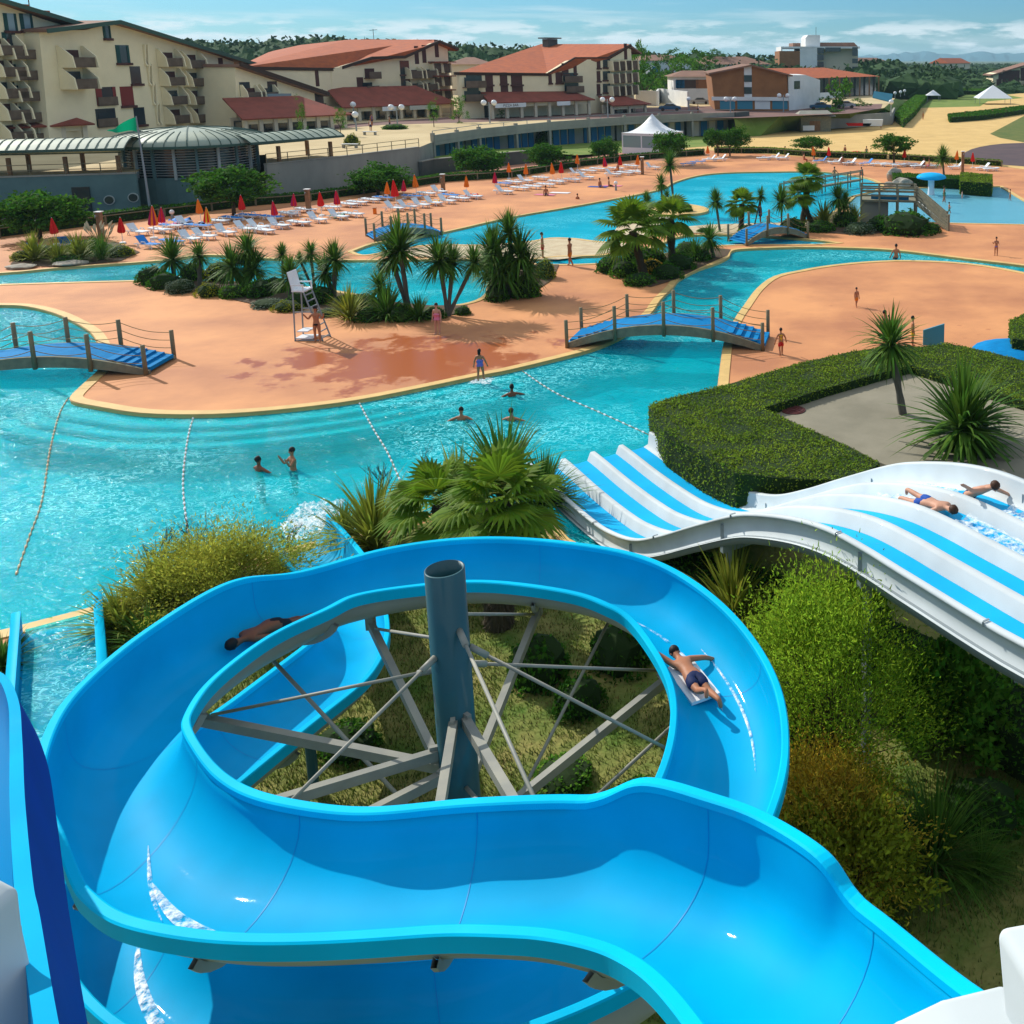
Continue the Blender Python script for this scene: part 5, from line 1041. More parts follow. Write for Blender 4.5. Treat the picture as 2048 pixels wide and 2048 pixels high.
for i, (a, b, c, d, e, f) in enumerate(fl_): tree(a, b, c, d, e, max(f, 20), 'bushy dark green tree beside the white house behind the right block', 'far%d' % (i % 2), z=PZ, seed=i, group='bushy trees right of the apartment blocks')
tree(1680, 222, 1680, 190, 60, 56, 'pale green rounded tree before the terrace restaurant', 'far1', z=PZ - .5, seed=2)
for i, (a, b, c, d) in enumerate(((1630, 214, 80, 24), (1715, 212, 40, 16), (1655, 224, 70, 8))):
    p = G(a, b, PZ); s = CF / ((p - CAM).dot(V(0, ct, -st))); put_top('far0', 'shrub', p + V(0, 0, .3), (c / s / 2, 3, d / s), i, ['dark shrub mass below the glazed annex', 'low shrub between restaurant and blue awning', 'clipped dark shrub along the car park'][i], 'shrub')
# ---------------------------------------------------------------- blade plants
def blades(seed, n, length, width, elo, ehi, droop, segs=4, base=.05):
    r = random.Random(seed); mb = MB()
    for k in range(n):
        az = r.uniform(0, 2 * math.pi); el = R(r.uniform(elo, ehi)); L = length * r.uniform(.72, 1.08); d = V(math.cos(az) * math.cos(el), math.sin(az) * math.cos(el), math.sin(el)); s = d.cross(V(0, 0, 1)); s = s.normalized() if s.length > .05 else V(1, 0, 0)
        p = d * base * r.random() + V(0, 0, base * r.uniform(-1, 1)); vs = []; dr = droop * r.uniform(.5, 1.4)
        for q in range(segs + 1):
            t = q / segs; w_ = width * (.55 + .9 * t if t < .4 else .91 * (1 - t) / .6 + .02) * .5; vs += [p - s * w_, p + s * w_]
            d = (d + V(0, 0, -dr / segs * (.4 + t))).normalized(); p = p + d * L / segs
        mb.add(vs, [(2 * q, 2 * q + 1, 2 * q + 3, 2 * q + 2) for q in range(segs)])
    return mb
addcm('cord0', blades(1, 260, 1.3, .085, -35, 88, .9), MATS['blade']); addcm('cord1', blades(2, 220, 1.3, .09, -45, 85, 1.1), MATS['blade'])
addcm('flax0', blades(3, 200, 1.2, .06, 25, 88, .9, 5, .16), MATS['blade_yellow']); addcm('flax1', blades(4, 210, 1.2, .06, 15, 85, 1.0, 5, .16), MATS['blade'])
addcm('cordb0', blades(12, 200, 1.25, .075, 5, 88, .8), MATS['blade_yellow']); addcm('tuft0', blades(5, 420, 1, .014, 20, 88, 1.3, 5, .12), MATS['blade']); addcm('tuft1', blades(6, 300, 1, .018, 25, 88, .9, 4, .15), MATS['blade_yellow'])
addcm('skirt', blades(7, 90, .8, .05, -80, -10, .6, 3, .1), MATS['dry']); addcm('drytuft', blades(8, 160, 1, .02, -60, 60, .9, 4, .12), MATS['dry'])
def fan_head(seed, n=24, seg=22, pet=.55, rad=.62):
    r = random.Random(seed); mb = MB(); m2 = MB()
    for k in range(n):
        az = k * 2.4 + r.uniform(-.3, .3); el = R(80 - 115 * (k / n) + r.uniform(-8, 8)); d = V(math.cos(az) * math.cos(el), math.sin(az) * math.cos(el), math.sin(el)); s = d.cross(V(0, 0, 1)).normalized(); u = s.cross(d).normalized()
        P_ = pet * r.uniform(.7, 1.1); hub = d * P_ - V(0, 0, .06); m2.bar(V(0, 0, 0), hub, .016)
        d2 = (d + V(0, 0, -.35)).normalized(); u2 = s.cross(d2).normalized(); rr = rad * r.uniform(.8, 1.1); prev = None
        for q in range(seg):
            a = R(-125 + 250 * q / (seg - 1)); dd = (d2 * math.cos(a) + s * math.sin(a)); L = rr * (.78 + .22 * math.cos(a)); wd = rr * .055; sp = (s * math.cos(a) - d2 * math.sin(a))
            fold = u2 * wd * .5; mid = hub + dd * L * .58; tip = hub + dd * L + V(0, 0, -L * .16) - u2 * L * .04
            mb.add([hub, mid - sp * wd * 1.25 + fold * .2, mid + fold, mid + sp * wd * 1.25 + fold * .2, tip], [(0, 1, 2), (0, 2, 3), (1, 4, 2), (2, 4, 3)])
    return mb
addcm('fan0', fan_head(1), MATS['fan']); addcm('fan1', fan_head(2, 20), MATS['fan'])
def trunk_mesh(hairy=False):
    mb = MB(); mb.smooth = True; r = random.Random(2); mb.tube([V(0, 0, -.03)] + [V(0, 0, k / 10) for k in range(1, 11)], [1.15] + [1 + r.uniform(-.1, .12) for _ in range(10)], 10)
    if hairy:
        for k in range(900):
            a, z = r.uniform(0, 6.28), r.uniform(0, 1); c, s_ = math.cos(a), math.sin(a); L = r.uniform(.2, .5); mb.add([V(c - s_ * .1, s_ + c * .1, z), V(c + s_ * .1, s_ - c * .1, z), V(c * (1 + L), s_ * (1 + L), z - .07 * r.random())], [(0, 1, 2)])
    o = mb.build('trunk', MATS['bark'] if hairy else MATS['bark_grey']); d = o.data; bpy.data.objects.remove(o); return d
CM['stem'] = trunk_mesh(); CM['hairy'] = trunk_mesh(True)
def palm(label, bx, by, heads, kind='cord0', z=0, name='palm_tree', cat='palm', tr=.12, group=None, hairy=False, skirt=False, dz=0):
    """heads: (px, py, radius px); each head on its own stem from the base"""
    b = G(bx, by, z); root = empty(name, b, label, cat, group); s = CF / ((b - CAM).dot(V(0, ct, -st)))
    for i, (hx, hy, rp) in enumerate(heads):
        h = onplane(hx, hy, b, b + V(1, 0, 0)) - b; h.y += ((i * 7) % 3 - 1) * .35 if len(heads) > 1 else 0; L = h.length
        o = bpy.data.objects.new('trunk', CM['hairy' if hairy else 'stem']); COL.objects.link(o); o.parent = root; o.scale = (tr, tr, L); o.rotation_euler = h.to_track_quat('Z', 'Y').to_euler()
        rr = rp / s; k = kind if kind[-1] not in '01' else kind[:-1] + str((int(kind[-1]) + i) % 2); put(k, 'crown', root, h, rr, i * 1.3 + bx)
        if skirt: put('skirt', 'dead_leaves', root, h, rr * .8, i)
    return root
def tuft(kind, name, label, bx, by, rp, cat, z=0, sz=1, group=None, rot=None):
    b = G(bx, by, z); s = CF / ((b - CAM).dot(V(0, ct, -st))); r = rp / s; return put_top(kind, name, b + (V(0, 0, r * .9) if 'cord' in kind else V(0, 0, 0)), (r, r, r * sz), bx * .1 if rot is None else rot, label, cat, group)
def shrub_mesh(seed, m, n=900, ls=.16, asp=.6):
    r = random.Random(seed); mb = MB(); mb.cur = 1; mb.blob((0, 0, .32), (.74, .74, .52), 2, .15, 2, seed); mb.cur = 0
    for k in range(n):
        d = V(r.gauss(0, 1), r.gauss(0, 1), abs(r.gauss(0, 1))).normalized(); kf = .82 + .22 * noise.noise(d * 2.2 + V(seed, 0, 0)) + r.uniform(-.08, .1); leaf(mb, V(d.x * kf, d.y * kf, d.z * kf * .95), ls * r.uniform(.6, 1.2), r, asp)
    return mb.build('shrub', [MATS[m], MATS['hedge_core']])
for kk, m_, n_, l_ in (('sh_dark', 'leaf_dark', 900, .15), ('sh_mid', 'leaf_mid', 900, .15), ('sh_yel', 'leaf_yellow', 1000, .12), ('sh_grey', 'leaf_grey', 1000, .11), ('sh_rust', 'leaf_rust', 1200, .12)):
    o = shrub_mesh(len(kk) + ord(kk[3]), m_, n_, l_); CM[kk] = o.data; bpy.data.objects.remove(o)
def shrub(kind, label, cx, by, wpx, hpx, z=0, group=None, cat='shrub'):
    b = G(cx, by, z); s = CF / ((b - CAM).dot(V(0, ct, -st))); w_ = wpx / s / 2
    return put_top(kind, 'shrub', b, (w_, w_ * .9, hpx / s), cx, label, cat, group)
# soil beds
flat('soil_bed', [(283, 548), (330, 566), (420, 590), (520, 612), (640, 628), (760, 640), (870, 636), (930, 626), (935, 612), (860, 612), (780, 604), (700, 590), (600, 577), (480, 566), (380, 562), (300, 562)], .045, 'bed_soil')
flat('soil_bed', [(975, 545), (975, 585), (1010, 600), (1060, 590), (1105, 560), (1118, 530), (1060, 530), (1000, 528)], .045, 'bed_soil')
flat('soil_bed', [(1190, 528), (1230, 548), (1300, 575), (1352, 560), (1400, 536), (1455, 512), (1462, 500), (1400, 494), (1335, 507), (1270, 521)], .045, 'bed_soil')
flat('soil_bed', [(1610, 440), (1615, 462), (1700, 470), (1850, 462), (1880, 450), (1800, 440), (1700, 432), (1672, 424)], .045, 'bed_soil')
flat('soil_bed', [(1370, 466), (1372, 454), (1420, 450), (1560, 446), (1650, 438), (1610, 462), (1480, 469)], .045, 'pale_sand')
flat('soil_bed', [(1240, 478), (1230, 460), (1250, 430), (1300, 414), (1375, 412), (1385, 424), (1330, 440), (1290, 470)], -.02, 'pale_sand')
flat('soil_bed', [(20, 530), (60, 495), (230, 485), (280, 505), (240, 523), (120, 535)], .045, 'bed_soil')
flat('pebble_bank', [(1112, 520), (1196, 509), (1290, 496), (1240, 485), (1190, 483), (1150, 478), (1100, 477), (1050, 485), (960, 492), (870, 491), (800, 499), (756, 509), (880, 516), (970, 518), (1050, 518)], .02, 'pale_sand')
# island in the lagoon for the thin palms
isl = cr([(G(a, b).x, G(a, b).y) for a, b in ((1270, 428), (1290, 414), (1350, 408), (1395, 412), (1418, 420), (1400, 428), (1340, 432), (1290, 434), (1270, 428))], 3)
mb = MB(); mb.cur = 0; mb.prism([V(x, y, -1.3) for x, y in isl[:-1]], (0, 0, 1.38)); tag(mb.build('planted_island', MATS['coping'], fixn=True), 'small kerbed palm island in the upper lagoon', 'planter')
# central bed
palm('single headed spiky palm at the left end of the central bed', 350, 562, [(344, 520, 44)], 'cord0', group='spiky palms in the central bed')
shrub('sh_dark', 'dark green shrub at the far left end of the central bed', 305, 566, 66, 38); shrub('sh_grey', 'blue grey shrub below the first spiky palm', 362, 585, 64, 32)
palm('thin spiky palm behind the yellow green hedge of the central bed', 400, 572, [(398, 512, 30)], 'cord1', group='spiky palms in the central bed'); shrub('sh_yel', 'clipped yellow green shrub in the central bed', 418, 592, 60, 30); shrub('sh_mid', 'clipped mid green shrub right of the yellow green one', 468, 594, 62, 30)
palm('widest spiky yucca clump above the clipped shrubs', 490, 578, [(472, 534, 46), (508, 540, 44), (488, 505, 40)], 'cord1', name='yucca_clump', group='spiky palms in the central bed'); palm('small thin spiky palm seen against the river', 566, 576, [(565, 510, 22)], 'cord0', tr=.06, group='spiky palms in the central bed')
palm('low spiky palm left of the lifeguard chair', 582, 598, [(580, 556, 40)], 'cord0', group='spiky palms in the central bed'); shrub('sh_grey', 'long grey green ground cover left of the lifeguard chair', 540, 612, 90, 16); shrub('sh_grey', 'grey green ground cover right of the lifeguard chair', 655, 630, 60, 16)
palm('slim palm behind the lifeguard chair', 630, 588, [(628, 505, 26), (600, 520, 16)], 'cord1', tr=.07, group='spiky palms in the central bed'); palm('spiky palm just right of the lifeguard chair', 668, 600, [(676, 520, 38), (650, 545, 36)], 'cord0', group='spiky palms in the central bed')
for i, (a, b, r_, k, l) in enumerate(((700, 640, 56, 'flax0', 'yellow green flax clump right of the lifeguard chair'), (775, 636, 62, 'flax1', 'dark green flax clump below the tall palms'), (838, 640, 44, 'flax1', 'small dark flax clump beside the tall palm trunk'))): tuft(k, 'flax_clump', l, a, b, r_, 'flax')
palm('low spiky yucca left of the tall palms', 765, 622, [(760, 576, 38)], 'cord1', group='spiky palms in the central bed')
palm('tallest spiky palm of the central bed with one thick stem', 820, 632, [(806, 500, 60), (782, 515, 44)], 'cord0', tr=.11, group='spiky palms in the central bed'); palm('triple stemmed spiky palm on the deck side of the river', 896, 632, [(884, 520, 50), (905, 530, 40), (944, 528, 36)], 'cord1', tr=.10, group='spiky palms in the central bed'); shrub('sh_dark', 'small dark shrub at the foot of the triple stemmed palm', 926, 628, 40, 18)
palm('huge round clump of spiky palms right of the river bend', 1028, 592, [(990, 510, 56), (1040, 515, 56), (1015, 470, 42), (1010, 545, 56), (1055, 545, 44), (975, 545, 40)], 'cord0', name='palm_clump'); shrub('sh_yel', 'yellow green shrub right of the huge palm clump', 1092, 556, 50, 44)
for i, (k, x, y, w_, h, l) in enumerate((('sh_dark', 330, 575, 70, 34, 'dark shrub under the first spiky palm'), ('sh_mid', 385, 560, 60, 40, 'mid green shrub between the left spiky palms'), ('sh_yel', 440, 560, 70, 44, 'yellow green shrub behind the clipped shrubs'), ('sh_dark', 520, 592, 70, 40, 'dark shrub right of the wide yucca clump'), ('sh_mid', 548, 585, 60, 36, 'mid green shrub under the small thin palm'), ('sh_dark', 600, 612, 60, 34, 'dark shrub behind the lifeguard chair'), ('sh_dark', 640, 606, 70, 40, 'dark shrub right behind the lifeguard chair'), ('sh_mid', 720, 618, 70, 36, 'mid green shrub between the flax clumps'), ('sh_dark', 742, 640, 70, 30, 'dark shrub between yellow and dark flax'), ('sh_dark', 805, 640, 60, 36, 'dark shrub at the foot of the tallest palm'), ('sh_grey', 690, 610, 60, 24, 'grey green shrub behind the yellow flax'), ('sh_yel', 575, 620, 70, 22, 'low yellow green ground plant left of the lifeguard chair'), ('sh_dark', 995, 600, 60, 36, 'dark shrub under the huge palm clump, left'), ('sh_mid', 1055, 592, 70, 40, 'mid green shrub under the huge palm clump, right'), ('sh_dark', 870, 636, 50, 26, 'dark shrub left of the triple stems'),
 ('sh_mid', 1250, 552, 70, 36, 'mid green shrub below the wide fan palm'), ('sh_dark', 1335, 556, 70, 34, 'dark shrub at the river side of the second bed'), ('sh_dark', 1400, 520, 60, 26, 'dark shrub near the tip of the second bed'), ('sh_mid', 1375, 512, 70, 34, 'mid green shrub behind the tip of the second bed'), ('sh_dark', 1270, 520, 70, 34, 'dark shrub behind the second bed'),
 ('sh_yel', 50, 520, 60, 24, 'yellow shrub leftmost on the river bank'), ('sh_mid', 100, 514, 70, 28, 'mid green shrub behind the bank grasses'), ('sh_dark', 180, 508, 90, 34, 'dark shrub behind the pampas grass'), ('sh_yel', 240, 512, 60, 26, 'yellow green shrub at the right of the river bank'), ('sh_mid', 135, 526, 60, 20, 'low mid green plant on the river bank'),
 ('sh_mid', 1500, 466, 60, 20, 'low shrub at the stepped bridge foot'), ('sh_dark', 1585, 462, 70, 30, 'dark shrub right of the stepped bridge'), ('sh_dark', 1760, 460, 70, 34, 'dark shrub before the platform block'), ('sh_mid', 1690, 452, 60, 34, 'mid green shrub left of the platform'))):
    shrub(k, l, x, y, w_, h)
# second bed
palm('wide fan palm at the left of the second bed', 1290, 556, [(1265, 462, 78)], 'fan0', tr=.22, hairy=True, cat='fan palm'); palm('taller fan palm with a thick trunk in the second bed', 1345, 530, [(1340, 438, 60)], 'fan1', tr=.24, hairy=True, cat='fan palm')
shrub('sh_dark', 'dark green rounded shrub at the left of the second bed', 1224, 542, 84, 34); shrub('sh_rust', 'reddish brown shrub in the middle of the second bed', 1305, 548, 60, 36); shrub('sh_mid', 'low bright green shrub at the front of the second bed', 1280, 568, 80, 26); shrub('sh_dark', 'dark shrub right of the fan palm trunk', 1360, 538, 70, 36); shrub('sh_dark', 'dark shrub behind the wide fan palm', 1300, 530, 80, 40); tuft('flax1', 'flax_clump', 'dark flax clump left of the bed tip', 1392, 520, 40, 'flax'); palm('small spiky palm near the tip of the second bed', 1428, 516, [(1420, 480, 34)], 'cord1')
# lagoon palms
G_ = 'slim palms around the upper lagoon'
for l, bx, by, hs, k, t_ in (('tall slim palm left of the lagoon island', 1349, 424, [(1340, 330, 26)], 'cord0', .10), ('shorter slim palm on the lagoon island', 1326, 426, [(1322, 368, 20)], 'cord1', .08), ('small palm low on the left of the lagoon island', 1296, 430, [(1294, 403, 20)], 'cord0', .07), ('small palm behind the tall slim one', 1336, 420, [(1334, 392, 14)], 'cord1', .06),
 ('slim palm on the lagoon bank left of the stepped bridge', 1440, 464, [(1432, 405, 27)], 'cord0', .09), ('thick trunked fan palm beside the stepped bridge', 1482, 462, [(1484, 408, 38)], 'fan0', .2), ('slender leaning palm behind the stepped bridge', 1506, 464, [(1522, 392, 18)], 'cord1', .06), ('palm standing over the far end of the stepped bridge', 1563, 462, [(1563, 404, 30)], 'cord0', .07),
 ('tallest palm of the lagoon with a thick trunk', 1604, 450, [(1618, 356, 40)], 'fan1', .22), ('second thick palm below the tallest one', 1626, 452, [(1600, 392, 38)], 'fan0', .22), ('bushy palm left of the wooden stair', 1680, 452, [(1676, 396, 30), (1690, 412, 26)], 'cord1', .1), ('round palm above the rocks by the mushroom fountain', 1888, 352, [(1885, 318, 24)], 'cord0', .12)):
    palm(l, bx, by, hs, k, tr=t_, group=G_, hairy=t_ > .15)
shrub('sh_dark', 'round dark bush on the lagoon island', 1372, 424, 34, 20); shrub('sh_mid', 'small domed bush by the lagoon bank', 1408, 464, 34, 10)
tuft('flax0', 'flax_clump', 'yellow green flax clump left of the wooden stair', 1648, 452, 44, 'flax'); tuft('flax0', 'flax_clump', 'flax clump beside the stair platform posts', 1708, 450, 36, 'flax'); shrub('sh_dark', 'big dark ivy mound under the stair platform', 1812, 466, 126, 50); shrub('sh_dark', 'dark low shrub right of the ivy mound', 1862, 464, 50, 20); shrub('sh_grey', 'grey green shrub left of the ivy mound', 1720, 466, 80, 26); shrub('sh_dark', 'dark shrub at the foot of the thick palms', 1640, 462, 70, 24)
# left bank plants
for i, (a, b, r_, k, l) in enumerate(((70, 522, 48, 'flax0', 'yellow flax clump leftmost on the river bank'), (118, 525, 54, 'tuft1', 'yellow grass clump in the middle of the river bank'), (160, 520, 46, 'flax0', 'yellow flax clump right of the grass on the river bank'), (205, 520, 60, 'tuft0', 'green grass clump at the right of the river bank'))): tuft(k, 'grass_clump', l, a, b, r_, 'grass clump')
pg = empty('pampas_grass', G(205, 502), 'pampas grass with pale plumes behind the river bank', 'grass clump')
r = random.Random(3); mb = MB(); mp = MB()
for k in range(16):
    b = pg.location; e = V(r.uniform(-1.3, 1.3), r.uniform(-.5, .5), r.uniform(1.3, 1.9)); mb.tube([b + e * .05, b + e], .015, 4); mp.tube([b + e * .8, b + e * 1.0, b + e * 1.15 + V(.1, 0, 0)], [.02, .09, .02], 6)
place(mb.build('stems', MATS['dry']), pg); place(mp.build('plumes', MATS['pale_sand']), pg)
# ---------------------------------------------------------------- near garden
palm('near fan palm with broad pleated leaves and a hairy brown trunk', 998, 1252, [(1000, 1012, 132)], 'fan0', tr=.30, hairy=True, cat='fan palm', skirt=False); palm('lower fan palm left of the near one', 890, 1150, [(880, 1012, 118)], 'fan1', tr=.2, hairy=True, cat='fan palm')
tuft('skirt', 'dead_leaves', 'brown dead leaves hanging under the near fan palms', 1110, 1075, 60, 'dry leaves', z=.8)
for i, (a, b, r_, k, l, sz) in enumerate(((752, 1098, 125, 'flax0', 'striped yellow green flax between the pool edge and the spiral slide', 1), (690, 1085, 70, 'flax0', 'small yellow flax at the pool edge beside the splash exit', 1), (1010, 1000, 130, 'flax1', 'dark upright flax behind the near fan palm', 1.1), (1090, 1010, 90, 'flax1', 'dark flax beside the foot of the white slide', 1), (920, 1030, 110, 'flax0', 'flax between the two near fan palms', 1),
  (245, 1270, 100, 'flax0', 'flax hanging over the straight slide run-out', .8), (330, 1230, 115, 'flax0', 'flax behind the outer wall of the spiral', .9), (420, 1180, 95, 'flax1', 'dark flax at the pool edge under the bare twigs', .9), (300, 1300, 90, 'flax1', 'dark flax at the foot of the spiral wall', .8), (6, 1340, 80, 'flax1', 'flax at the extreme left edge beside the run-out', .7), (1468, 1325, 105, 'cordb0', 'bright spiky cordyline below the white slide', 1.25), (1545, 1310, 70, 'flax1', 'dark flax below the bright cordyline', .8))):
    tuft(k, 'flax_clump' if 'flax' in k else 'cordyline_plant', l, a, b, r_, 'flax' if 'flax' in k else 'cordyline', sz=sz)
palm('leaning palm with a bare grey stem on the concrete slab', 1806, 828, [(1782, 690, 68)], 'cord1', z=.9, tr=.13); b_ = palm('big round yucca on the concrete slab behind the white slide', 1925, 912, [(1920, 852, 118), (1945, 868, 90)], 'cord0', z=.6, tr=.16)
tuft('tuft0', 'grass_tuft', 'big fountain of dark green grass blades with dry brown base at the right', 1868, 1740, 200, 'grass clump', sz=1.1); tuft('drytuft', 'dead_leaves', 'dry brown blades under the big grass tuft', 1862, 1730, 120, 'dry leaves', sz=.7)
tuft('tuft0', 'grass_tuft', 'fine dark grass clump right of the big tuft', 1960, 1760, 110, 'grass clump')
def feathery(name, label, bx, by, wpx, hpx, n, m, seed, cat='bush', z=0, clumps=60, sz=.10, asp=.16):
    r = random.Random(seed); b = G(bx, by, z); s = CF / ((b - CAM).dot(V(0, ct, -st))); w_, h_ = wpx / s / 2, hpx / s; root = empty(name, b, label, cat); mb = MB(); tw = MB()
    for c in range(clumps):
        a = r.uniform(0, 6.28); rr = r.random() ** .5; z_ = r.uniform(.25, 1) ** .8; lim = 1 - max(0, z_ - .55) * 1.3; cen = V(math.cos(a) * rr * w_ * lim, math.sin(a) * rr * w_ * lim, z_ * h_); out = (cen - V(0, 0, h_ * .25)).normalized()
        tw.tube([V(0, 0, 0), cen * .5 + V(0, 0, h_ * .08), cen], [.025, .014, .005], 4, False)
        for k in range(n // clumps):
            g = abs(r.gauss(0, 1)); p = cen + out * g * .22 * w_ + V(r.gauss(0, 1), r.gauss(0, 1), r.gauss(0, 1)) * .12 * w_; d = (out + V(r.gauss(0, .6), r.gauss(0, .6), r.gauss(0, .6))).normalized(); q = d.cross(V(r.gauss(0, 1), r.gauss(0, 1), r.gauss(0, 1))).normalized() * sz * asp; L = d * sz * r.uniform(.6, 1.5)
            mb.add([p - q, p + q, p + L + q * .3, p + L - q * .3], [(0, 1, 2, 3)])
    mb.build('foliage', MATS[m], root); tw.build('branches', MATS['bark'], root); return root
mat('tam_green', (.26, .42, .03), .8, island=.5, transl=.55, spec=.05); mat('tam_rust', (.62, .46, .05), .8, island=.5, transl=.5, spec=.05); mat('tam_brown', (.36, .38, .05), .8, island=.45, transl=.5, spec=.05)
feathery('tamarisk_bush', 'large feathery bright green tamarisk right of the spiral slide', 1655, 1590, 370, 380, 32000, 'tam_green', 1, clumps=110, sz=.065, asp=.2)
feathery('tamarisk_bush', 'olive brown feathery tamarisk by the pool left of the splash exit', 450, 1215, 290, 105, 26000, 'tam_brown', 2, clumps=80, sz=.07, asp=.2)
feathery('rust_shrub', 'rusty orange brown shrub below the green tamarisk', 1640, 1745, 320, 180, 22000, 'tam_rust', 3, clumps=110, sz=.055, asp=.25)
feathery('olive_shrub', 'olive green shrub below the rusty one near the slide rim', 1690, 1830, 280, 170, 9000, 'leaf_yellow', 4, clumps=60, sz=.09, asp=.3)
feathery('dark_shrub', 'dark leafy shrub between tamarisk and ivy bank', 1880, 1500, 210, 160, 7000, 'leaf_mid', 6, clumps=60, sz=.11, asp=.5)
def bare(label, bx, by, hpx, seed):
    r = random.Random(seed); b = G(bx, by); s = CF / ((b - CAM).dot(V(0, ct, -st))); h = hpx / s; root = empty('bare_shrub', b, label, 'bare shrub', 'leafless twiggy shrubs by the pool'); mb = MB()
    def br(p, d, L, rad, lv):
        q = p + d * L; mb.tube([p, p.lerp(q, .5) + V(r.uniform(-1, 1), r.uniform(-1, 1), 0) * L * .08, q], [rad, rad * .8, rad * .6], 4, False)
        if lv:
            for k in range(3 if lv > 1 else 4): br(p.lerp(q, r.uniform(.45, 1)), (d + V(r.uniform(-.8, .8), r.uniform(-.5, .5), r.uniform(-.1, .5))).normalized(), L * r.uniform(.5, .75), rad * .6, lv - 1)
    for k in range(2): br(b, V(r.uniform(-.4, .4), 0, 1).normalized(), h * .42, .022, 3)
    place(mb.build('branches', MATS['bark']), root)
for i, (a, b, h, l) in enumerate(((312, 1190, 170, 'bare twiggy shrub leftmost at the pool edge'), (385, 1150, 170, 'bare twiggy shrub above the dark flax'), (520, 1120, 110, 'bare twiggy shrub behind the olive tamarisk'), (590, 1120, 90, 'bare twiggy shrub beside the splash exit'), (770, 1020, 130, 'bare twiggy shrub above the striped flax'), (835, 1020, 150, 'bare twiggy shrub left of the near fan palm'), (1000, 960, 125, 'bare twiggy shrub above the near fan palm'))): bare(l, a, b, h, i + 5)
# shrubs inside the spiral
for i, (k, a, b, w_, h, l) in enumerate((('sh_dark', 1080, 1360, 150, 110, 'dark shrub behind the column inside the spiral'), ('sh_dark', 1240, 1330, 150, 100, 'dark shrub at the right inside the spiral'), ('sh_mid', 1270, 1600, 120, 40, 'bright green low plant inside the spiral on the right'), ('sh_dark', 1160, 1420, 120, 80, 'dark shrub in the middle of the spiral lawn'), ('sh_yel', 980, 1180, 140, 50, 'yellow green ground plant under the spiral'), ('sh_dark', 700, 1500, 150, 60, 'dark ground shrub under the lower chute'), ('sh_mid', 1130, 1560, 150, 40, 'mid green ground plant right of the column'), ('sh_mid', 1560, 1460, 160, 120, 'leafy green shrub between spiral rim and tamarisk'), ('sh_dark', 1530, 1380, 120, 80, 'dark shrub below the bright cordyline, right of the spiral'), ('sh_mid', 1790, 1690, 150, 90, 'green shrub left of the big grass tuft'), ('sh_yel', 1760, 1900, 160, 60, 'yellow green low shrub above the white tub'), ('sh_dark', 1960, 1640, 200, 90, 'dark green shrub behind the big grass tuft'), ('sh_yel', 1560, 1700, 120, 90, 'yellow green shrub beside the rim of the spiral'), ('sh_mid', 1900, 1450, 220, 110, 'broad green shrub at the foot of the shaded hedge'), ('sh_dark', 1690, 1240, 200, 90, 'dark shrub mass in the shade below the white slide crest'))): shrub(k, l, a, b, w_, h)
# ---------------------------------------------------------------- hedges
def hedge(name, label, poly, z0, z1, dens, ls, m='leaf_hedge', seed=0, cat='hedge', group=None):
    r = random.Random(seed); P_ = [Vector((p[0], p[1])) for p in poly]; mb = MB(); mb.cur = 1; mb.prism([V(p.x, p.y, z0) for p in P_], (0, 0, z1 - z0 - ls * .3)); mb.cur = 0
    x0, x1, y0, y1 = min(p.x for p in P_), max(p.x for p in P_), min(p.y for p in P_), max(p.y for p in P_)
    ar = abs(area([(p.x, p.y) for p in P_])); n = int(ar * dens); k = 0; tries = 0
    while k < n and tries < n * 30:
        tries += 1; x, y = r.uniform(x0, x1), r.uniform(y0, y1)
        if inside((x, y), P_): leaf(mb, V(x, y, z1 + r.uniform(-.05, .04) + .07 * noise.noise(V(x, y, 0) * 1.3)), ls * r.uniform(.6, 1.3), r); k += 1
    for a, b in zip(P_, P_[1:] + P_[:1]):
        L = (b - a).length; t = (b - a).normalized(); nn = V(t.y, -t.x, 0)
        for k in range(int(L * (z1 - z0) * dens * .9)): u = r.random(); leaf(mb, V(a.x + (b.x - a.x) * u, a.y + (b.y - a.y) * u, r.uniform(z0, z1)) + nn * r.uniform(-.05, .09), ls * r.uniform(.6, 1.3), r)
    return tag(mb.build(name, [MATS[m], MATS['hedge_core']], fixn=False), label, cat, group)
def hp(lst, z): return [(G(a, b, z).x, G(a, b, z).y) for a, b in lst]
cin = [(1527, 815), (1650, 776), (1768, 743), (1822, 730), (1910, 758), (2048, 802), (2150, 835)]
slab_in = hp(cin, .9)
hedge('clipped_hedge', 'deep clipped hedge wrapping the concrete slab behind the white slide', hp([(1297, 812), (1333, 796), (1436, 773), (1600, 725), (1703, 702), (1790, 690), (1833, 693), (1897, 686), (1962, 699), (2048, 720), (2150, 748), (2150, 835), (2048, 802), (1910, 758), (1822, 730), (1768, 743), (1650, 776), (1527, 815), (1600, 850), (1700, 893), (1760, 925), (1700, 960), (1560, 955), (1470, 945), (1400, 905), (1330, 860)], 1.25), 0, 1.25, 420, .085, seed=1)
sl_ = sheet('concrete_slab', hp(cin + [(2250, 900), (2200, 1000), (1950, 1000), (1760, 925), (1700, 893), (1600, 850)], .9), [], .9, MATS['concrete']); mb = MB()
pts = hp(cin + [(2250, 900), (2200, 1000), (1950, 1000), (1760, 925), (1700, 893), (1600, 850)], .9); mb.add([(x, y, .9) for x, y in pts] + [(x, y, 0) for x, y in pts], [(i, (i + 1) % len(pts), len(pts) + (i + 1) % len(pts), len(pts) + i) for i in range(len(pts))]); struct(mb.build('slab_side', MATS['concrete']))
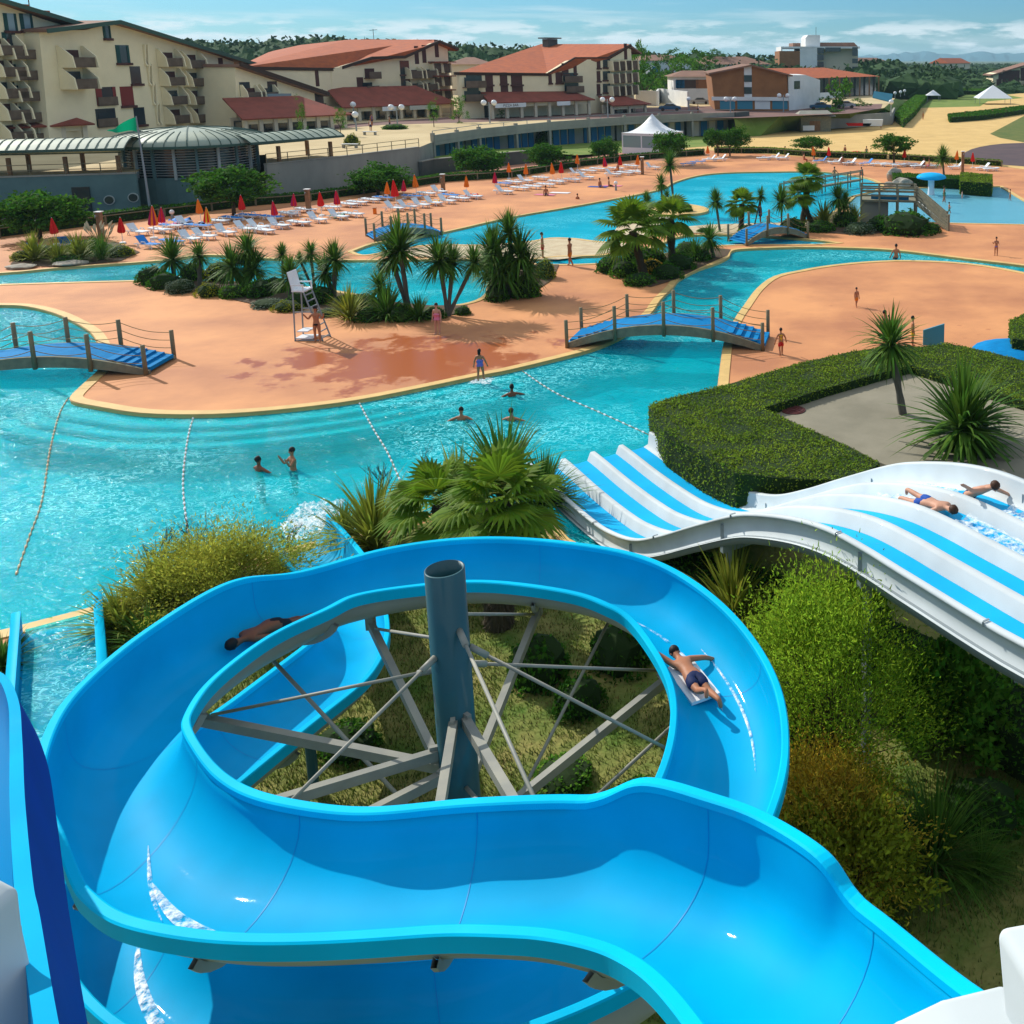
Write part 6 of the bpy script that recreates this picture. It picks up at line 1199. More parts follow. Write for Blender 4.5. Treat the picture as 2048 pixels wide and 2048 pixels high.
c = G(1587, 821, .9); mh = empty('manhole_cover', c, 'round rusty manhole cover on the concrete slab', 'manhole cover'); s = 74; mb = MB(); mb.lathe(c, [(.42, .0), (.42, .03), (.36, .035), (.0, .03)], 28); place(mb.build('cover', MATS['iron']), mh); mb = MB()
for rr in (.36, .24, .12): mb.lathe(c, [(rr, .03), (rr, .05), (rr - .03, .05), (rr - .03, .03)], 28)
place(mb.build('ring_pattern', MATS['iron']), mh)
hedge('clipped_hedge', 'bushy hedge bank in the shade under the white slide', hp([(1330, 1080), (1480, 1120), (1700, 1200), (1900, 1290), (2060, 1380), (2200, 1450), (2200, 1560), (2048, 1490), (1900, 1400), (1760, 1310), (1600, 1220), (1450, 1170), (1330, 1130)], .8), 0, .8, 330, .09, 'leaf_mid', 2)
hedge('clipped_hedge', 'short hedge block at the right edge of the round terrace', hp([(2019, 640), (2060, 622), (2120, 640), (2120, 690), (2025, 676)], 1.0), 0, 1.0, 260, .1, seed=3)
bx_ = [((1785, 345), (1920, 350), (1922, 358), (1790, 353), 'long low hedge above the rocks by the mushroom fountain'), ((1921, 344), (1984, 348), (1984, 366), (1921, 362), 'bright clipped hedge block right of the mushroom fountain')]
for i, (a, b, c, d, l) in enumerate(bx_): hedge('clipped_hedge', l, hp([a, b, c, d], 1.0 + .3 * i), 0, 1.0 + .3 * i, 60, .2, 'leaf_hedge' if i else 'leaf_dark', 7 + i)
rows_ = [([(-200, 492), (0, 474), (212, 448), (318, 434)], .9, 'dark hedge behind the far left parasol'), ([(330, 433), (512, 411), (618, 403)], .8, 'hedge behind the crowded loungers before the pavilion'), ([(622, 402), (777, 381), (880, 365)], .8, 'hedge behind the middle loungers before the banner wall'), ([(884, 364), (1024, 355), (1156, 334)], .8, 'hedge behind the loungers below the lawn'), ([(1160, 333), (1262, 321), (1408, 310)], .8, 'hedge in front of the white marquee'), ([(1430, 306), (1536, 307), (1640, 315), (1774, 319)], .8, 'long beach hedge under the flat topped trees'), ([(1778, 319), (1900, 326), (2003, 333)], .7, 'beach hedge right of the flat topped trees')]
for i, (l, h, lab) in enumerate(rows_):
    pts = gp(l); lo = [(p.x, p.y) for p in pts]; dirs = [V(p.x, p.y, 0).normalized() * 1.3 for p in pts]; up2 = [(p.x + d.x, p.y + d.y) for p, d in zip(pts, dirs)][::-1]
    hedge('clipped_hedge', lab, lo + up2, 0, h, 45, .22, 'leaf_dark' if i < 5 else 'leaf_hedge', 20 + i, group=None)
    railrun('post_rail_fence', [V(p.x, p.y, 0) - d * .35 for p, d in zip(pts, dirs)], .75, 'wooden post and rail fence along the ' + lab.replace('crowded ', ''), 'wood_post', 2.6, (.95,), .07, 'fence', post=.11)
hedge('clipped_hedge', 'long hedge at the far end of the beach', hp([(1896, 229), (1970, 222), (2048, 212), (2150, 204), (2150, 210), (2048, 220), (1970, 231), (1900, 236)], 1), 0, 1.2, 10, .5, 'leaf_dark', 31)
hedge('clipped_hedge', 'dark hedge beside the beach hut', hp([(1655, 219), (1772, 220), (1774, 227), (1660, 226)], 2), .5, 2.4, 10, .5, 'leaf_dark', 32)
for i, l in enumerate(([(1790, 228), (1800, 214), (1850, 176), (1868, 174), (1830, 220), (1806, 240)], [(1866, 176), (1990, 178), (1990, 182), (1870, 181)])): hedge('clipped_hedge', ['hedge mass running back beside the lamp-lined path', 'thin far hedge before the dunes'][i], hp(l, 1.5), 0, 1.6, 6, .5, 'leaf_mid', 40 + i)
# grass blades and dry litter in the near garden
def tufts(name, poly, n, L, wd, m, seed):
    r = random.Random(seed); x0, x1, y0, y1 = min(p[0] for p in poly), max(p[0] for p in poly), min(p[1] for p in poly), max(p[1] for p in poly); mb = MB(); k = 0
    while k < n:
        x, y = r.uniform(x0, x1), r.uniform(y0, y1)
        if not inside((x, y), poly) or noise.noise(V(x, y, seed) * .55) < r.uniform(-.55, .25): continue
        k += 1; a = r.uniform(0, 6.28); l = L * r.uniform(.4, 1.2); d = V(math.cos(a), math.sin(a), 0); s = V(-d.y, d.x, 0) * wd; b = V(x, y, .0); mb.add([b - s, b + s, b + d * l * .5 + V(0, 0, l)], [(0, 1, 2)])
    o = mb.build(name, MATS[m]); tag(o, None, None, None, 'stuff'); return o
mat('grass_blade', (.12, .17, .025), .6, island=.5, transl=.3)
ngp = gp([(100, 1300), (300, 1220), (640, 1120), (1100, 1120), (1300, 1150), (2048, 1500), (2200, 1900), (2100, 2048), (1100, 2048), (100, 1900)]); ngp = [(p.x, p.y) for p in ngp]
tufts('grass_blades', ngp, 70000, .12, .012, 'grass_blade', 1); tufts('dry_litter', ngp, 22000, .07, .014, 'dry', 2)
# ---------------------------------------------------------------- forest
def forest(name, polys, n, size, seed, zf=lambda x, y: 0, m='forest'):
    r = random.Random(seed); mb = MB(); mb.smooth = False
    for poly in polys:
        for k in range(n):
            while 1:
                # evenly in the picture-like measure: sample by distance
                a, b = r.random(), r.random(); (ax, ay), (bx, by_) = poly; X = ax + (bx - ax) * a; Yd = ay * (by_ / ay) ** b; p = V(X / 1000 * Yd, Yd, 0); break
            z = zf(p.x, p.y); s = size * r.uniform(.6, 1.3) * (1 + Yd / 2500); mb.blob(p + V(0, 0, z + s * .35), (s, s, s * .65), 1, .3, 1.6, k)
            for q in range(26): leaf(mb, p + V(r.gauss(0, .7) * s, r.gauss(0, .7) * s, z + s * (.5 + r.uniform(-.2, .6))), s * .30, r)
    o = mb.build(name, MATS[m]); tag(o, None, None, None, 'stuff'); return o
forest('dune_forest', [((60, 470), (330, 1500))], 1500, 4.0, 3); forest('dune_forest', [((-330, 420), (60, 1500))], 900, 5.0, 5)
forest('dune_scrub', [((130, 400), (330, 480))], 160, 1.7, 4)
def hill(x, y): return 13 * math.exp(-((x + 230) / 110) ** 2 - ((y - 430) / 90) ** 2) + 7 * math.exp(-((x + 60) / 120) ** 2 - ((y - 470) / 90) ** 2)
mb = MB(); mb.smooth = True; NX, NY = 40, 20; mb.add([(-520 + 18 * i, 300 + 16 * j, -1 + hill(-520 + 18 * i, 300 + 16 * j)) for j in range(NY) for i in range(NX)], [(j * NX + i, j * NX + i + 1, (j + 1) * NX + i + 1, (j + 1) * NX + i) for j in range(NY - 1) for i in range(NX - 1)]); struct(mb.build('hill', MATS['forest']))
forest('hill_forest', [((-800, 340), (120, 520))], 1300, 5.5, 6, hill)
# ---------------------------------------------------------------- bridges
def bridge(label, A, B, wd, rise, nposts, ph=1.15, extra=.25, steps=True, beam=.42):
    """arched footbridge from A to B; the near side is the side of the camera"""
    d = (B - A); L = d.length; d.normalize(); n = V(d.y, -d.x, 0); n = n if n.y < 0 else -n
    root = empty('arched_footbridge', (A + B) / 2, label, 'footbridge'); N = 24
    def arc(t): return rise * (1 - (2 * t - 1) ** 2) + .12
    for s_ in (0, 1):
        mb = MB(); q = []
        for k in range(N + 1):
            t = k / N; p = A + d * L * t - n * wd * s_; th = beam * (.55 + .45 * math.sin(math.pi * t)); q.append([p + n * .08 + V(0, 0, arc(t) + .05), p + n * .08 + V(0, 0, max(.01, arc(t) - th)), p - n * .08 + V(0, 0, max(.01, arc(t) - th)), p - n * .08 + V(0, 0, arc(t) + .05)])
        mb.add([v for r_ in q for v in r_], [(4 * i + j, 4 * i + (j + 1) % 4, 4 * i + 4 + (j + 1) % 4, 4 * i + 4 + j) for i in range(N) for j in range(4)] + [(0, 3, 2, 1), (4 * N, 4 * N + 1, 4 * N + 2, 4 * N + 3)])
        place(mb.build('side_beam', MATS['wood_grey'], fixn=True), root)
    mb = MB(); q = [[A + d * L * k / N - n * .05 + V(0, 0, arc(k / N) + .06), A + d * L * k / N - n * (wd - .05) + V(0, 0, arc(k / N) + .06)] for k in range(N + 1)]
    mb.add([v for r_ in q for v in r_], [(2 * i, 2 * i + 1, 2 * i + 3, 2 * i + 2) for i in range(N)]); place(mb.build('blue_deck', MATS['blue_carpet'], fixn=True), root)
    if steps:
        for t0 in (.02, .80):
            for k in range(5):
                t = t0 + k * .04; z = arc(t + .02); c = A + d * L * (t + .02) - n * wd / 2; mb = MB(); mb.box(c + V(0, 0, z + .02), (L * .04, wd - .15, .16), math.atan2(d.y, d.x)); place(mb.build('step', MATS['blue_carpet']), root)
    for s_ in (0, 1):
        tops = []
        for k in range(nposts):
            t = .01 + .98 * k / (nposts - 1); p = A + d * L * t + n * (.14 - s_ * (wd + .28)); b = V(p.x, p.y, max(.0, arc(t) - .45)); e = V(p.x, p.y, arc(t) + ph)
            mb = MB(); mb.smooth = True; mb.tube([b, e], .085, 10); place(mb.build('post', MATS['wood_post']), root); tops.append(e)
        for lv in (.1, .45, .8):
            mb = MB(); mb.smooth = True
            for a, b in zip(tops, tops[1:]): mb.tube([a.lerp(b, u / 8) + V(0, 0, -lv - .16 * math.sin(math.pi * u / 8)) for u in range(9)], .016, 5, False)
            place(mb.build('rope', MATS['rope']), root)
    return root
bridge('middle arched bridge with blue deck across the river beside the terrace', G(1132, 694), G(1530, 700), 2.1, .95, 5)
bridge('left arched bridge with blue deck running off the left edge', G(-150, 764), G(300, 748), 2.1, .75, 5)
bridge('small far bridge with rope railings before the crowded deck', G(748, 483), G(884, 470), 2.6, .6, 5, 1.2)
bridge('stepped blue bridge beside the lagoon palms', G(1490, 492), G(1615, 476), 2.2, .9, 4, 1.1)
# second thin timber walkway behind
wlk = empty('timber_walkway', G(1600, 420), 'grey timber walkway with railings crossing the lagoon behind the palms', 'walkway')
a, b = G(1560, 400), G(1720, 372); n = V(.2, .98, 0)
mb = MB(); mb.prism([a + V(0, 0, .5), b + V(0, 0, .5), b + n * 1.6 + V(0, 0, .5), a + n * 1.6 + V(0, 0, .5)], (0, 0, .15)); place(mb.build('walkway_deck', MATS['wood_grey'], fixn=True), wlk)
for o_ in (0, 1.6):
    mb = MB(); mb.bar(a + n * o_ + V(0, 0, 1.5), b + n * o_ + V(0, 0, 1.5), .1); mb.bar(a + n * o_ + V(0, 0, 1.05), b + n * o_ + V(0, 0, 1.05), .07); place(mb.build('handrail', MATS['wood_grey']), wlk)
    for k in range(7): p = a.lerp(b, k / 6) + n * o_; mb = MB(); mb.bar(p + V(0, 0, -.8), p + V(0, 0, 1.6), .12); place(mb.build('post', MATS['wood_grey']), wlk)
# ---------------------------------------------------------------- wooden stair platform
sp = empty('stair_platform', G(1790, 450), 'grey timber platform with stair and rails by the paddling pool', 'platform')
pa, pb = G(1722, 446), G(1832, 449); n = V(.05, 1, 0); H2 = 1.75; dd = 3.2; u = V(0, 0, 1)
mb = MB(); mb.prism([pa + u * H2, pb + u * H2, pb + n * dd + u * H2, pa + n * dd + u * H2], (0, 0, .16)); place(mb.build('platform_deck', MATS['wood_grey'], fixn=True), sp)
mb = MB(); mb.prism([pa + n * .3, pa + n * .3 + V(2.2, 0, 0), pa + n * 1.6 + V(2.2, 0, 0), pa + n * 1.6], (0, 0, H2)); place(mb.build('base_block', MATS['concrete_wall'], fixn=True), sp)
for o_ in (0, dd):
    for k in range(4): p = pa.lerp(pb, k / 3) + n * o_; mb = MB(); mb.bar(p, p + u * (H2 + 1.15), .15); place(mb.build('post', MATS['wood_grey']), sp)
    for z in (.5, .85, 1.1): mb = MB(); mb.bar(pa + n * o_ + u * (H2 + z), pb + n * o_ + u * (H2 + z), .06, .12); place(mb.build('handrail', MATS['wood_grey']), sp)
mb = MB(); mb.bar(pa + n * .4 + u * (H2 + .3) + V(.8, 0, 0), pb + n * .4 + u * (H2 + .3) - V(.6, 0, 0), .1, .5); place(mb.build('blue_banner', MATS['blue_door']), sp)
sb_ = G(1897, 462); st_ = pb + u * H2
for o_ in (0, 1.7):
    o2 = n * o_; mb = MB(); mb.bar(st_ + o2, sb_ + o2 + u * .1, .1, .34); place(mb.build('stringer', MATS['wood_grey']), sp)
    for z in (.4, .65, .9, 1.15): mb = MB(); mb.bar(st_ + o2 + u * z, sb_ + o2 + u * z, .06, .13); place(mb.build('handrail', MATS['wood_grey']), sp)
    for p in (st_ - u * H2, sb_): mb = MB(); mb.bar(p + o2, p + o2 + u * (1.3 + (H2 if p.x < sb_.x - .5 else 0)), .16); place(mb.build('post', MATS['wood_grey']), sp)
for k in range(9): t = (k + .5) / 9; p = st_.lerp(sb_ + u * .1, t) + n * .85; mb = MB(); mb.box(p + u * .02, (.32, 1.6, .06), 0); place(mb.build('step', MATS['white_wall']), sp)
# mushroom fountain
mc = G(1862, 388); mf = empty('mushroom_fountain', mc, 'light blue mushroom fountain on a white stem in the paddling pool', 'fountain')
mb = MB(); mb.smooth = True; mb.lathe(mc, [(.42, -.3), (.34, .0), (.30, .6), (.32, 1.55)], 20); place(mb.build('stem', MATS['white_plastic']), mf)
mb = MB(); mb.smooth = True; mb.lathe(mc, [(.02, 1.42), (1.0, 1.45), (1.42, 1.55), (1.46, 1.68), (1.3, 1.86), (.9, 2.02), (.4, 2.1), (.02, 2.12)], 32); place(mb.build('cap', MATS['lane_blue']), mf)
for i, (x, y, w_, h, l) in enumerate(((1792, 362, 34, 26, 'tall pale boulder at the left of the rock group'), (1805, 374, 40, 18, 'low wide boulder in front of the tall one'), (1829, 372, 30, 16, 'boulder just left of the mushroom fountain'), (1778, 374, 20, 12, 'small rock leftmost in the group'), (1850, 372, 24, 12, 'small rock behind the mushroom stem'), (1898, 372, 22, 14, 'rock just right of the mushroom fountain'), (1925, 372, 46, 8, 'low rocks below the bright hedge block'), (140, 530, 60, 10, 'flat pale rock on the river bank under the grasses'), (45, 536, 50, 8, 'flat rock at the left edge of the river bank'))):
    b = G(x, y); s = CF / ((b - CAM).dot(V(0, ct, -st))); mb = MB(); mb.blob((0, 0, h / s * .35), (w_ / s / 2, w_ / s / 2.4, h / s * .65), 3, .22, 1.3, i); tag(mb.build('boulder', MATS['rock'], loc=b), l, 'rock', 'rocks by the paddling pool' if i < 7 else 'flat rocks on the river bank')
# ---------------------------------------------------------------- rope floats
for i, (pl_, lab) in enumerate((([(137, 795), (118, 830), (100, 900), (84, 1000), (58, 1075), (32, 1150)], 'leftmost string of floats from the terrace tip to the slide run-out'), ([(388, 830), (376, 875), (366, 960), (374, 1050), (385, 1090)], 'thin string of floats left of the swimming pair'), ([(716, 801), (745, 855), (775, 905), (805, 970), (830, 1000)], 'string of floats right of the swimming pair'), ([(1045, 742), (1110, 785), (1200, 825), (1310, 875)], 'pale string of floats toward the white slide'))):
    p_ = cr([tuple(G(a, b, -.1)) for a, b in pl_], 12); root = empty('float_line', p_[0], lab, 'float line', 'float lines dividing the pool'); mb = MB(); mb.tube(p_, .015, 5); place(mb.build('rope', MATS['rope']), root)
    mb = MB(); pr = V(*p_[0]); acc = 0; k = 0
    for a, b in zip(p_, p_[1:]):
        a, b = V(*a), V(*b); L = (b - a).length; t = 0
        while acc + (L - t) >= .42: t += .42 - acc; acc = 0; c = a.lerp(b, min(1, t / L)); dv = (b - a).normalized() * .085; mb.tube([c - dv, c - dv * .6, c + dv * .6, c + dv], [.012, .036, .036, .012], 6)
        acc += L - t
    f = place(mb.build('floats', MATS['white_plastic' if i != 0 else 'pale_sand']), root); f['kind'] = 'stuff'
# ---------------------------------------------------------------- sun loungers
def make_lounger(fab, backa):
    root = empty('sun_lounger', (0, 0, 0), 'lounger', 'sun lounger')
    mb = MB(); 
    for s_ in (-.32, .32): mb.bar((-.95, s_, .30), (.95, s_, .30), .05, .05)
    for x in (-.95, -.3, .3, .95): mb.bar((x, -.32, .30), (x, .32, .30), .04)
    mb.build('frame', MATS['white_plastic'], root)
    for x, s_ in ((-.55, -.32), (-.55, .32), (.62, -.32), (.62, .32)): mb = MB(); mb.bar((x, s_, .30), (x + (.13 if x > 0 else -.13), s_, 0), .05); mb.bar((x, s_, .3), (x - (.13 if x > 0 else -.13), s_, 0), .04); mb.build('leg', MATS['white_plastic'], root)
    mb = MB(); mb.box((.32, 0, .33), (1.28, .6, .035)); mb.build('seat', MATS[fab], root)
    a = R(backa); mb = MB(); mb.box((-.32 - .34 * math.cos(a), 0, .34 + .34 * math.sin(a)), (.70, .6, .035), M=Matrix.Rotation(a, 4, 'Y')); mb.build('backrest', MATS[fab], root)
    for s_ in (-.36, .36): mb = MB(); mb.bar((-.25, s_, .3), (-.15, s_, .5), .04); mb.bar((-.17, s_, .5), (.2, s_, .48), .05); mb.bar((.2, s_, .48), (.25, s_, .3), .04); mb.build('armrest', MATS['white_plastic'], root)
    return root
protos = {('w', 1): make_lounger('mesh_fabric', 48), ('w', 0): make_lounger('mesh_fabric', 4), ('b', 1): make_lounger('blue_fabric', 48), ('b', 0): make_lounger('blue_fabric', 4)}
used = set()
front = [(297, 496, 'b', 1), (345, 490, 'b', 0), (379, 484, 'w', 1), (408, 479, 'w', 1), (450, 471, 'w', 1), (490, 464, 'w', 1), (516, 460, 'w', 1), (528, 467, 'w', 0), (557, 457, 'w', 1), (599, 451, 'w', 0), (634, 445, 'w', 1), (676, 439, 'w', 1), (706, 434, 'w', 0), (788, 422, 'w', 1), (814, 419, 'w', 1), (841, 415, 'w', 1), (866, 411, 'w', 1), (893, 407, 'w', 1), (920, 402, 'w', 0), (945, 398, 'w', 1), (1008, 388, 'w', 1), (1040, 381, 'w', 0), (1066, 378, 'w', 0), (1092, 374, 'w', 0), (1113, 368, 'w', 0), (1144, 364, 'w', 0), (1172, 359, 'w', 1), (1226, 353, 'w', 1), (1250, 350, 'w', 0), (1272, 348, 'w', 0), (1305, 339, 'w', 1)]
backr = [(276, 470, 'w', 1), (322, 466, 'w', 0), (345, 458, 'b', 0), (372, 454, 'w', 1), (400, 458, 'b', 0), (435, 448, 'w', 0), (466, 442, 'b', 0), (500, 437, 'b', 0), (545, 440, 'b', 0), (578, 433, 'w', 0), (613, 425, 'w', 0), (660, 420, 'w', 0), (697, 414, 'w', 0), (715, 410, 'w', 0), (742, 405, 'w', 0), (768, 401, 'b', 0), (825, 398, 'b', 0), (853, 392, 'w', 0), (878, 388, 'w', 1), (900, 396, 'b', 0), (1005, 372, 'b', 0), (1028, 369, 'w', 0), (1050, 366, 'w', 1), (1082, 360, 'w', 0), (1154, 351, 'w', 1), (1178, 346, 'w', 0), (1196, 342, 'w', 0), (1232, 341, 'w', 0), (1262, 336, 'w', 0)]
right = [(1376, 332, 'b', 0), (1395, 328, 'b', 0), (1419, 323, 'w', 1), (1440, 322, 'w', 1), (1528, 320, 'w', 0), (1547, 319, 'w', 1), (1566, 320, 'w', 1), (1642, 326, 'b', 1), (1672, 328, 'w', 1), (1700, 330, 'w', 1), (1733, 331, 'b', 1), (1756, 332, 'w', 0), (1776, 333, 'w', 0), (1798, 334, 'w', 0), (1818, 333, 'w', 0), (1836, 336, 'w', 1), (1862, 336, 'w', 0), (1912, 338, 'w', 1), (1966, 340, 'w', 1), (1982, 342, 'w', 0)]
ORD = 'first second third fourth fifth sixth seventh eighth ninth tenth eleventh twelfth thirteenth fourteenth fifteenth sixteenth seventeenth eighteenth nineteenth twentieth twenty-first twenty-second twenty-third twenty-fourth twenty-fifth twenty-sixth twenty-seventh twenty-eighth twenty-ninth thirtieth thirty-first thirty-second'.split()
rng = random.Random(9)
for row, lst, rz0 in (('front row', front, R(-19)), ('back row by the hedge', backr, R(-17)), ('beach hedge row', right, R(196))):
    for i, (x, y, f, bk_) in enumerate(lst):
        p = G(x, y); lab = ('white ' if f == 'w' else 'blue ') + ('lounger with raised back, ' if bk_ else 'flat lounger, ') + ORD[i] + ' from the left in the ' + row
        rz = rz0 + rng.uniform(-.12, .12)
        if (f, bk_) not in used: o = protos[(f, bk_)]; used.add((f, bk_)); o.location = p; o.rotation_euler = (0, 0, rz); o['label'] = lab; o['group'] = 'sun loungers in rows on the deck'
        else: dup(protos[(f, bk_)], p, rz, None, lab, 'sun loungers in rows on the deck')
for x, y, l in ((75, 506, 'left one of the two blue chairs at the far left bank'), (135, 494, 'right one of the two blue chairs at the far left bank')): dup(protos[('b', 1)], G(x, y), R(110), None, l, 'sun loungers in rows on the deck')
# ---------------------------------------------------------------- closed parasols
def parasol(m1, m2, hgt=1.75):
    root = empty('closed_parasol', (0, 0, 0), 'parasol', 'parasol'); mb = MB(); mb.tube([(0, 0, 0), (0, 0, 2.35)], .025, 6); mb.build('pole', MATS['white_plastic'], root)
    mb = MB(); N = 14; rows = [(2.3, .03), (2.1, .09), (1.75, .17), (1.35, .25), (1.0, .29), (.92, .24)]; vs = []
    for z, r_ in rows:
        for k in range(N): rr = r_ * (1.12 if k % 2 else .68); vs.append((rr * math.cos(2 * math.pi * k / N), rr * math.sin(2 * math.pi * k / N), z + (.06 if k % 2 and z < 1.2 else 0)))
    for i in range(len(rows) - 1):
        for k in range(N):
            mb.cur = 1 if (k // 2) % 2 else 0; a = i * N + k; b = i * N + (k + 1) % N; mb.f.append([a, b, b + N, a + N]); mb.m.append(mb.cur); mb.sm.append(False)
    mb.v += vs; mb.build('canopy', [MATS[m1], MATS[m2]], root); mb = MB(); mb.lathe((0, 0, 0), [(.01, .14), (.22, .14), (.26, .1), (.26, 0)], 10); mb.build('base', MATS['white_wall'], root); return root
PP = {}
for k, a, b in (('orange', 'para_orange', 'para_orange'), ('red', 'para_red', 'para_red'), ('magenta', 'para_magenta', 'para_red'), ('orange and magenta', 'para_orange', 'para_magenta'), ('red and yellow', 'para_red', 'para_yellow')): PP[k] = [parasol(a, b), False]
pars = [(113, 490, 'red', 'beside the blue chairs on the far left'), (246, 487, 'red', 'left of the first lounger'), (308, 478, 'orange and magenta', 'among the crowded loungers before the pavilion'), (325, 466, 'magenta', 'behind the crowded loungers'), (403, 446, 'orange', 'behind the crowded loungers before the pavilion'), (417, 466, 'red and yellow', 'between the blue loungers'), (486, 440, 'red', 'right of the pavilion tree'), (553, 450, 'magenta', 'at the gap before the small bridge'), (588, 430, 'magenta', 'beside the white table'),
 (644, 432, 'red', 'left of the flat back row loungers'), (677, 428, 'magenta', 'right of the table in the back row'), (775, 405, 'orange', 'under the middle garden tree'), (794, 416, 'red', 'bulky one in the middle of the loungers'), (808, 398, 'magenta', 'just right of the middle garden tree'), (834, 393, 'orange', 'right of the middle garden tree'), (934, 390, 'orange', 'before the hedge left of the lawn wall'), (990, 382, 'magenta', 'before the hedge below the lawn wall'), (1018, 358, 'orange', 'on the hedge line below the lawn tree'),
 (1052, 363, 'orange', 'left of the paired orange and red ones'), (1107, 364, 'orange', 'left one of a close pair'), (1123, 362, 'red', 'right one of a close pair'), (1155, 341, 'orange', 'against the lawn hedge'), (1212, 348, 'magenta', 'among loungers left of the marquee'), (1241, 344, 'red', 'among loungers before the marquee'), (1275, 343, 'orange', 'beside the lamp post before the marquee'), (1416, 318, 'orange', 'at the start of the beach hedge'), (1628, 323, 'orange', 'under the flat topped beach tree'), (1658, 324, 'red', 'right of the flat topped beach tree'), (1808, 328, 'red', 'under the rightmost flat topped tree'), (1912, 332, 'orange', 'behind the round palm by the rocks'), (1945, 336, 'red', 'rightmost on the beach side')]
for i, (x, y, c, l) in enumerate(pars):
    lab = 'closed ' + c + ' parasol ' + l; pr = PP[c]; rz = rng.uniform(0, 6); big = 1.25 if 'bulky' in l or i == 2 else 1.0
    if not pr[1]: pr[1] = True; o = pr[0]; o.location = G(x, y); o.scale = (.85 * big,) * 3; o.rotation_euler = (R(3), 0, rz); o['label'] = lab; o['group'] = 'closed parasols among the loungers'
    else: o = dup(pr[0], G(x, y), rz, big * rng.uniform(.78, .92), lab, 'closed parasols among the loungers'); o.rotation_euler = (R(rng.uniform(-4, 4)), R(rng.uniform(-4, 4)), rz)
# open red beach umbrella lying on the sand
c = G(1712, 315); mb = MB(); mb.smooth = True; mb.lathe((0, 0, 0), [(1.3, 0), (1.0, .22), (.55, .38), (.02, .45)], 10); o = mb.build('beach_umbrella', MATS['para_red'], loc=c + V(0, 0, .35)); o.rotation_euler = (R(14), 0, 0); tag(o, 'open red and white beach umbrella on the sand behind the hedge', 'umbrella')
# low tables, towels
for i, (x, y, l) in enumerate(((590, 432, 'small white table among the back loungers'), (352, 462, 'small white table among the crowded loungers'))):
    c = G(x, y); t = empty('side_table', c, l, 'table'); mb = MB(); mb.box(c + V(0, 0, .45), (.9, .6, .05)); place(mb.build('table_top', MATS['white_plastic']), t)
    for a, b in ((-1, -1), (1, -1), (1, 1), (-1, 1)): mb = MB(); mb.bar(c + V(a * .35, b * .22, 0), c + V(a * .35, b * .22, .45), .05); place(mb.build('leg', MATS['white_plastic']), t)
def draped(x, y, m, l, w_=1.6, h=.55):
    c = G(x, y); mb = MB(); mb.smooth = True; r = random.Random(x); n = 8
    mb.add([c + V((i / n - .5) * w_, (j / n - .5) * .7, h * (.7 + .3 * math.sin(i * 1.3 + j)) * (1 - abs(j / n - .5) * .8)) for j in range(n + 1) for i in range(n + 1)], [(j * (n + 1) + i, j * (n + 1) + i + 1, (j + 1) * (n + 1) + i + 1, (j + 1) * (n + 1) + i) for j in range(n) for i in range(n)]); tag(mb.build('beach_towel', MATS[m]), l, 'towel')
draped(336, 456, 'cloth_pink', 'bright pink towel heap beside the orange and magenta parasol'); draped(388, 455, 'cloth_navy', 'dark clothes heap on loungers near the red and yellow parasol'); draped(362, 447, 'blue_fabric', 'blue towel spread behind the crowded loungers')
for x, y, m, l in ((600, 449, 'cloth_orange', 'orange towel thrown over a lounger near the small bridge'), (676, 437, 'cloth_green', 'green towel thrown over a lounger left of the orange bollard'), (867, 409, 'cloth_yellow', 'yellow towel thrown over a lounger in the middle of the front row'), (945, 396, 'cloth_red', 'red towel thrown over a lounger below the lawn wall'), (1700, 329, 'cloth_navy', 'navy towel thrown over a lounger before the beach hedge')): draped(x, y, m, l, 1.1, .48)
for x, y, m, l in ((1090, 390, 'cloth_pink', 'pink and white beach mat with a sunbather'), (1120, 386, 'cloth_white', 'pale beach mat right of the pink one'), (1196, 374, 'cloth_blue', 'blue beach mat beside the low garden lamp'), (1225, 372, 'cloth_pink', 'pink beach mat right of the blue one')):
    c = G(x, y); mb = MB(); mb.box(c + V(0, 0, .03), (2.0, .8, .03), -.2); tag(mb.build('beach_mat', MATS[m]), l, 'beach mat')
# ---------------------------------------------------------------- lifeguard chair
lb = G(622, 678); lc = empty('lifeguard_chair', lb, 'tall white lifeguard chair with ladder beside the central bed', 'lifeguard chair')
w_ = .38; topz = 2.35
for s_ in (-w_, w_):
    mb = MB(); mb.bar(lb + V(.75, s_, 0), lb + V(.05, s_, topz), .05); place(mb.build('ladder_rail', MATS['steel_grey']), lc)
    mb = MB(); mb.bar(lb + V(-.55, s_, 0), lb + V(-.45, s_, topz), .05); mb.bar(lb + V(-.55, s_, .05), lb + V(.75, s_, .05), .05); mb.bar(lb + V(-.5, s_, 1.4), lb + V(.3, s_, 1.4), .04); place(mb.build('leg', MATS['steel_grey']), lc)
for k in range(8): t = k / 8 + .06; mb = MB(); q = lb + V(.75 - .7 * t, 0, topz * t); mb.bar(q + V(0, -w_, 0), q + V(0, w_, 0), .04, .05); place(mb.build('rung', MATS['steel_grey']), lc)
mb = MB(); mb.box(lb + V(-.15, 0, .12), (.8, .7, .05)); mb.box(lb + V(-.2, 0, .45), (.5, .7, .05)); place(mb.build('foot_board', MATS['white_plastic']), lc)
mb = MB(); mb.box(lb + V(-.2, 0, topz + .05), (.6, .8, .07)); place(mb.build('seat', MATS['white_plastic']), lc)
for k in range(7): mb = MB(); y = -.36 + .12 * k; mb.bar(lb + V(-.46, y, topz + .08), lb + V(-.62, y, topz + .95), .03, .09); place(mb.build('back_slat', MATS['white_plastic']), lc)
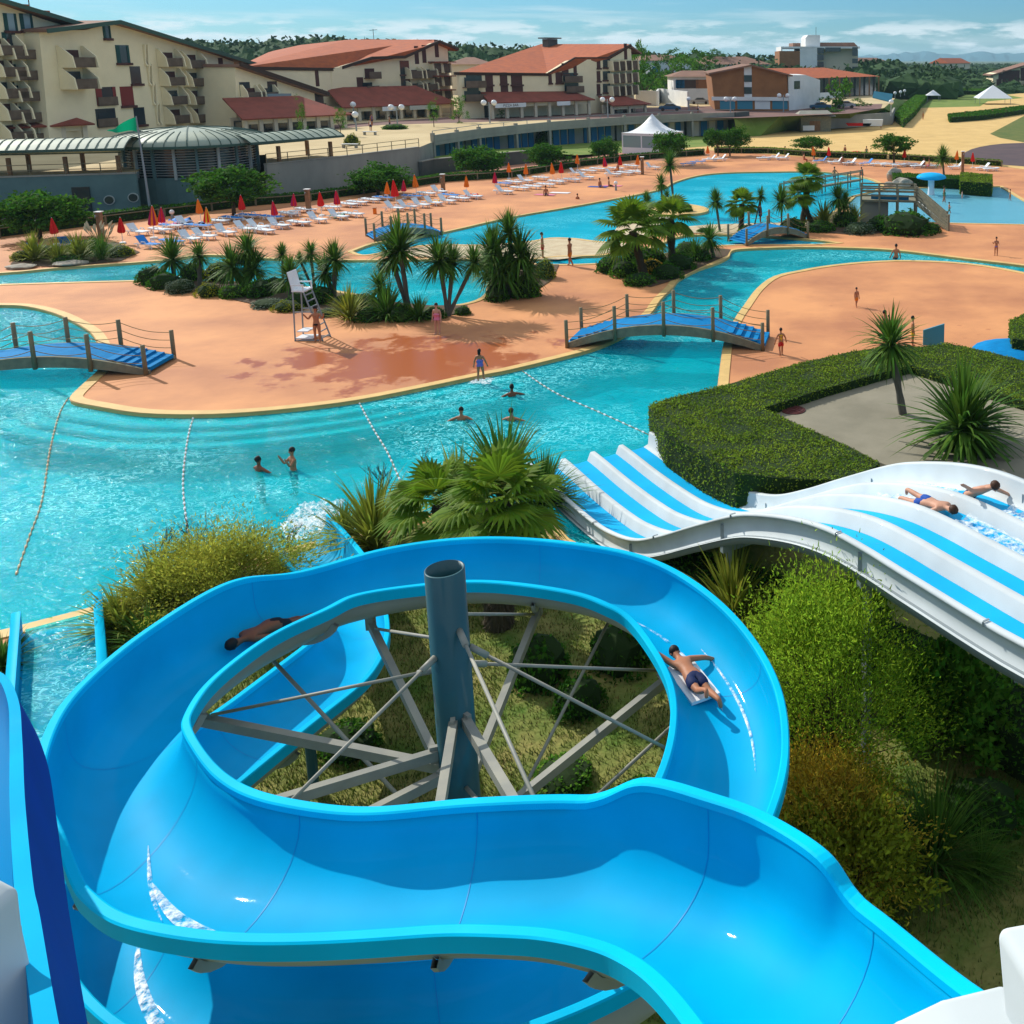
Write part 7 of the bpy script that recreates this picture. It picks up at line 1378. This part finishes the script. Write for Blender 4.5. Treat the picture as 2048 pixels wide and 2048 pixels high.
for s_ in (-.4, .4): mb = MB(); mb.bar(lb + V(-.5, s_, topz + .35), lb + V(.08, s_, topz + .35), .08, .05); mb.bar(lb + V(.05, s_, topz + .35), lb + V(.05, s_, topz), .05); place(mb.build('armrest', MATS['white_plastic']), lc)
# ---------------------------------------------------------------- lamps
def globe_lamp(px, py, ty, n, label, z=PZ, r_=.45):
    b = G(px, py, z); t = onplane(px, ty, b, b + V(1, 0, 0)); root = empty('globe_lamp', b, label, 'street lamp', 'globe lamps'); h = t.z - b.z; mb = MB(); mb.tube([b, b + V(0, 0, h)], [.12, .08], 8)
    if n == 2: mb.bar(b + V(-.8, 0, h - .5), b + V(.8, 0, h - .5), .08)
    place(mb.build('lamp_post', MATS['steel_grey']), root)
    for k in range(n):
        c = b + V((-.8 + 1.6 * k) if n == 2 else 0, 0, h if n == 1 else h - .1); mb = MB(); mb.smooth = True; mb.blob(c, r_, 2, 0); place(mb.build('globe', MATS['white_plastic']), root)
for a in ((709, 245, 209, 1, 'single globe lamp left on the plaza, taller'), (713, 262, 229, 1, 'single globe lamp lower left on the plaza'), (795, 250, 213, 2, 'double globe lamp in the middle of the plaza'), (980, 246, 204, 2, 'double globe lamp in front of the right arcade'), (1216, 236, 198, 2, 'double globe lamp above the beach cabins'), (1461, 226, 197, 2, 'double globe lamp before the brick building'), (1567, 224, 190, 2, 'double globe lamp at the corner of the brick building'), (1782, 232, 204, 1, 'lone globe lamp on the low wall'), (1378, 222, 198, 1, 'globe lamp beside the white garden wall')): globe_lamp(*a)
for i in range(12): t = i / 11; globe_lamp(1790 + 75 * t ** .8, 196 - 28 * t, 186 - 24 * t, 1, ('globe lamp, ' + ORD[i] + ' along the path that runs back beside the restaurant'), 1.5, .5)
for x, y, ty, l in ((345, 438, 424, 'low globe garden light on the verge before the pavilion'), (1232, 381, 366, 'low white garden lamp beside the beach mats')): globe_lamp(x, y, ty, 1, l, 0, .2)
for i, (x, y, h, l) in enumerate(((204, 478, 2.0, 'wooden shower post beside the pampas grass'), (618, 425, 2.0, 'wooden shower post left of the middle loungers'), (887, 385, 1.8, 'wooden shower post before the middle hedge'), (1285, 349, 2.0, 'wooden shower post before the white marquee'), (1925, 344, 2.4, 'thick wooden post behind the bright hedge block'))):
    b = G(x, y); t = empty('shower_post', b, l, 'shower post'); mb = MB(); mb.box(b + V(0, 0, h / 2), (.32, .32, h)); place(mb.build('post', MATS['wood']), t); mb = MB(); mb.box(b + V(0, 0, h + .03), (.45, .45, .06)); place(mb.build('cap', MATS['white_wall']), t); mb = MB(); mb.smooth = True; mb.tube([b + V(0, -.16, h - .3), b + V(0, -.4, h - .2), b + V(0, -.45, h - .35)], .03, 6); place(mb.build('shower_head', MATS['steel_grey']), t)
# litter bin-like orange post, benches
b = G(750, 428); t = empty('orange_bollard', b, 'short orange bollard on the deck before the loungers', 'bollard'); mb = MB(); mb.box(b + V(0, 0, .25), (.22, .22, .5)); place(mb.build('post', MATS['para_orange']), t); mb = MB(); mb.box(b + V(0, 0, .52), (.28, .28, .04)); place(mb.build('cap', MATS['wood']), t)
# parked cars by the brick building
def car(px, py, c, label, rz=0.0, z=PZ):
    b = G(px, py, z + .02); root = empty('parked_car', b, label, 'car', 'cars parked by the brick building'); M_ = Matrix.Translation(b) @ Matrix.Rotation(rz, 4, 'Z')
    side = [(-2.1, .35), (-2.15, .75), (-1.95, .95), (-1.2, 1.0), (-.7, 1.42), (.7, 1.45), (1.35, 1.02), (2.0, .9), (2.15, .6), (2.1, .35)]
    mb = MB(); mb.prism([M_ @ V(x, -.85, h) for x, h in side], M_.to_3x3() @ V(0, 1.7, 0)); o = mb.build('body', mat('car_' + c, dict(dark=(.02, .03, .04), blue=(.03, .10, .18), silver=(.4, .42, .44), red=(.3, .02, .02))[c], .25, coat=.6), fixn=True); place(o, root)
    mb = MB(); mb.prism([M_ @ V(x, -.87, h) for x, h in [(-1.05, 1.0), (-.65, 1.34), (.65, 1.37), (1.15, 1.02)]], M_.to_3x3() @ V(0, 1.74, 0)); place(mb.build('windows', MATS['glass_dark'], fixn=True), root)
    for x in (-1.35, 1.35):
        for y in (-.8, .8): mb = MB(); mb.tube([M_ @ V(x, y - .1, .32), M_ @ V(x, y + .1, .32)], .32, 12); place(mb.build('wheel', MATS['fascia']), root)
for i, (x, y, c, l) in enumerate(((1482, 218, 'dark', 'dark car parked before the brick building, left of the two'), (1530, 218, 'dark', 'dark car parked under the right end of the brick building'), (1340, 222, 'blue', 'blue car parked by the white garden wall'), (1400, 208, 'silver', 'silver car parked beside the white balconies'), (1640, 219, 'blue', 'blue car parked below the hedge of the annex'), (1690, 216, 'silver', 'silver car parked before the restaurant'))): car(x, y, c, l, .1)
# street railings on top of the cabins and small park furniture
railrun('railing', [V(p.x, p.y, PZ + .8) for p in CFB], .5, 'metal railing along the promenade above the beach cabins', 'steel_grey', 5, (1,), .06)
for i, (x, y, l) in enumerate(((700, 296, 'white bench beside the plaza shrub'), (740, 270, 'bench on the plaza before the flower bed'))):
    b = G(x, y, PZ); t = empty('bench', b, l, 'bench'); mb = MB(); mb.box(b + V(0, 0, .45), (1.8, .5, .08)); place(mb.build('seat', MATS['white_wall']), t)
    for s_ in (-.7, .7): mb = MB(); mb.box(b + V(s_, 0, .2), (.2, .4, .4)); place(mb.build('leg', MATS['concrete_wall']), t)
for i, (x, y, w_, h, k, l) in enumerate(((704, 290, 34, 26, 'sh_yel', 'yellow green shrub in a planter on the plaza'), (790, 258, 60, 12, 'sh_mid', 'flower bed with pink and green plants on the plaza'), (1088, 290, 40, 32, 'sh_dark', 'dark shrub before the blue cabin doors'))): shrub(k, l, x, y, w_, h, PZ if i < 2 else .5)
# hedge-side blue kit at the right
for px, l, c in ((1868, 'grey blue panel sticking up behind the hedge on the terrace', 0),):
    a, b = G(1846, 690), G(1888, 694); mb = MB(); mb.prism([a, b, b + V(0, 0, 1.1), a + V(0, 0, .7)], (0, .1, 0)); tag(mb.build('display_board', MATS['blue_panel'], fixn=True), l, 'panel')
a = G(2030, 712); mb = MB(); mb.smooth = True; mb.lathe((0, 0, 0), [(2.2, 0), (2.0, .35), (1.2, .5), (.02, .52)], 20); o = mb.build('inflatable_raft', MATS['blue_carpet'], loc=G(2035, 716)); tag(o, 'bright blue inflatable at the right edge beyond the hedge', 'inflatable')
# beach boats and sundries
c = G(1718, 252, .7); mb = MB(); mb.prism([c + V(-2, 0, 0), c + V(2, 0, 0), c + V(2.4, 0, .5), c + V(-2.5, 0, .5)], (0, 1.2, 0)); tag(mb.build('beach_boat', MATS['para_red'], fixn=True), 'small red boat drawn up on the beach', 'boat'); c = G(1745, 252, .7); mb = MB(); mb.prism([c + V(-1.8, 0, 0), c + V(1.8, 0, 0), c + V(2.0, 0, 1.2), c + V(-1.8, 0, 1.2)], (0, 1.0, 0)); tag(mb.build('beach_trolley', MATS['white_wall'], fixn=True), 'white trolley beside the red boat on the beach', 'trolley')
# ---------------------------------------------------------------- people
def skin_mesh(name, verts, edges, radii, root=0, sub=2, parent=None, m=None):
    me = bpy.data.meshes.new(name); me.from_pydata([tuple(v) for v in verts], edges, []); o = bpy.data.objects.new(name, me); COL.objects.link(o)
    md = o.modifiers.new('s', 'SKIN'); md.use_smooth_shade = True
    for i, v in enumerate(me.skin_vertices[0].data):
        r = radii[i]; v.radius = (r, r) if not hasattr(r, '__len__') else r; v.use_root = (i == root)
    sb = o.modifiers.new('u', 'SUBSURF'); sb.levels = sub; sb.render_levels = sub
    bpy.context.view_layer.update(); dg = bpy.context.evaluated_depsgraph_get(); nm = bpy.data.meshes.new_from_object(o.evaluated_get(dg)); bpy.data.objects.remove(o); bpy.data.meshes.remove(me)
    nm.materials.clear(); nm.materials.append(m); nm.name = name; q = bpy.data.objects.new(name, nm); COL.objects.link(q); q.parent = parent
    for p in nm.polygons: p.use_smooth = True
    return q
def person(label, loc, h=1.7, rz=0.0, sk='skin', hair='hair', legs=((0, 0), (0, 0)), arms=((10, 0), (10, 0)), lean=0, hip=None, knee=((0, 0)), wear=(), armdir=None, sit=False, tilt=None, longhair=False, fem=False, group=None, head_turn=0, pitch=None, roll=0):
    """stick pose: legs = (thigh swing deg forward, shin back deg) x2; arms = (out deg, forward deg, elbow deg) x2"""
    k = h / 1.75; root = empty('person', loc, label, 'person', group, rz); 
    if pitch is not None: root.rotation_euler = (R(pitch), R(roll), rz)
    if sit: legs = ((88, 80), (80, 70))
    hz = .92 * k
    if sit: hz = .12 * k
    L = R(lean)
    H_ = V(0, 0, hz); sp = lambda z: H_ + V(0, -math.sin(L) * z * k, math.cos(L) * z * k)
    Vt = [H_, sp(.14), sp(.30), sp(.44), sp(.52), sp(.60)]; E = [(0, 1), (1, 2), (2, 3), (3, 4), (4, 5)]
    Rr = [(.135, .105), (.115 if fem else .125, .09), (.135, .095), (.12, .085), (.055, .055), (.05, .05)]
    HD = len(Vt); Vt += [sp(.655), sp(.74), sp(.80)]; E += [(5, HD), (HD, HD + 1), (HD + 1, HD + 2)]; Rr += [(.062, .07), (.078, .09), (.06, .07)]
    Rr = [(a * k * 1.12, b * k * 1.12) for a, b in Rr]; hands = []; feet = []; legpts = []
    for i, s_ in enumerate((-1, 1)):
        a = R(legs[i][0]); b = R(legs[i][1]); t = H_ + V(s_ * .09 * k, 0, -.05 * k); kn = t + V(s_ * .015, -math.sin(a) * .42 * k, -math.cos(a) * .42 * k); an = kn + V(0, -math.sin(a - b) * .41 * k, -math.cos(a - b) * .41 * k); to = an + V(s_ * .02, -.16 * k * math.cos(a - b), -.03 * k - .16 * k * math.sin(-(a - b)) * .3)
        n = len(Vt); Vt += [t, t.lerp(kn, .5), kn, kn.lerp(an, .35), an, to]; E += [(0, n), (n, n + 1), (n + 1, n + 2), (n + 2, n + 3), (n + 3, n + 4), (n + 4, n + 5)]; Rr += [(r_ * k, r_ * k) for r_ in (.11, .09, .064, .066, .044, .04)]; legpts.append((t, kn, an))
    for i, s_ in enumerate((-1, 1)):
        ar = arms[i]; o_, f_, e_ = R(ar[0]), R(ar[1]), R(ar[2] if len(ar) > 2 else 15); sh = sp(.45) + V(s_ * .17 * k, 0, 0)
        up = V(s_ * math.sin(o_), -math.sin(f_) * math.cos(o_), -math.cos(f_) * math.cos(o_)); el = sh + up * .28 * k; fd = V(s_ * math.sin(o_) * .5, -math.sin(f_ + e_) * math.cos(o_), -math.cos(f_ + e_) * math.cos(o_)).normalized(); wr = el + fd * .25 * k; ha = wr + fd * .085 * k
        n = len(Vt); Vt += [sh, el, wr, ha]; E += [(3, n), (n, n + 1), (n + 1, n + 2), (n + 2, n + 3)]; Rr += [(r_ * k, r_ * k) for r_ in (.062, .05, .036, .038)]
        for q in range(5):       # fingers and a thumb from the palm's side
            sd_ = fd.cross(V(0, 1, 0)); sd_ = sd_.normalized() if sd_.length > .1 else V(1, 0, 0)
            if q < 4: b0 = ha + sd_ * (q - 1.5) * .02 * k; e1 = b0 + fd * .045 * k; e2 = e1 + (fd + V(0, -.35, -.1)).normalized() * .035 * k * (1, 1.15, 1.1, .8)[q]
            else: b0 = wr.lerp(ha, .6) + sd_ * .03 * k; e1 = b0 + (sd_ + fd).normalized() * .035 * k; e2 = e1 + fd * .025 * k
            m_ = len(Vt); Vt += [e1, e2]; E += [(n + 3, m_), (m_, m_ + 1)]; Rr += [(.010 * k, .010 * k), (.008 * k, .008 * k)]
    skin_mesh('body', Vt, E, Rr, 0, 1, root, MATS[sk])
    hc = sp(.755); mb = MB(); mb.smooth = True; mb.blob(hc + V(0, .018 * k, .025 * k), (.098 * k, .108 * k, .115 * k), 2, .06, 3)
    if longhair: mb.blob(hc + V(0, .06 * k, -.09 * k), (.085 * k, .05 * k, .14 * k), 2, .08, 3)
    mb.build('hair', MATS[hair], root)
    mb = MB(); mb.smooth = True; fz = hc + V(0, -.088 * k, -.02 * k); mb.blob(fz + V(0, -.01 * k, -.015 * k), (.013 * k, .02 * k, .022 * k), 1, 0); mb.build('nose', MATS[sk], root)
    for s_ in (-1, 1): mb = MB(); mb.blob(fz + V(s_ * .03 * k, .008 * k, .02 * k), (.012 * k, .008 * k, .008 * k), 1, 0); mb.build('eye', MATS['hair'], root); mb = MB(); mb.blob(hc + V(s_ * .082 * k, .01 * k, -.03 * k), (.014 * k, .022 * k, .032 * k), 1, 0); mb.build('ear', MATS[sk], root)
    mb = MB(); mb.blob(fz + V(0, .006 * k, -.045 * k), (.024 * k, .008 * k, .006 * k), 1, 0); mb.build('mouth', MATS['cloth_red'], root)
    for w_, m_ in wear:
        if w_ == 'shorts' or w_ == 'briefs':
            f_ = .75 if w_ == 'shorts' else .22; v = [H_ + V(0, 0, .09 * k), H_ - V(0, 0, .01 * k)]; e = [(0, 1)]; rr = [(.155 * k, .125 * k), (.16 * k, .13 * k)]
            for t, kn, an in legpts: n = len(v); v += [t, t.lerp(kn, f_)]; e += [(1, n), (n, n + 1)]; rr += [(.122 * k, .122 * k), (.108 * k, .108 * k)]
            skin_mesh(w_, v, e, rr, 1, 1, root, MATS[m_])
        elif w_ == 'top': skin_mesh('swimsuit_top', [sp(.30), sp(.39)], [(0, 1)], [(.162 * k, .12 * k), (.15 * k, .112 * k)], 0, 1, root, MATS[m_])
        elif w_ == 'shirt': skin_mesh('shirt', [sp(.0), sp(.15), sp(.30), sp(.44), sp(.44) + V(-.19 * k, 0, -.03 * k), sp(.44) + V(.19 * k, 0, -.03 * k)], [(0, 1), (1, 2), (2, 3), (3, 4), (3, 5)], [(.15 * k, .12 * k), (.14 * k, .11 * k), (.15 * k, .11 * k), (.125 * k, .095 * k), (.065 * k, .065 * k), (.065 * k, .065 * k)], 1, 1, root, MATS[m_])
        elif w_ == 'swimsuit': skin_mesh('swimsuit', [sp(-.06), sp(.06), sp(.2), sp(.38)], [(0, 1), (1, 2), (2, 3)], [(.165 * k, .135 * k), (.165 * k, .135 * k), (.155 * k, .118 * k), (.155 * k, .112 * k)], 1, 1, root, MATS[m_])
        elif w_ == 'towel': skin_mesh('towel', [sp(-.35), sp(-.1), sp(.15), sp(.42), sp(.5)], [(0, 1), (1, 2), (2, 3), (3, 4)], [(.2 * k, .17 * k), (.2 * k, .17 * k), (.2 * k, .16 * k), (.2 * k, .15 * k), (.1 * k, .1 * k)], 1, 1, root, MATS[m_])
    return root
W2 = math.pi
person('woman in a black bikini standing by the lifeguard chair, hands at her face', G(636, 683), 1.68, R(10), 'skin', 'hair', arms=((35, 20, 125), (35, 20, 125)), wear=(('briefs', 'cloth_black'), ('top', 'cloth_black')), fem=True, longhair=True)
person('tanned child standing at the edge of the dark palm shadow', G(876, 668), 1.5, R(0), 'skin_pale', 'hair_brown', wear=(('swimsuit', 'cloth_pink'),), fem=True)
person('girl in a purple swimsuit stepping into the pool from the terrace rim', G(962, 761), 1.32, W2, 'skin', 'hair', legs=((14, 10), (-6, 8)), arms=((24, 5), (24, -5)), wear=(('swimsuit', 'cloth_purple'),), fem=True, longhair=True)
sw = 'swimmers in the main pool'
for x, y, l, sk, a in ((1024, 786, 'dark haired swimmer nearest the terrace rim', 'skin_dark', 200), (923, 833, 'swimmer facing the camera left of the middle', 'skin', 10), (1023, 835, 'brown haired swimmer seen from behind', 'skin', 170), (518, 934, 'swimmer with one arm stretched to the left', 'skin_dark', 150)):
    person(l, G(x, y, 0) + V(0, 0, -1.32), 1.65, R(a), sk, 'hair' if 'brown' not in l else 'hair_brown', arms=((70, 30, 10), (60, 30, 10)), wear=(('shorts', 'cloth_navy'),), group=sw)
person('boy standing waist deep in the pool with folded arms', G(586, 932, 0) + V(0, 0, -1.0), 1.6, R(-40), 'skin', 'hair', arms=((12, 45, 110), (12, 45, 110)), wear=(('shorts', 'cloth_navy'),), group=sw)
person('man in orange shorts walking beside the huge palm clump', G(1141, 532), 1.78, R(250), 'skin', 'hair', legs=((16, 8), (-12, 14)), arms=((8, 15), (8, -10)), wear=(('shorts', 'cloth_orange'),))
person('person half hidden behind the huge palm clump', G(1086, 516), 1.7, R(100), 'skin', 'hair', wear=(('shorts', 'cloth_red'),))
person('boy in a yellow shirt and red shorts walking off the middle bridge', G(1562, 711), 1.25, R(195), 'skin', 'hair', legs=((18, 10), (-14, 18)), arms=((28, 10), (28, -10)), wear=(('shirt', 'cloth_yellow'), ('shorts', 'cloth_red')))
person('small boy in orange shorts walking alone across the round terrace', G(1713, 614), 1.05, R(30), 'skin', 'hair', legs=((16, 10), (-14, 16)), arms=((16, 10), (16, -10)), wear=(('shorts', 'cloth_orange'),))
person('woman in red carrying a child beside the leaning palm', G(1769, 692), 1.66, R(60), 'skin', 'hair', arms=((15, 35, 70), (15, 35, 70)), wear=(('swimsuit', 'cloth_red'),), fem=True)
person('toddler held by the woman in red beside the leaning palm', G(1771, 694) + V(.12, -.28, .72), .85, R(60), 'skin', 'hair', wear=(('shorts', 'cloth_red'),))
person('bare chested boy right of the woman in red behind the hedge', G(1825, 692), 1.4, R(90), 'skin', 'hair', wear=(('shorts', 'cloth_yellow'),))
person('man seated on the river rim seen from behind', G(1792, 517), 1.75, R(185), 'skin', 'hair', sit=True, arms=((20, 5, 20), (25, 10, 20)), wear=(('shorts', 'cloth_navy'),))
person('girl in a pale bikini standing on the deck at the right', G(1992, 511), 1.25, R(-15), 'skin', 'hair', arms=((16, 30, 95), (16, 20, 70)), wear=(('briefs', 'cloth_purple'), ('top', 'cloth_white')), fem=True)
person('person wrapped in a blue towel on the stepped bridge', G(1521, 460) + V(0, 0, .55), 1.6, R(100), 'skin', 'hair', wear=(('towel', 'cloth_blue'),))
person('man standing in the shallow end of the lagoon', G(1669, 364, -.5) + V(0, 0, -.02), 1.7, R(20), 'skin', 'hair', arms=((28, 20, 40), (28, 20, 40)), wear=(('shorts', 'cloth_navy'),))
person('person sitting at the edge of the lagoon on the deck', G(1723, 350), 1.6, R(30), 'skin', 'hair', sit=True, wear=(('shorts', 'cloth_red'),))
person('woman wading by the mushroom fountain', G(1888, 409, -.3), 1.7, R(70), 'skin', 'hair', legs=((14, 6), (-10, 10)), wear=(('swimsuit', 'cloth_green'),), fem=True)
person('small child in white standing in the paddling pool', G(1924, 402, -.3), 1.0, R(90), 'skin_pale', 'hair', wear=(('shirt', 'cloth_white'),))
person('child running through the paddling pool near the stair', G(1898, 431, -.3), 1.15, R(60), 'skin', 'hair', legs=((35, 40), (-22, 30)), arms=((40, 50, 40), (40, -20, 30)), wear=(('shorts', 'cloth_green'),))
person('small girl at the right rim of the paddling pool', G(2020, 401), 1.05, R(90), 'skin', 'hair', legs=((10, 10), (-8, 8)), wear=(('briefs', 'cloth_orange'), ('top', 'cloth_orange')), fem=True)
person('child at the rim of the lagoon before the beach mats', G(1156, 417, -.9), 1.4, R(170), 'skin', 'hair', wear=(('shorts', 'cloth_red'),))
for i, (x, y, l, c) in enumerate(((1762, 257, 'person standing on the beach right of the red boat', 'orange'), (1846, 239, 'person in yellow far out on the beach', 'yellow'), (1930, 238, 'pale dressed person by the far hedge', 'white'), (1985, 233, 'leftmost of the walkers behind the far hedge', 'navy'), (2000, 230, 'second walker behind the far hedge', 'orange'), (2011, 232, 'walker in green behind the far hedge', 'green'), (1595, 250, 'person beside the beach hut', 'pink'), (1570, 306, 'sunbather left of the flat topped beach tree', 'red'), (1690, 303, 'person sitting on the sand behind the hedge in dark', 'black'), (1733, 306, 'person kneeling on the sand beside the open umbrella', 'green'))):
    person(l, G(x, y), 1.7, R(40 * i), 'skin', 'hair', sit=i > 6, wear=(('shirt', 'cloth_' + c),))
for i, (x, y, l, c) in enumerate(((742, 262, 'pedestrian in white on the plaza near the double lamp', 'white'), (744, 250, 'pedestrian in blue before the middle arcade', 'blue'), (780, 256, 'pedestrian in dark by the plaza bench', 'black'), (1232, 318, 'person at the counter before the white marquee', 'white'), (1396, 226, 'pedestrian in white on the promenade', 'white'))):
    person(l, G(x, y, PZ if i != 3 else 0), 1.7, R(60 * i), 'skin', 'hair', wear=(('shirt', 'cloth_' + c), ('shorts', 'cloth_navy')))
for i, (x, y, l, c) in enumerate(((1608, 324, 'seated sunbather below the first beach tree', 'red'), (1685, 330, 'sunbather on a lounger beside the red parasol', 'green'), (1848, 335, 'sunbather in red on the right hand loungers', 'red'), (1858, 337, 'sunbather with a pink cap beside the one in red', 'pink'), (1236, 345, 'sunbather under the red parasol near the marquee', 'orange'), (1092, 391, 'dark haired sunbather on the pink mat', 'navy'), (1200, 375, 'sunbather on the blue mat', 'blue'), (1218, 373, 'sunbather sitting up beside the blue mat', 'black'))):
    person(l, G(x, y) + V(0, 0, .05 if i > 4 else .3), 1.65, R(120 + 50 * i), 'skin', 'hair', sit=True, wear=(('shorts', 'cloth_' + c),), group='sunbathers on the deck')
# riders
def rider(label, P_, head, h=1.6, **k):
    """lying person: P_ = hips on the slide, head = direction vector the head points"""
    d = Vector(head).normalized(); rz = math.atan2(d.y, d.x) - math.pi / 2
    root = person(label, (0, 0, 0), h, 0, **k)
    z = d; y = V(0, 0, 1) - z * z.z; y.normalize(); x = y.cross(z); M_ = Matrix((x, y, z)).transposed().to_4x4()
    root.matrix_world = Matrix.Translation(Vector(P_) - M_.to_3x3() @ V(0, 0, .92 * h / 1.75) + V(0, 0, .12)) @ M_; return root
def on1(i, u): f = fr1[i]; return f[2] + f[3] * u * f[4] + V(0, 0, -abs(math.sin(math.acos(-u))) ** .8 * .62)
a, b = on1(26 * 8 + 7, -.25), on1(28 * 8 + 2, -.02)
rider('boy lying head first on a white mat on the sunlit right side of the spiral', (a + b) / 2 + V(0, 0, .05), a - b, 1.55, sk='skin', hair='hair', arms=((75, 20, 60), (150, 20, -20)), legs=((6, 20), (-6, 30)), wear=(('shorts', 'cloth_navy'),))
mb = MB(); d = (a - b).normalized(); c = (a + b) / 2; s_ = V(-d.y, d.x, 0).normalized() * .24; mb.smooth = True
mb.prism([c - d * .5 - s_ + V(0, 0, .06), c + d * .45 - s_ + V(0, 0, .03), c + d * .6 + V(0, 0, .05), c + d * .45 + s_ + V(0, 0, .03), c - d * .5 + s_ + V(0, 0, .06)], (0, 0, .05)); tag(mb.build('riding_mat', MATS['white_plastic'], smooth=False, fixn=True), 'white foam mat under the boy on the spiral slide', 'mat')
a, b = on1(21 * 8 + 6, .5), on1(20 * 8 + 5, .5)
rider('dark rider sitting low in the shaded left bend of the spiral', (a + b) / 2 + V(0, 0, .05), b - a, 1.5, sk='skin_dark', hair='hair', arms=((15, 10), (15, 10)), legs=((20, 10), (14, 10)), wear=(('shorts', 'cloth_black'),))
def on2(t, u): return MP + MD * t + MN * u + V(0, 0, mz(t) - .40)
rider('rider in blue shorts lying on the third lane of the white slide', on2(14.5, .5), on2(15.5, .5) - on2(13.5, .5), 1.6, sk='skin_pale', hair='hair_brown', arms=((30, 20, 40), (30, 20, 40)), legs=((6, 8), (-4, 8)), wear=(('shorts', 'cloth_blue'),))
rider('rider with raised arms on the furthest white slide lane', on2(14.7, 1.5), on2(15.7, 1.5) + V(0, 0, .9) - on2(13.7, 1.5), 1.65, sk='skin_pale', hair='hair_brown', arms=((110, 30, 30), (60, 60, 60)), legs=((30, 8), (20, 8)), wear=(('shorts', 'cloth_navy'),))
def foam_sheet(pts, rows, cols, amp, seed):
    """pts(u, v) -> surface point; a thin ruffled layer of white water"""
    mb = MB(); mb.smooth = True
    mb.add([pts(i / rows, j / cols) + V(0, 0, amp * (.5 + noise.noise(V(i * .6, j * .6, seed)))) for i in range(rows + 1) for j in range(cols + 1)], [(i * (cols + 1) + j, i * (cols + 1) + j + 1, (i + 1) * (cols + 1) + j + 1, (i + 1) * (cols + 1) + j) for i in range(rows) for j in range(cols)])
    tag(mb.build('white_water', MATS['foam'], fixn=False), None, None, None, 'stuff')
fa, fb, fc, fd = G(556, 1062, -.1), G(600, 1012, -.1), G(690, 1002, -.1), G(668, 1062, -.1)
foam_sheet(lambda u, v: fa.lerp(fb, u).lerp(fd.lerp(fc, u), v), 26, 26, .12, 1)
fa2, fb2, fc2, fd2 = G(575, 1085, .05), G(560, 1050, .02), G(645, 1030, .02), G(655, 1075, .05)
foam_sheet(lambda u, v: fa2.lerp(fb2, u).lerp(fd2.lerp(fc2, u), v), 20, 20, .10, 2)
g_ = G(964, 763, -.1); foam_sheet(lambda u, v: g_ + V((u - .5) * .9, (v - .5) * .8, 0), 10, 10, .06, 3)
for t0, t1, u in ((12.6, 14.2, .5), (15.4, 20.0, .5), (12.8, 14.3, 1.5), (15.6, 20, 1.5)):
    foam_sheet(lambda p, q: on2(t0 + (t1 - t0) * p, u + (q - .5) * .5) + V(0, 0, .02), 26, 8, .07, t0)
# ---------------------------------------------------------------- far air
def haze():
    m = bpy.data.materials.new('haze'); m.use_nodes = True; t = m.node_tree; t.nodes.clear(); v = t.nodes.new('ShaderNodeVolumePrincipled'); v.inputs['Color'].default_value = (.55, .85, 1, 1); v.inputs['Density'].default_value = .00009; v.inputs['Anisotropy'].default_value = .2
    o = t.nodes.new('ShaderNodeOutputMaterial'); t.links.new(v.outputs[0], o.inputs['Volume'])
    mb = MB(); mb.box((0, 4500, 60), (16000, 14000, 125)); h = mb.build('haze', m); h['kind'] = 'stuff'
haze()
